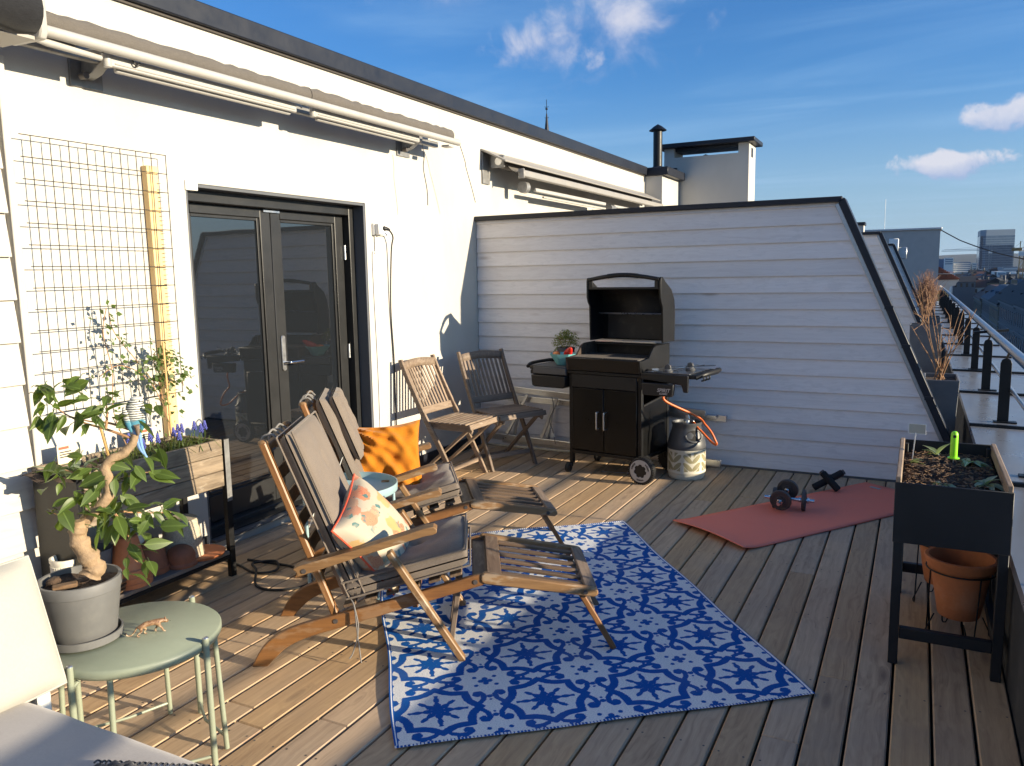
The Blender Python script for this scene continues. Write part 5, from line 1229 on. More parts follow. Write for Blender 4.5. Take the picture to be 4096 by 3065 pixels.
for k in range(26):
    x = -1.62+.32*k/25; y = 1.055+.125*k/25; part('fringe', MB().tube(spline([(x, y, .44), (x+rnd.uniform(-.004, .004), y+.010, .441), (x+rnd.uniform(-.008, .008), y+.018, .432)], 3), .0022, 5), 'knit', tb_)

gt = thing('side_table', 'round sage green metal side table carrying the potted ficus', 'table', (-2.157, 1.585, 0), math.atan2(.043, .25))
part('top', MB().lathe([(.001, .385), (.236, .385), (.247, .390), (.252, .40), (.252, .415), (.246, .421), (.001, .4225)], 64), 'green_table', gt, ang=50)
for k in range(4):
    a = k*pi/2; c_, s_ = math.cos(a), math.sin(a)
    lg = part('leg', MB().tube([(.262*c_, .262*s_, .004), (.259*c_, .259*s_, .434)], .0098, 12), 'green_table', gt)
    part('cap', MB().ell((.259*c_, .259*s_, .434), (.0098, .0098, .005), 10, 6), 'galvanised', lg)
    a2_ = a+.42; part('inner_leg', MB().tube([(.25*math.cos(a2_), .25*math.sin(a2_), .004), (.235*math.cos(a2_), .235*math.sin(a2_), .386)], .0085, 10), 'green_table', gt)
    part('clip', MB().tube([(.262*c_, .262*s_, .365), (.235*c_, .235*s_, .378)], .007, 8), 'green_table', gt)
    part('foot_brace', MB().tube([(.25*math.cos(a2_), .25*math.sin(a2_), .045), (.19*math.cos(a+1.0), .19*math.sin(a+1.0), .05), (.259*math.cos(a+pi/2), .259*math.sin(a+pi/2), .045)], .005, 8), 'green_table', gt)
PC = Vector((-2.262, 1.482, .4235))
# jaguar figure
t, b = newmat('jaguar_coat'); p, r_ = objco(t, False)
v_ = t.vor(p, 145.0); ros = t.math('MULTIPLY', t.mr(v_, .22, .30), t.mr(v_, .42, .52, 1.0, 0.0))
n_ = t.noise(p, 60.0, 3.0); sx = t.n('ShaderNodeSeparateXYZ', {0: p})
base = t.mix(t.mr(sx.outputs[2], .012, .03), (.40, .31, .20), (.27, .165, .085)); base = t.mix(t.mr(n_, .4, .65), base, (.22, .12, .065))
link(t, t.mix(t.math('MULTIPLY', ros, .85), base, (.11, .045, .02)), b.inputs['Base Color']); b.inputs['Roughness'].default_value = .45
jg = thing('jaguar_figure', 'small spotted toy jaguar walking on the green table top', 'figurine', (-2.102, 1.598, .4225), math.radians(57))
sk_ = {}
V_ = []; E_ = []; R_l = []
def sv(p, r, par=None):
    V_.append(p); R_l.append(r); 
    if par is not None: E_.append((par, len(V_)-1))
    return len(V_)-1
k_ = 1.0
pel = sv((-.030, 0, .034), .0098); mid = sv((-.008, 0, .0355), .0092, pel); sh_ = sv((.016, 0, .0365), .0098, mid)
nk = sv((.030, 0, .0385), .0066, sh_); hd = sv((.041, 0, .0345), .0072, nk); mz = sv((.050, 0, .0295), .0042, hd)
for y, kx, fx in ((-.006, -.034, -.044), (.006, -.020, -.022)):
    a = sv((-.032+(.006 if y > 0 else 0), y, .027), .0062, pel); b2 = sv((kx+.004, y*1.2, .0165), .0042, a); c2 = sv((fx, y*1.25, .0085), .0026, b2); d2 = sv((fx+.002, y*1.25, .003), .0028, c2); sv((fx+.008, y*1.25, .0022), .0024, d2)
for y, fx in ((-.0065, .034), (.0065, .010)):
    a = sv((.018, y, .028), .0056, sh_); b2 = sv(((.018+fx)/2+.002, y*1.15, .0165), .0038, a); c2 = sv((fx-.002, y*1.2, .006), .0028, b2); sv((fx+.005, y*1.2, .0025), .0028, c2)
ta = sv((-.042, 0, .030), .003, pel); tb2 = sv((-.050, .0, .016), .0024, ta); tc = sv((-.060, .001, .007), .0023, tb2); td = sv((-.070, .002, .008), .0024, tc); sv((-.074, .003, .014), .003, td)
me = bpy.data.meshes.new('body'); me.from_pydata(V_, E_, []); o_ = obj('body', me, jg)
md = o_.modifiers.new('skin', 'SKIN'); md.use_smooth_shade = True
for i, sv_ in enumerate(me.skin_vertices[0].data): sv_.radius = (R_l[i], R_l[i]); sv_.use_root = (i == 0)
md2 = o_.modifiers.new('sub', 'SUBSURF'); md2.levels = 2; md2.render_levels = 2
me.materials.append(MATS['jaguar_coat'])
for y in (-.0052, .0052): part('ear', MB().ell((.0405, y, .0418), (.0022, .0016, .0030), 8, 6), 'jaguar_coat', jg)
for y in (-.0042, .0042): part('eye', MB().ell((.0462, y, .0348), (.001, .001, .001), 6, 5), 'interior', jg)
part('nose', MB().ell((.0542, 0, .0300), (.0012, .0016, .001), 8, 6), 'interior', jg)
part('tail_tip', MB().ell((-.0745, .003, .0150), (.0034, .0034, .0040), 8, 6), 'interior', jg)

# ficus bonsai in its grey pot
fi = thing('ficus_plant', 'ficus with thick gnarled trunk in a grey pot on green table', 'potted plant', (0, 0, 0))
pp_ = part('pot', MB().lathe([(.001, .006), (.088, .006), (.092, .012), (.1135, .165), (.1165, .167), (.1185, .198), (.117, .2005), (.1085, .2005), (.105, .172), (.001, .172)], 56, PC), 'grey_pot', fi, ang=40)
part('saucer', MB().lathe([(.001, .001), (.098, .001), (.108, .006), (.110, .030), (.105, .030), (.102, .0055), (.001, .0055)], 56, PC), 'grey_pot', fi, ang=40)
def sl(u, v): 
    r_ = .1075*v; a = 2*pi*u; return (PC.x+r_*math.cos(a), PC.y+r_*math.sin(a), PC.z+.176+.008*math.sin(a*3+v*5)*v+.004*rnd.random())
part('soil', MB().grid(sl, 40, 14), 'soil', fi, fix=True)
part('bark_chip', MB().bar(PC+Vector((-.02, -.075, .188)), PC+Vector((.02, -.02, .190)), .03, .012), 'bark_chip', fi, bevel=.003)
part('bark_chip', MB().bar(PC+Vector((-.06, -.06, .188)), PC+Vector((-.07, -.02, .192)), .03, .02), 'soil', fi, bevel=.006)
def knobbly(pts, rad, amp, seed, n=16, per=5):
    rg = random.Random(seed); P = spline(pts, per); m_ = len(P)
    rs = [rad[0]+(rad[1]-rad[0])*i/(m_-1) for i in range(m_)]
    mb = MB().tube(P, [r_*(1+amp*math.sin(i*.9+seed)+rg.uniform(-amp, amp)*.6) for i, r_ in enumerate(rs)], n)
    out = []
    for p_ in mb.v:
        q_ = Vector(p_); f_ = math.sin(q_.x*130+seed)*math.sin(q_.y*110)*math.sin(q_.z*95+seed)
        out.append((q_.x+f_*.004, q_.y+f_*.003, q_.z+f_*.003))
    mb.v = out; return mb
low = [Vector(p) for p in PD['low']]; upp = [Vector(p) for p in PD['up']]
lowr = low[:]
tk = part('trunk', knobbly(lowr[:6], (.033, .021), .12, 3, 18, 6), 'bark', fi, ang=80)
part('cut_stub', knobbly([low[4], low[5], low[5]+Vector((0, 0, .02))], (.021, .016), .1, 5, 14), 'bark', tk, ang=80)
part('upper_trunk', knobbly([low[3], low[6]+Vector((-.02, .015, -.02)), low[8]]+upp[1:], (.018, .0125), .05, 7, 16, 6), 'bark', fi, ang=80)
for b_ in PD['br']: part('branch', MB().tube(spline(b_, 5), [.0045-.003*i/(5*(len(b_)-1)) for i in range(5*(len(b_)-1)+1)], 7), 'stem_tan', fi)
# one leaf, shared by all
def leaf_mesh(name, L, Wd, mat, fold=.18, curl=.25, n=8):
    m_ = MB()
    def f(u, v):
        x = L*u; w_ = Wd/2*math.sin(pi*min(1, u**.78))*(1-.25*u)*(1 if u < .92 else (1-u)/.08); w_ = max(w_, .0004)
        y = (2*v-1)*w_
        return (x, y, fold*abs(y)*1.0-curl*L*u*u)
    m_.grid(f, n, 4)
    return m_.mesh(name, mat, True, 60)
LM = [leaf_mesh('leaf', .072, .040, 'ficus_leaf', .2, .18), leaf_mesh('leaf', .062, .036, 'ficus_leaf', .35, .30), leaf_mesh('leaf', .080, .038, 'ficus_leaf', .15, .1), leaf_mesh('leaf', .066, .030, 'ficus_leaf', .5, .35)]
rl = random.Random(17)
view = Vector((-.83, .56, -.2))
brp = [Vector(p) for b_ in PD['br'] for p in spline(b_, 3)]
def put_leaf(c, sc=1.0):
    c = Vector(c)
    near = min(brp, key=lambda q: (q-c).length)
    d = (c-near); d = d.normalized() if d.length > .01 else Vector((rl.uniform(-1, 1), rl.uniform(-1, 1), 0)).normalized()
    d = (d*.6+Vector((rl.uniform(-.7, .7), rl.uniform(-.7, .7), rl.uniform(-.9, .15)))).normalized()
    up_ = (Vector((.5, -.15, .75))+Vector((rl.uniform(-.8, .8), rl.uniform(-.8, .8), rl.uniform(-.5, .5)))).normalized()
    R_ = frame((0, 0, 0), d, up_)
    s_ = sc*rl.uniform(.58, 1.18)
    base = c-d*.035*s_
    o_ = obj('leaf', rl.choice(LM), fi, None, None, Matrix.Translation(base) @ R_.to_4x4() @ Matrix.Scale(s_, 4))
    tg = near if (near-base).length < .07 else base-d*.018
    if (tg-base).length > .004: return (tg, base)
ps = MB()
for i, c in enumerate(PD['lv']):
    for k in range(2 if i % 3 else 3):
        j = Vector((rl.gauss(0, .016), rl.gauss(0, .016), rl.gauss(0, .018)))+Vector((-.83, .56, 0))*rl.uniform(-.05, .05)
        if k == 0: j = Vector((-.83, .56, 0))*rl.uniform(-.03, .03)
        q = put_leaf(Vector(c)+j)
        if q: ps.tube([q[0], (q[0]+q[1])/2+Vector((0, 0, .004)), q[1]], .0011, 5)
stuff(part('petiole', ps, 'vine_leaf', fi))

# budgerigar figure on the trunk
t, b = newmat('budgie_plumage'); p = worldco(t); r_ = None
sx = t.n('ShaderNodeSeparateXYZ', {0: p})
wob = t.math('MULTIPLY', t.noise(p, 120.0, 2.0), 3.2)
bars_ = t.math('SINE', t.math('ADD', t.math('MULTIPLY', sx.outputs[2], 900.0), wob))
bw = t.mix(t.mr(bars_, -.05, .35), (.09, .09, .085), (.66, .66, .60))
zb = PD['bird']['belly'][2]; zh = PD['bird']['head'][2]
crown = t.mr(sx.outputs[2], zh+.004, zh+.012); bw = t.mix(crown, bw, (.62, .62, .55))
blue = t.mr(t.math('ADD', sx.outputs[2], t.math('MULTIPLY', t.noise(p, 70.0), .02)), zb+.020, zb+.028, 1.0, 0.0)
link(t, t.mix(blue, bw, (.07, .24, .33)), b.inputs['Base Color']); b.inputs['Roughness'].default_value = .6
plain('tail_blue', (.16, .30, .55), .5, 0, .2, 200, .3); plain('beak', (.55, .50, .36), .4); plain('wing_brown', (.22, .16, .12), .6, 0, .4, 160, .4)
bd_ = thing('budgie_figure', 'blue and white budgerigar perched on top of the ficus trunk', 'bird figure')
B_ = {k: Vector(v) for k, v in PD['bird'].items()}
rt_ = Vector((.56, .83, 0))
P = [B_['crown']+Vector((0, 0, .004)), B_['crown'], B_['head'], B_['neck'], B_['body'], B_['belly'], B_['rump']]
part('body', MB().tube(spline(P, 5), [.002]*1+[.008, .0125, .0155, .017, .0178]+[.0182]*3+[.0182, .019, .021, .0235, .0255, .0268, .0275, .0275, .027, .026, .0245, .0225, .020, .0175, .015, .0125, .0105, .009, .008, .007, .006][:22]+[.006]*0, 18) if False else MB().tube(spline(P, 5), [max(.002, v) for v in np.interp(np.linspace(0, 1, 31), [0, .06, .17, .33, .5, .68, .85, 1], [.002, .010, .0180, .0190, .0255, .0290, .021, .008])], 20), 'budgie_plumage', bd_, ang=80)
for s_ in (-1, 1):
    o_ = part('wing', MB().ell((0, 0, 0), (.010, .0075, .042), 12, 10), 'budgie_plumage' if s_ > 0 else 'budgie_plumage', bd_, ang=80, loc=B_['body']+rt_*.021*s_+Vector((.010, -.010, -.012)))
    o_.rotation_euler = (0.15, 0.18*s_, .6)
for s_ in (-.006, 0.006): part('tail_feather', MB().tube(spline([B_['rump']+rt_*s_+Vector((.004, -.004, .02)), B_['rump'].lerp(B_['tail'], .5)+rt_*(s_*.6-.006), B_['tail']+rt_*s_*.4+Vector((0, 0, .02 if s_ < 0 else 0))], 6), [.008-.0005*i for i in range(13)], 8), 'tail_blue', bd_)
part('wing_tip', MB().tube([B_['belly']+rt_*.006+Vector((.018, -.016, .0)), B_['rump']+rt_*.004+Vector((.010, -.008, -.012))], [.009, .004], 10), 'wing_brown', bd_)
part('beak', MB().ell(B_['beak'], (.0055, .0055, .0065), 10, 8), 'beak', bd_)
part('eye', MB().ell(B_['eye']+Vector((.0145, -.009, .0)), (.0026, .0026, .0026), 8, 6), 'interior', bd_)

# weathered planter box on steel legs
pb = thing('planter_box', 'weathered wooden planter box on black steel legs by the wall', 'planter', (-3.10, 0, 0))
for z in (.485, .566, .647):
    for x in (-.012, -.318): bar('board', (x, 2.09, z+.039), (x, 2.845, z+.039), .022, .078, 'planter_wood', pb, up=(0, 0, 1))
    bar('board', (-.306, 2.835, z+.039), (-.024, 2.835, z+.039), .020, .078, 'planter_wood', pb)
part('shade_sheet', MB().box((-.315, 2.066, .15), (-.012, 2.0885, .715)), 'black_metal', pb, bevel=.002)  # black sheet stands in for the shade on the box's left end
part('liner', MB().box((-.306, 2.09, .50), (-.024, 2.824, .66)), 'bitumen', pb)
m_ = MB(); m_.grid(lambda u, v: (-.306+.282*u, 2.0+.824*v, .695+.012*math.sin(u*9+v*14)+.006*rnd.random()), 18, 50); part('soil', m_, 'soil', pb)
for y in (2.868, 2.05):
    for x in (-.004, -.33):
        zt_ = .725 if y > 2.5 else .15
        part('leg', MB().box((x-.022, y-.017, 0), (x+.003, y-.011, zt_)).box((x-.003, y-.011, 0), (x+.003, y+.017, zt_)), 'black_metal', pb)
part('leg_face', MB().box((.0035, 2.852, .40), (.0045, 2.884, .722)), 'bracket_metal', pb)
for x in (-.012, -.32): bar('shelf_rail', (x, 2.05, .108), (x, 2.86, .108), .02, .02, 'black_metal', pb)
for x in (-.055, -.17, -.285): bar('shelf_board', (x, 1.95, .130), (x, 2.85, .130), .108, .020, 'grey_plank', pb)
# pots stored on the shelf
def lathe_pot(name, label, cat, pos, prof, mat, group='empty pots stored on the planter shelf', n=36, extra=None):
    t_ = thing(name, label, cat, pos, 0, group); part('body', MB().lathe(prof, n), mat, t_, ang=40)
    if extra: extra(t_)
    return t_
UP = lambda r0, r1, h: [(.001, h), (r0-.004, h), (r0, h-.006), (r1, .03), (r1+.006, .028), (r1+.006, .0), (r1-.006, .0), (r0-.012, h-.014), (.001, h-.014)]
lathe_pot('upturned_pot', 'speckled stone coloured pot upside down on the planter shelf', 'pot', (-3.25, 2.685, .141), [(.001, .20), (.078, .20), (.083, .192), (.101, .008), (.097, .0), (.088, .0), (.001, .18)], 'granite_pot', extra=lambda t_: part('saucer', MB().lathe([(.001, .001), (.112, .001), (.118, .014), (.110, .014), (.001, .004)], 32, (.06, .06, 0)), 'terracotta', t_))
lathe_pot('upturned_bowl', 'brown glazed clay bowl upside down at front of planter shelf', 'bowl', (-3.165, 2.60, .141), [(.001, .098), (.03, .096), (.055, .08), (.068, .05), (.066, .022), (.075, .010), (.074, .0), (.06, .0), (.001, .05)], 'terracotta_dark')
lathe_pot('clay_pot', 'upturned orange terracotta pot on a stack of terracotta saucers', 'pot', (-3.19, 2.33, .141), [(.001, .225), (.045, .225), (.050, .215), (.078, .08), (.09, .078), (.092, .05), (.095, .048), (.096, .022), (.099, .02), (.099, .0), (.001, .0)], 'terracotta')
lathe_pot('clay_pot', 'dark terracotta pot stack between the orange pot and the speckled pot', 'pot', (-3.23, 2.475, .141), UP(.06, .082, .15), 'terracotta_dark')
lathe_pot('white_pot', 'white square shouldered pot behind the terracotta pots', 'pot', (-3.30, 2.42, .141), [(.001, .001), (.06, .001), (.075, .20), (.07, .20), (.06, .19), (.001, .05)], 'cream_pot')
def ribs(t_):
    m_ = MB()
    for k in range(40): a = 2*pi*k/40; m_.tube([(.058*math.cos(a), .058*math.sin(a), .01), (.064*math.cos(a), .064*math.sin(a), .175)], .003, 5)
    stuff(part('rib', m_, 'cream_pot', t_))
lathe_pot('ribbed_pot', 'cream pot with vertical ribs at left end of planter shelf', 'pot', (-3.24, 2.075, .141), [(.001, .001), (.056, .001), (.062, .18), (.068, .19), (.068, .205), (.060, .205), (.055, .19), (.001, .03)], 'cream_pot', extra=ribs)
lathe_pot('grey_pot', 'bluish grey round pot next to the cream ribbed pot', 'pot', (-3.27, 2.22, .141), [(.001, .001), (.065, .001), (.080, .19), (.075, .19), (.066, .18), (.001, .05)], 'tall_pot')
lathe_pot('plate_stack', 'stack of brown and cream saucers at front of planter shelf', 'saucers', (-3.17, 2.20, .141), [(.001, .0), (.05, .0), (.075, .012), (.076, .018), (.06, .018), (.08, .032), (.081, .038), (.064, .038), (.083, .052), (.084, .058), (.001, .050)], 'bark_chip')
# plants in the box
lfm = [leaf_mesh('blade', .11, .008, 'grass_leaf', .8, .35), leaf_mesh('blade', .09, .007, 'grass_leaf', .8, .75)]
def muscari(label, y, n_l, n_f):
    t_ = thing('grape_hyacinth', label, 'flowers', (-3.22, y, .70), 0, 'grape hyacinths in the planter box')
    m_ = MB()
    for k in range(n_l):
        a = rnd.uniform(0, 2*pi); b0 = Vector((rnd.gauss(0, .045), rnd.gauss(0, .03), -.005)); L = rnd.uniform(.07, .14); el = rnd.uniform(.35, 1.2)
        d = Vector((math.cos(a), math.sin(a), 0)); sd_ = d.cross(Vector((0, 0, 1)))*.0032
        q0 = b0; q1 = b0+d*L*.4*math.cos(el)+Vector((0, 0, L*.55*math.sin(el))); q2 = b0+d*L*math.cos(el)*.95+Vector((0, 0, L*.75*math.sin(el)-L*.18))
        m_.add([q0-sd_, q0+sd_, q1-sd_, q1+sd_, q2], [(0, 1, 3, 2), (2, 3, 4)])
    stuff(part('leaves', m_, 'grass_leaf', t_, smooth=False, fix=False))
    for k in range(n_f):
        bx_, by_ = rnd.uniform(-.04, .10), rnd.gauss(0, .035); h = rnd.uniform(.065, .115)
        f_ = part('flower', MB().tube([(bx_, by_, .0), (bx_+.004, by_, h*.6), (bx_+.003, by_+.003, h)], .0022, 5), 'vine_leaf', t_)
        m2 = MB()
        for i in range(26):
            a = i*2.4; zz_ = h-.012+.042*i/26; rr = .0098*(1-i/30)
            m2.ell((bx_+.003+rr*math.cos(a), by_+.003+rr*math.sin(a), zz_), (.0042, .0042, .0045), 6, 4)
        stuff(part('spike', m2, 'muscari', f_))
for y, nl_, nf, lb in ((2.78, 70, 3, 'blue grape hyacinths at the right end of the planter box'), (2.68, 80, 3, 'blue grape hyacinths second from right end of planter box'), (2.58, 80, 3, 'grape hyacinths in the middle of the planter box right of bird'), (2.47, 90, 2, 'low grape hyacinth clump behind the ficus trunk'), (2.36, 90, 1, 'mostly leafy grape hyacinth clump left of the ficus trunk')): muscari(lb, y, nl_, nf)
le = thing('lambs_ear', 'low plant with broad grey green leaves at left end of planter', 'plant', (-3.17, 2.10, .70))
lem = [leaf_mesh('broad_leaf', .11, .05, 'grey_leaf', .2, .3), leaf_mesh('broad_leaf', .09, .045, 'grey_leaf', .3, .5)]
for k in range(26):
    a = rnd.uniform(0, 2*pi); el = rnd.uniform(-.1, 1.0); d = Vector((math.cos(a)*math.cos(el), math.sin(a)*math.cos(el), math.sin(el)))
    obj('leaf', rnd.choice(lem), le, None, None, Matrix.Translation((rnd.gauss(0, .03), rnd.gauss(0, .05), rnd.uniform(0, .03))) @ frame((0, 0, 0), d, (0, 0, 1)).to_4x4() @ Matrix.Scale(rnd.uniform(.7, 1.1), 4))
vn = thing('climbing_vine', 'small leaved vine climbing the mesh above the planter box', 'vine', (0, 0, 0))
m_ = MB(); st_ = MB()
stems = [[(-3.36, 2.77, .70), (-3.40, 2.77, .85), (-3.42, 2.76, 1.0), (-3.40, 2.72, 1.12), (-3.42, 2.76, 1.17), (-3.40, 2.84, 1.12)], [(-3.36, 2.76, .70), (-3.41, 2.755, .95), (-3.42, 2.64, 1.13), (-3.42, 2.57, 1.22), (-3.42, 2.52, 1.30), (-3.42, 2.51, 1.38)], [(-3.38, 2.52, .72), (-3.42, 2.49, .9), (-3.42, 2.50, 1.1), (-3.42, 2.47, 1.28), (-3.41, 2.49, 1.4)], [(-3.38, 2.77, .8), (-3.41, 2.70, 1.02), (-3.42, 2.55, 1.12), (-3.42, 2.43, 1.08)], [(-3.40, 2.77, 1.0), (-3.38, 2.85, 1.05), (-3.39, 2.88, .98)]]
rv = random.Random(5)
for s_ in stems:
    P = spline(s_, 8); st_.tube(P, .0022, 5)
    for i, p_ in enumerate(P):
        dens = 4 if p_.z > 1.0 and p_.y > 2.65 else 1.3
        for _ in range(int(dens+rv.random())):
            c = p_+Vector((rv.uniform(0, .05), rv.gauss(0, .03), rv.gauss(0, .03))); d = Vector((rv.uniform(-.3, 1), rv.uniform(-1, 1), rv.uniform(-1, .4))).normalized(); L = rv.uniform(.014, .026)
            n2 = d.cross(Vector((rv.random(), rv.random(), rv.random()))).normalized()*L*.62
            m_.add([c, c+d*L*.5+n2, c+d*L*1.25, c+d*L*.5-n2], [(0, 1, 2, 3)])
stuff(part('leaves', m_, 'vine_leaf', vn, smooth=False, fix=False)); part('stems', st_, 'stem_tan', vn)['kind'] = 'stuff'
for lb, p0_, p1_ in (('thin bamboo cane standing in the planter under the vine', (-3.34, 2.745, .66), (-3.36, 2.75, 1.22)), ('thick short bamboo cane leaning in the planter behind ficus', (-3.24, 2.33, .66), (-3.20, 2.255, .90))):
    o_ = part('bamboo_cane', MB().tube([p0_, p1_], .0055, 8), 'bamboo'); tag(o_, lb, 'cane', 'bamboo canes in the planter box')
for lb, y in (('cardboard plant label with red print between the leaves left of trunk', 2.215), ('cardboard plant label with red print behind the blue bird', 2.625)):
    t_ = thing('plant_label', lb, 'label', (-3.37, y, .72), 0, 'cardboard plant labels'); part('card', MB().box((-.001, -.055, .0), (.001, .055, .085)), 'label_card', t_)
    part('print', MB().box((.0012, -.048, .065), (.0016, .0, .077)), 'label_red', t_)
    pr_ = MB()
    for k in range(3): pr_.box((.0012, -.045, .028+.011*k), (.0016, .03-.01*k, .033+.011*k))
    stuff(part('small_print', pr_, 'wire', t_))
cb_ = part('floor_cable', MB().tube(spline([(-3.40, 2.95, .05), (-3.2, 2.98, .008), (-3.02, 2.93, .007), (-2.93, 2.99, .014), (-3.02, 3.08, .02), (-3.12, 3.02, .012), (-3.02, 2.94, .018), (-2.88, 2.80, .007), (-2.75, 2.80, .007), (-2.66, 2.90, .007), (-2.72, 3.02, .007), (-2.9, 3.08, .007), (-3.2, 3.06, .007)], 8), .0065, 8), 'cable_black')
tag(cb_, 'black cable lying in loose loops on deck beside the planter leg', 'cable')

# ------------------------------------------------------------------ right edge: raised planter, tall pots, city
rp = thing('raised_planter', 'tall black raised planter with soil and seedlings in right foreground', 'planter', (-.045, 3.26, 0))
WX, WY = .378, .795
for x in (0, WX-.034):
    for y in (0, WY-.034): part('leg', MB().box((x, y, 0), (x+.034, y+.034, .722 if y > .1 else .49)), 'planter_black', rp, bevel=.002)
part('front_panel', MB().box((-.003, -.003, .488), (WX+.003, .004, .722)), 'planter_black', rp, bevel=.002)
part('back_panel', MB().box((-.003, WY-.004, .488), (WX+.003, WY+.003, .735)), 'planter_black', rp, bevel=.002)
for x in (-.003, WX-.001): part('side_panel', MB().box((x, .0045, .488), (x+.004, WY-.0045, .70)), 'planter_black', rp)
for x in (.009, WX-.009): bar('edge_board', (x, .006, .718), (x, WY-.006, .718), .018, .05, 'silver_wood', rp)
part('bottom', MB().box((.003, .005, .488), (WX-.003, WY-.005, .50)), 'planter_black', rp)
for y in (0, WY-.034): part('lower_bar', MB().box((.0345, y+.004, .105), (WX-.0345, y+.030, .150)), 'planter_black', rp, bevel=.002)
for x in (0, WX-.034): part('lower_bar', MB().box((x+.004, .0345, .105), (x+.030, WY-.0345, .150)), 'planter_black', rp, bevel=.002)
m_ = MB(); rs_ = random.Random(3); hg = {}
def so2(u, v): return (.019+(WX-.038)*u, .008+(WY-.016)*v, .675+.018*math.sin(u*3.1)*math.sin(v*3.1)+rs_.uniform(-.006, .008)+.008*math.sin(u*15)*math.sin(v*23))
m_.grid(so2, 46, 90); part('soil', m_, 'soil', rp, smooth=False)
chp = MB()
for k in range(420):
    u, v = rs_.random(), rs_.random(); c = Vector((.03+(WX-.06)*u, .02+(WY-.04)*v, .684+.018*math.sin(u*3.1)*math.sin(v*3.1)+rs_.uniform(0, .006)))
    a = rs_.uniform(0, pi); d = Vector((math.cos(a), math.sin(a), rs_.uniform(-.3, .3))); L = rs_.uniform(.004, .016)
    chp.bar(c-d*L, c+d*L, rs_.uniform(.002, .006), .002)
stuff(part('mulch', chp, 'bark_chip', rp, smooth=False))
lm2 = [leaf_mesh('leaf', .075, .034, 'lettuce_leaf', .5, .35), leaf_mesh('leaf', .060, .028, 'lettuce_leaf', .3, .6)]
for i, (x, y, n_, sc, lb) in enumerate(((.105, 3.95, 6, 1.15, 'wilted seedling at the far left of the raised planter'), (.225, 3.84, 8, 1.6, 'largest pale green seedling beside the green stake'), (.115, 3.42, 6, 1.25, 'seedling at the near left of the raised planter'), (.262, 3.47, 10, 1.25, 'withered spiky seedling at the near right of raised planter'), (.0, 3.76, 5, 1.1, 'small grey green seedling at the left edge of raised planter'))):
    t_ = thing('seedling', lb, 'seedling', (x, y, .688), 0, 'seedlings in the raised planter')
    for k in range(n_):
        a = rs_.uniform(0, 2*pi); el = rs_.uniform(-.05, 1.1); d = Vector((math.cos(a)*math.cos(el), math.sin(a)*math.cos(el), math.sin(el)))
        obj('leaf', rs_.choice(lm2), t_, None, None, Matrix.Translation((0, 0, .003)) @ frame((0, 0, 0), d, (0, 0, 1)).to_4x4() @ Matrix.Scale(sc*rs_.uniform(.6, 1.1), 4))
sg = thing('plant_marker', 'small blank plant marker with white frame at back of planter', 'marker', (.005, 3.86, .69), -.1)
part('stake', MB().bar((0, 0, -.02), (.010, 0, .115), .004, .004, up=(0, 1, 0)), 'tag_white', sg)
part('plate', MB().box((-.017, -.0015, .112), (.047, .0005, .152)), 'tag_grey', sg); 
fr_ = MB()
for lo, hi in (((-.020, -.003, .109), (.050, .001, .1118)), ((-.020, -.003, .1522), (.050, .001, .155)), ((-.020, -.003, .1119), (-.0172, .001, .1521)), ((.0472, -.003, .1119), (.050, .001, .1521))): fr_.box(lo, hi)
part('frame', fr_, 'tag_white', sg)
gs = thing('moisture_stake', 'bright lime green plastic stake standing in the planter soil', 'garden stake', (.162, 3.80, .69))
part('pin', MB().tube([(0, 0, -.04), (0, 0, .03)], .003, 8), 'bracket_metal', gs)
part('barrel', MB().lathe([(.001, .03), (.0145, .03), (.0145, .125), (.013, .135), (.008, .1415), (.001, .143)], 24), 'lime_plastic', gs, ang=40)
part('flange', MB().lathe([(.001, .026), (.023, .026), (.023, .030), (.001, .030)], 24), 'lime_plastic', gs)
part('window', MB().box((-.006, -.0150, .117), (.006, -.0138, .128)), 'bitumen', gs)
def stand_pot(label, pos, k, rim_z, stand_h):
    t_ = thing('terracotta_pot', label, 'flower pot', pos, 0, 'terracotta pots in wire stands')
    h = rim_z-stand_h
    part('pot', MB().lathe([(.001, .0), (.075*k, .0), (.079*k, .006), (.112*k, h-.045), (.124*k, h-.042), (.133*k, h-.02), (.137*k, h-.004), (.133*k, h), (.120*k, h), (.112*k, h-.03), (.074*k, .012), (.001, .012)], 48, (0, 0, stand_h)), 'terracotta', t_, ang=40)
    return t_
def wire_stand(label, pos, k, rim_z):
    t_ = thing('wire_stand', label, 'plant stand', pos, 0, 'wire stands under the terracotta pots')
    R_ = .127*k; z_ = rim_z-.052
    part('ring', MB().tube([(R_*math.cos(2*pi*i/40), R_*math.sin(2*pi*i/40), z_) for i in range(40)], .0035, 8, closed=True), 'black_metal', t_)
    for j in range(4):
        a = j*pi/2+.35; c_, s_ = math.cos(a), math.sin(a); tx_, ty_ = -s_, c_
        part('hairpin_leg', MB().tube([(R_*c_+tx_*.024, R_*s_+ty_*.024, z_), (R_*c_+tx_*.009, R_*s_+ty_*.009, .012), (R_*c_+tx_*.005, R_*s_+ty_*.005, .004), (R_*c_-tx_*.005, R_*s_-ty_*.005, .004), (R_*c_-tx_*.009, R_*s_-ty_*.009, .012), (R_*.70*c_-tx_*.016, R_*.70*s_-ty_*.016, .090)], .003, 7), 'black_metal', t_)
    return t_
stand_pot('larger empty terracotta pot in wire stand under the raised planter', (.205, 3.63, 0), 1.0, .345, .095); wire_stand('black hairpin wire stand holding the larger terracotta pot', (.205, 3.63, 0), 1.0, .345)
stand_pot('second terracotta pot behind the larger one, partly hidden by planter legs', (.155, 3.98, 0), .95, .34, .10); wire_stand('black hairpin wire stand holding the rear terracotta pot', (.155, 3.98, 0), .95, .34)

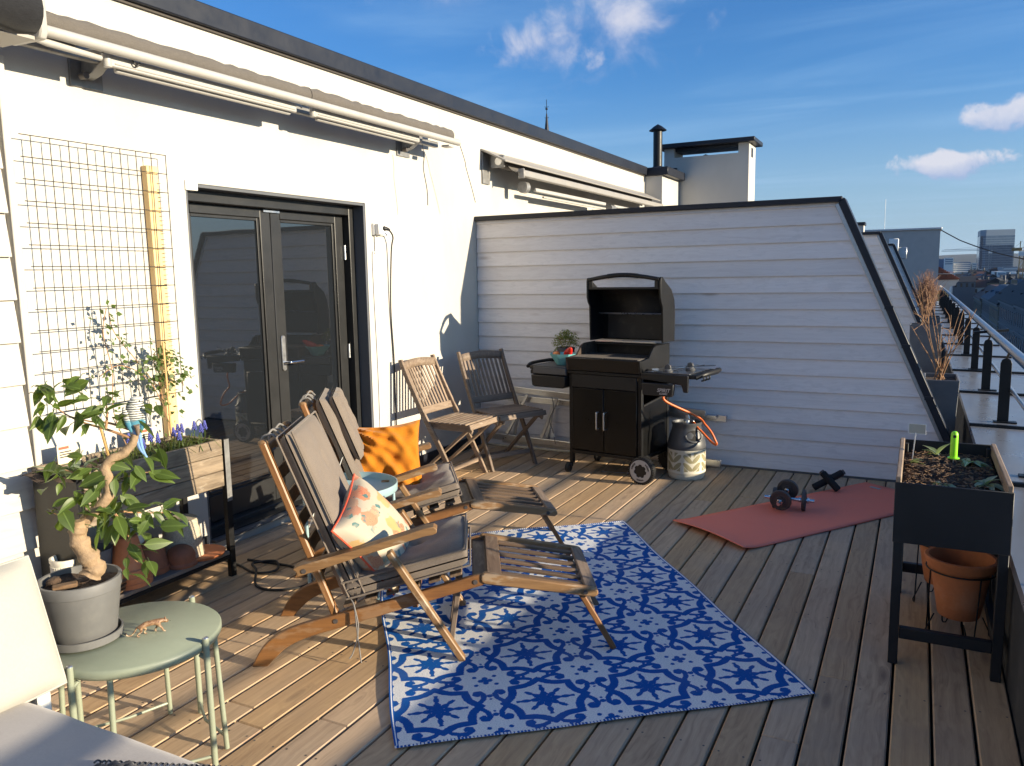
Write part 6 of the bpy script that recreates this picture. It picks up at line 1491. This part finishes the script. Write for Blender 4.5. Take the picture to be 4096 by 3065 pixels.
def tall_pot(name, label, x0, x1, y0, y1, h, t_w=.8):
    t_ = thing(name, label, 'planter', ((x0+x1)/2, (y0+y1)/2, 0), 0, 'tall grey planters along the parapet')
    a, b_ = (x1-x0)/2, (y1-y0)/2; m2 = MB(); th = .014
    def ring(sx, sy, z): return [(-sx, -sy, z), (sx, -sy, z), (sx, sy, z), (-sx, sy, z)]
    vs = ring(a*t_w, b_*t_w, 0)+ring(a, b_, h)+ring(a-th, b_-th, h)+ring(a-th, b_-th, h-.05)
    fs = [(0, 1, 2, 3)]
    for q in range(3):
        for k in range(4): fs.append((q*4+k, q*4+(k+1) % 4, q*4+4+(k+1) % 4, q*4+4+k))
    fs.append((12, 13, 14, 15)); m2.add(vs, fs); part('shell', m2, 'tall_pot', t_, smooth=False, bevel=.003)
    part('soil', MB().box((-a+th+.001, -b_+th+.001, h-.05), (a-th-.001, b_-th-.001, h-.03)), 'soil', t_)
    return t_
tall_pot('tall_planter', 'tall grey tapered planter behind partition edge, nearest of the row', .06, .295, 6.6, 7.05, .70, .75)
tall_pot('tall_planter', 'taller grey planter standing second along the parapet', -.08, .245, 10.2, 10.55, .88, .85)
tall_pot('tall_planter', 'low dark planter under the reddish bush at the far end', -.05, .30, 13.3, 13.8, .80, .9)
def stems_plant(label, x, y, z, n_, h, spread, seed, mat='stem_tan', r_=.0045):
    rg = random.Random(seed); t_ = thing('bare_shrub', label, 'shrub', (x, y, z), 0, 'bare winter shrubs in the tall planters')
    for k in range(n_):
        a = rg.uniform(0, 2*pi); s_ = rg.uniform(.3, 1)*spread; hh = h*rg.uniform(.7, 1.05)
        pts = [(rg.uniform(-.05, .05), rg.uniform(-.05, .05), -.03), (s_*.25*math.cos(a), s_*.25*math.sin(a), hh*.3), (s_*.6*math.cos(a), s_*.6*math.sin(a), hh*.65), (s_*math.cos(a+.2), s_*math.sin(a+.2), hh)]
        P = spline(pts, 4)
        st = part('stem', MB().tube(P, [r_*(1-.6*i/(len(P)-1)) for i in range(len(P))], 6), mat, t_)
        for j in range(2):
            q = P[rg.randrange(5, len(P)-1)]; e = q+Vector((rg.uniform(-.12, .12), rg.uniform(-.1, .1), rg.uniform(.05, .16)))
            part('twig', MB().tube([q, (q+e)/2+Vector((.01, 0, .01)), e], [r_*.5, r_*.4, r_*.25], 5), mat, st)
    return t_
stems_plant('bare tan canes growing from the nearest tall grey planter', .175, 6.82, .67, 11, .52, .24, 5)
stems_plant('bare tan canes growing from the second tall grey planter', .08, 10.37, .85, 12, .55, .2, 8)
bu = thing('twiggy_bush', 'dense reddish brown leafless bush beyond the farthest planter', 'bush', (.10, 13.55, .78))
m_ = MB(); rg = random.Random(12)
for k in range(340):
    a = rg.uniform(0, 2*pi); el = rg.uniform(-.2, 1.5); R_ = rg.uniform(.12, .36)
    p0_ = Vector((rg.gauss(0, .05), rg.gauss(0, .06), rg.uniform(0, .3))); p2_ = Vector((.62*R_*math.cos(a)*math.cos(el)*1.1, R_*math.sin(a)*math.cos(el), .36+R_*math.sin(el)*1.05)); p1_ = (p0_+p2_)/2+Vector((rg.uniform(-.06, .06), rg.uniform(-.06, .06), .05))
    m_.tube([p0_, p1_, p2_, p2_+Vector((rg.uniform(-.04, .04), rg.uniform(-.04, .04), rg.uniform(-.02, .05)))], [.003, .0022, .0016, .001], 4, cap=False)
plain('twig_red', (.20, .105, .07), .8, 0, .4, 60, .2)
stuff(part('twigs', m_, 'twig_red', bu, fix=False)); part('stem_base', MB().tube([(0, 0, -.05), (.01, 0, .15)], .02, 8), 'twig_dark', bu)

# ------------------------------------------------------------------ the terrace beyond and the city
structure(part('terrace_beyond', MB().box((-9, 6.21, -.25), (.352, 30, -.012)), 'roof_sheet'))
plain('city_ground', (.06, .06, .062), .9, 0, .2, .05, 0)
g_ = MB(); g_.add([(-9000, -3000, -20), (9000, -3000, -20), (9000, 9000, -20), (-9000, 9000, -20)], [(0, 1, 2, 3)])
structure(part('ground', g_, 'city_ground', smooth=False))
part_own = thing('terrace_building', 'lower facade of the building under the terrace', 'building')
part('facade', MB().box((-9, -3.0, -19.9), (.79, 30, -.40)), 'far_grey_wall', part_own, smooth=False)
plain('hill_haze_blue', (.008, .017, .032), .95, 0, .4, .004, 0)  # blue haze of distance put into the hills' base colour
hm_ = MB()
def hz(x): return 68+14*math.sin(x/900+.6)+8*math.sin(x/330)+4*math.sin(x/120)
hm_.grid(lambda u, v: (-7000+14000*u, 5200+1500*v, -20+(20+hz(-7000+14000*u))*math.sin(pi/2*min(1, v*1.6))), 160, 8)
structure(part('hills', hm_, 'hill_haze_blue'))
# grey gable building closing the row of terraces
gbld = thing('grey_building', 'plain grey rendered building end wall beyond the last terrace partition', 'building', (-3.0, 26, 0))
part('wall', MB().box((-6, 0, -19.8), (3.46, 14, 2.60)), 'far_grey_wall', gbld, smooth=False)
part('coping', MB().box((-6.02, -.05, 2.601), (3.50, 14.05, 2.66)), 'galvanised', gbld, bevel=.01)
plain('dark_glass', (.02, .024, .03), .12, 0, .2, 2, 0)
wn = part('window', MB().box((1.72, -.012, 1.35), (2.05, -.002, 1.80)), 'dark_glass', gbld)
part('window_frame', MB().box((2.051, -.02, 1.33), (2.075, -.002, 1.82)).box((1.70, -.02, 1.801), (2.05, -.002, 1.825)), 'flashing', wn)
part('mast', MB().tube([(1.9, 3, 2.66), (1.9, 3, 3.75)], .008, 5), 'galvanised', gbld)
cab = part('overhead_cable', MB().tube([(.42, 26.1, 2.62), (.60, 26.05, 2.50)]+[(.46+2.9*k/12, 26-.8*k/12, 2.52-.98*k/12-.16*math.sin(pi*k/12)) for k in range(2, 13)]+[(9, 24, -.4)], .016, 6), 'cable_black')
tag(cab, 'black overhead cable sagging from the grey building across the street', 'cable')
vent = thing('roof_vent', 'white metal vent hood standing behind the farthest partition', 'vent', (-.55, 19.6, 1.75))
part('stem', MB().box((.05, 0, -.6), (.08, .06, .2)), 'galvanised', vent); part('hood', MB().box((-.09, -.02, .12), (.10, .22, .42)), 'white_enamel', vent, bevel=.01); part('side_box', MB().box((.11, .0, -.02), (.27, .2, .23)), 'galvanised', vent, bevel=.01)
c2_ = thing('chimney', 'small white chimney with dark cap far behind the partition top', 'chimney', (-.93, 14.2, 0))
part('stack', MB().box((-.24, 0, 1.0), (.085, .3, 2.22)), 'stucco', c2_, smooth=False); part('cap_slab', MB().box((-.26, -.03, 2.221), (.105, .33, 2.27)), 'flashing', c2_); part('flue_slot', MB().box((-.12, -.004, 2.13), (0, -.001, 2.20)), 'siding', c2_)
# church spire over the roof edge
spr = thing('spire_tip', 'thin dark spire tip with weather vane above the roof edge', 'spire', (-67.8, 150, 0))
part('cone', MB().lathe([(2.2, 20), (.42, 30.2), (.12, 33.2), (.05, 33.4)], 12), 'flashing', spr); part('rod', MB().tube([(0, 0, 33.3), (0, 0, 36)], .06, 6), 'black_metal', spr)
for z, r_ in ((31.0, .36), (34.2, .28)): part('finial', MB().ell((0, 0, z), (r_, r_, r_*.75), 10, 6), 'flashing', spr)
for z in (32.5, 34.6): part('cross_arm', MB().tube([(-.42, 0, z+.1), (-.3, 0, z-.05), (.3, 0, z-.05), (.42, 0, z+.1)], .05, 5), 'black_metal', spr)
# corner house with tiled roof and yellow cornice
yb_ = thing('cornice_house', 'old yellow house with brown tiled roof and moulded cornice', 'house', (0, 45, 0))
plain('yellow_render', (.52, .40, .19), .85, 0, .12, 3, .2); plain('roof_tile', (.20, .075, .045), .75, 0, .35, 6, .3); plain('stone_trim', (.55, .52, .46), .8)
part('wall', MB().box((-4, 0, -19.8), (1.30, 12, .36)), 'yellow_render', yb_, smooth=False)
part('cornice', MB().prism([(1.30, .40), (1.34, .60), (1.58, .66), (1.60, .78), (1.70, .86), (1.70, .93), (-4, .93), (-4, .40)], 1, -.35, 12), 'stone_trim', yb_, smooth=False)
for k in range(5): part('bracket', MB().box((1.02-.42*k, -.30, .42), (1.16-.42*k, -.01, .66)), 'yellow_render', yb_)
rf = part('roof', MB().prism([(1.72, .94), (1.72, .97), (.25, 1.92), (-4, 1.92), (-4, .94)], 1, -.4, 12), 'roof_tile', yb_, smooth=False)
for k in range(16):
    x = -1.0+.17*k
    zt = .975+(1.72-x)*.64
    if x < 1.7: bar('tile_roll', (x, -.42, .965), (x, -.405, min(1.92, zt)), .06, .05, 'roof_tile', rf, up=(0, 1, 0), bevel=0)
for k in range(18): bar('tile_row', (1.70-.085*k, -.38, .985+.055*k), (1.70-.085*k, 11.9, .985+.055*k), .05, .05, 'roof_tile', rf, bevel=0)
part('snow_guard', MB().tube([(1.5, -.3, 1.28), (1.5, 11, 1.28)], .015, 5).tube([(.2, -.45, 1.22), (1.45, -.45, 1.22)], .015, 5), 'stone_trim', yb_)
# glass tower and its neighbours
tw = thing('glass_tower', 'blue glass office tower on the skyline at right', 'tower', (0, 900, 0))
t, b = newmat('tower_glass'); p = worldco(t)
link(t, t.mix(t.noise(t.vmul(p, (.3, .3, .25)), 1.0, 4.0), (.05, .09, .15), (.14, .21, .30)), b.inputs['Base Color']); b.inputs['Roughness'].default_value = .15
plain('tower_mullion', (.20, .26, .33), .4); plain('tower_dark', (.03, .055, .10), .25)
part('wall', MB().prism([(50, 0), (54.6, -6), (78.7, 0), (82, 40), (50, 40)], 2, -20, 31), 'tower_glass', tw, smooth=False)
part('crown', MB().prism([(50.05, .1), (54.65, -5.9), (78.6, .1), (82, 39.9), (50.05, 39.9)], 2, 31.01, 36.6), 'tower_mullion', tw, smooth=False)
def lerp2(a, b_, f): return (a[0]+(b_[0]-a[0])*f, a[1]+(b_[1]-a[1])*f)
A_, B2_, C2_ = (50, 0), (54.6, -6), (78.7, 0)
for k in range(22):
    z = -18+2.2*k; mm = MB()
    dxy = -.12
    mm.add([(A_[0]-.1, A_[1]-.1, z), (B2_[0], B2_[1]+dxy, z), (B2_[0], B2_[1]+dxy, z+.5), (A_[0]-.1, A_[1]-.1, z+.5)], [(0, 1, 2, 3)]); mm.add([(B2_[0], B2_[1]+dxy, z), (C2_[0], C2_[1]+dxy, z), (C2_[0], C2_[1]+dxy, z+.5), (B2_[0], B2_[1]+dxy, z+.5)], [(0, 1, 2, 3)])
    part('floor_band', mm, 'tower_mullion', tw, smooth=False)
mm = MB()
for k in range(26): x, y = lerp2(B2_, C2_, (k+.5)/26); mm.box((x-.12, y-.25, -18), (x+.12, y-.12, 22))
stuff(part('mullion', mm, 'tower_dark', tw, smooth=False))
part('shade_strip', MB().box((50.5, -4.0, -20), (52.2, -3.7, 30.9)), 'tower_dark', tw)  # dark strip put in for the shade along the left facet
def office(label, x0, x1, z1, y, mat, band, n_, dep=30, bandh=.45, lastx=None):
    t_ = thing('office_block', label, 'building', (0, y, 0), 0, 'office blocks on the skyline'); part('wall', MB().box((x0, 0, -20), (x1, dep, z1)), mat, t_, smooth=False)
    if band:
        for k in range(n_):
            z = z1-.7-(k*(1.05 if n_ > 3 else 1.15)); part('window_band', MB().box((x0+.2, -.15, z-bandh), (x1-.2, -.02, z)), band, t_)
    return t_
plain('white_clad', (.72, .71, .68), .5); plain('blue_clad', (.10, .16, .25), .3); plain('grey_clad', (.28, .30, .33), .6); plain('light_grey_clad', (.5, .51, .52), .6)
office('white block with horizontal window bands left on the skyline', 11.75, 15.8, 6.8, 500, 'white_clad', 'blue_clad', 3, 20)
office('long low office with bright window bands left of the tower', 13.3, 24.3, 4.3, 505, 'blue_clad', 'white_clad', 5, 20, .4)
office('dark blue glass block at left edge of the skyline gap', 8.8, 13.2, 6.6, 530, 'blue_clad', None, 0)
office('narrow pale block between the low office and the tower', 25.6, 27.8, 3.9, 515, 'light_grey_clad', 'blue_clad', 3, 12)
office('flat grey office roofline right of the tower base', 33.0, 38.5, 1.4, 420, 'grey_clad', 'white_clad', 2)
office('white penthouse block in front of the tower base', 26.5, 29.4, -.3, 360, 'white_clad', 'blue_clad', 1)
office('low white block at the right edge under the crane', 30.5, 33.4, -.6, 330, 'white_clad', 'grey_clad', 2)
# cranes
def crane(label, x, y, z0_, z1_, jib, cj, mat):
    t_ = thing('tower_crane', label, 'crane', (x, y, 0), 0, 'tower cranes on the skyline'); m2 = MB(); w_ = .55
    for sx in (-w_, w_):
        for sy in (-w_, w_): m2.bar((sx, sy, z0_), (sx, sy, z1_+3), .14, .14)
    n_ = int((z1_-z0_)/1.6)
    for k in range(n_): 
        z = z0_+1.6*k; m2.bar((-w_, -w_, z), (w_, -w_, z+1.6), .1, .1); m2.bar((w_, -w_, z), (w_, w_, z+1.6), .1, .1)
    part('mast', m2, mat, t_, smooth=False)
    m2 = MB()
    for a, b_ in (((cj, 0, z1_), (jib, 0, z1_)), ((cj*.6, 0, z1_+.9), (jib*.95, 0, z1_+.9))): m2.bar(a, b_, .16, .16)
    for k in range(24):
        x0_ = jib*k/24; m2.bar((x0_, 0, z1_+.05), (x0_+jib/48, 0, z1_+.9), .08, .08); m2.bar((x0_+jib/48, 0, z1_+.9), (x0_+jib/24, 0, z1_+.05), .08, .08)
    m2.bar((0, 0, z1_+3), (jib*.8, 0, z1_+.9), .07, .07)
    part('jib', m2, mat, t_, smooth=False); part('cab', MB().box((-.8, -.9, z1_-1.6), (.8, .9, z1_-.2)), 'white_clad', t_)
    return t_
plain('crane_yellow', (.40, .24, .08), .6); plain('crane_grey', (.22, .25, .28), .6)
crane('orange lattice tower crane at the right edge of the skyline', 28.35, 300, -20, 6.4, -2.8, 3, 'crane_yellow')
crane('pale grey crane whose long jib reaches left of the tower', 33, 500, -20, 10.3, -23, 5, 'crane_grey')
# roofs of the old town
plain('trim_dim', (.17, .17, .18), .85)
plain('slate', (.018, .022, .03), .8, 0, .3, .6, .2); plain('slate_blue', (.03, .055, .09), .7, 0, .3, .6, .2); plain('red_roof', (.09, .04, .03), .7, 0, .3, .6, .2)
plain('facade_grey', (.12, .125, .14), .85, 0, .1, .5, .1); plain('facade_sand', (.17, .145, .11), .85, 0, .1, .5, .1); plain('facade_white', (.34, .335, .32), .85, 0, .1, .5, .1)
rc_ = random.Random(23)
win_me = MB().box((-.015, -.5, -.85), (.015, .5, .85)).mesh('pane', 'dark_glass', False)
sill_me = MB().box((-.10, -.68, -.14), (.10, .68, .0)).mesh('sill', 'trim_dim', False)
head_me = MB().box((-.12, -.70, 0), (.12, .70, .22)).mesh('window_head', 'trim_dim', False)
def town_house(label, x0, y0, y1, eave, ridge, fm, rm, wins=True, x1=None, dormers=2):
    x1 = x1 or x0+12
    t_ = thing('town_house', label, 'house', (x0, (y0+y1)/2, 0), 0, 'town houses across the street'); h = (y1-y0)/2; d = x1-x0
    part('wall', MB().box((0, -h, -19.9), (d, h, eave)), fm, t_, smooth=False)
    part('eave_cornice', MB().box((-.35, -h+.02, eave-.35), (.0, h-.02, eave+.02)), 'trim_dim', t_)
    m2 = MB().prism([(-.4, eave+.021), (-.35, eave+.2), (d*.3, ridge), (d*.7, ridge), (d+.3, eave+.2), (d+.3, eave+.021)], 1, -h, h); rf_ = part('roof', m2, rm, t_, smooth=False)
    part('string_course', MB().box((-.15, -h+.05, eave-4.3), (.0, h-.05, eave-4.05)), 'trim_dim', t_)
    if wins:
        n_ = max(2, int((y1-y0)/3.0))
        for k in range(n_):
            y = -h+(k+.5)*2*h/n_
            for fl_ in range(4):
                z = eave-2.2-3.7*fl_; f_ = obj('window', win_me, t_, (-.012, y, z))
                obj('sill', sill_me, f_, (-.02, 0, -.87)); obj('window_head', head_me, f_, (-.02, 0, .88))
    for k in range(dormers):
        y = -h+(k+.5)*2*h/dormers; m2 = MB().box((d*.10, y-.7, eave+.6), (d*.26, y+.7, eave+2.0)); part('dormer', m2, rm, rf_, smooth=False)
    part('chimney', MB().box((d*.45, h*.5, ridge-.1), (d*.55, h*.5+1.4, ridge+1.2)), 'facade_sand', rf_)
    return t_
town_house('nearest pale grey town house across the street at right edge', 14, 118, 152, -4.6, -.6, 'facade_grey', 'slate', True)
town_house('tall grey town house with slate roof, second across the street', 14.1, 152.4, 182, -4.9, -1.0, 'facade_grey', 'slate', True)
town_house('sand coloured town house with slate roof, third across the street', 14, 182.4, 205, -5.9, -2.2, 'facade_sand', 'slate', True)
town_house('grey town house with blue sheet roof, fourth across the street', 14.2, 205.4, 232, -6.0, -2.8, 'facade_grey', 'slate_blue', True)
town_house('narrow sand town house with red roof, fifth across the street', 14.0, 232.4, 262, -6.6, -3.4, 'facade_sand', 'red_roof', True)
cols = ['slate', 'slate_blue', 'slate', 'red_roof', 'slate_blue']; fcs = ['facade_grey', 'facade_sand', 'facade_white']
ncount = 0
for r_i, y in enumerate((275, 300, 330, 365, 405, 450, 610, 700)):
    x = 9.0+r_i*1.2 if y < 480 else 14
    while x < (24+y*.055 if y < 480 else 90):
        wd = rc_.uniform(2.6, 6.0) if y < 480 else rc_.uniform(8, 16); top = -3.6+.006*(y-260)*(1 if y < 480 else .75)+rc_.uniform(-.9, .9)
        fc_, rc2 = rc_.choice(fcs), rc_.choice(cols); gab = rc_.random() < .5
        t_ = thing('old_town_house', 'distant %s house with %s %s roof %s' % ({'facade_grey': 'grey', 'facade_sand': 'sandy', 'facade_white': 'white'}[fc_], {'slate': 'dark slate', 'slate_blue': 'blue', 'red_roof': 'reddish'}[rc2], 'gabled' if gab else 'ridged', 'just beyond the street' if y < 340 else ('in the middle distance' if y < 480 else 'below the glass tower')), 'house', (x+wd/2, y, 0), rc_.uniform(-.25, .25), 'old town houses far away')
        part('wall', MB().box((-wd/2, -6, -19.9), (wd/2, 6, top)), fc_, t_, smooth=False)
        rh = rc_.uniform(1.0, 2.2)
        if gab: part('roof', MB().prism([(-wd/2-.2, top), (0, top+rh), (wd/2+.2, top)], 1, -6.2, 6.2), rc2, t_, smooth=False)
        else: part('roof', MB().prism([(-6.2, top), (-1.5, top+rh), (1.5, top+rh), (6.2, top)], 0, -wd/2-.1, wd/2+.1), rc2, t_, smooth=False)
        for k in range(int(wd/1.2)):
            xx = -wd/2+(k+.5)*wd/int(wd/1.2); part('window', MB().box((xx-.28, -6.03, top-1.5), (xx+.28, -6.005, top-.4)), 'dark_glass', t_)
        part('chimney', MB().box((wd*.2, -.5, top+rh*.4), (wd*.2+.6, .5, top+rh+.7)), rc_.choice(fcs), t_)
        x += wd+rc_.uniform(-.1, .5)

# ------------------------------------------------------------------ air: everything stands inside one even body of thin haze
hz_ = part('haze', MB().box((-9600, -3600, -21.5), (9600, 9600, 112)), None, smooth=False)
hm = bpy.data.materials.new('haze_air'); hm.use_nodes = True; hm.node_tree.nodes.clear(); t = NT(hm.node_tree)
pv = t.n('ShaderNodeVolumePrincipled', {'Color': (0.70, 0.84, 1.0, 1), 'Density': 3.5e-5, 'Anisotropy': 0.2})
t.t.links.new(pv.outputs[0], t.n('ShaderNodeOutputMaterial').inputs['Volume'])
hz_.data.materials.append(hm); stuff(hz_)
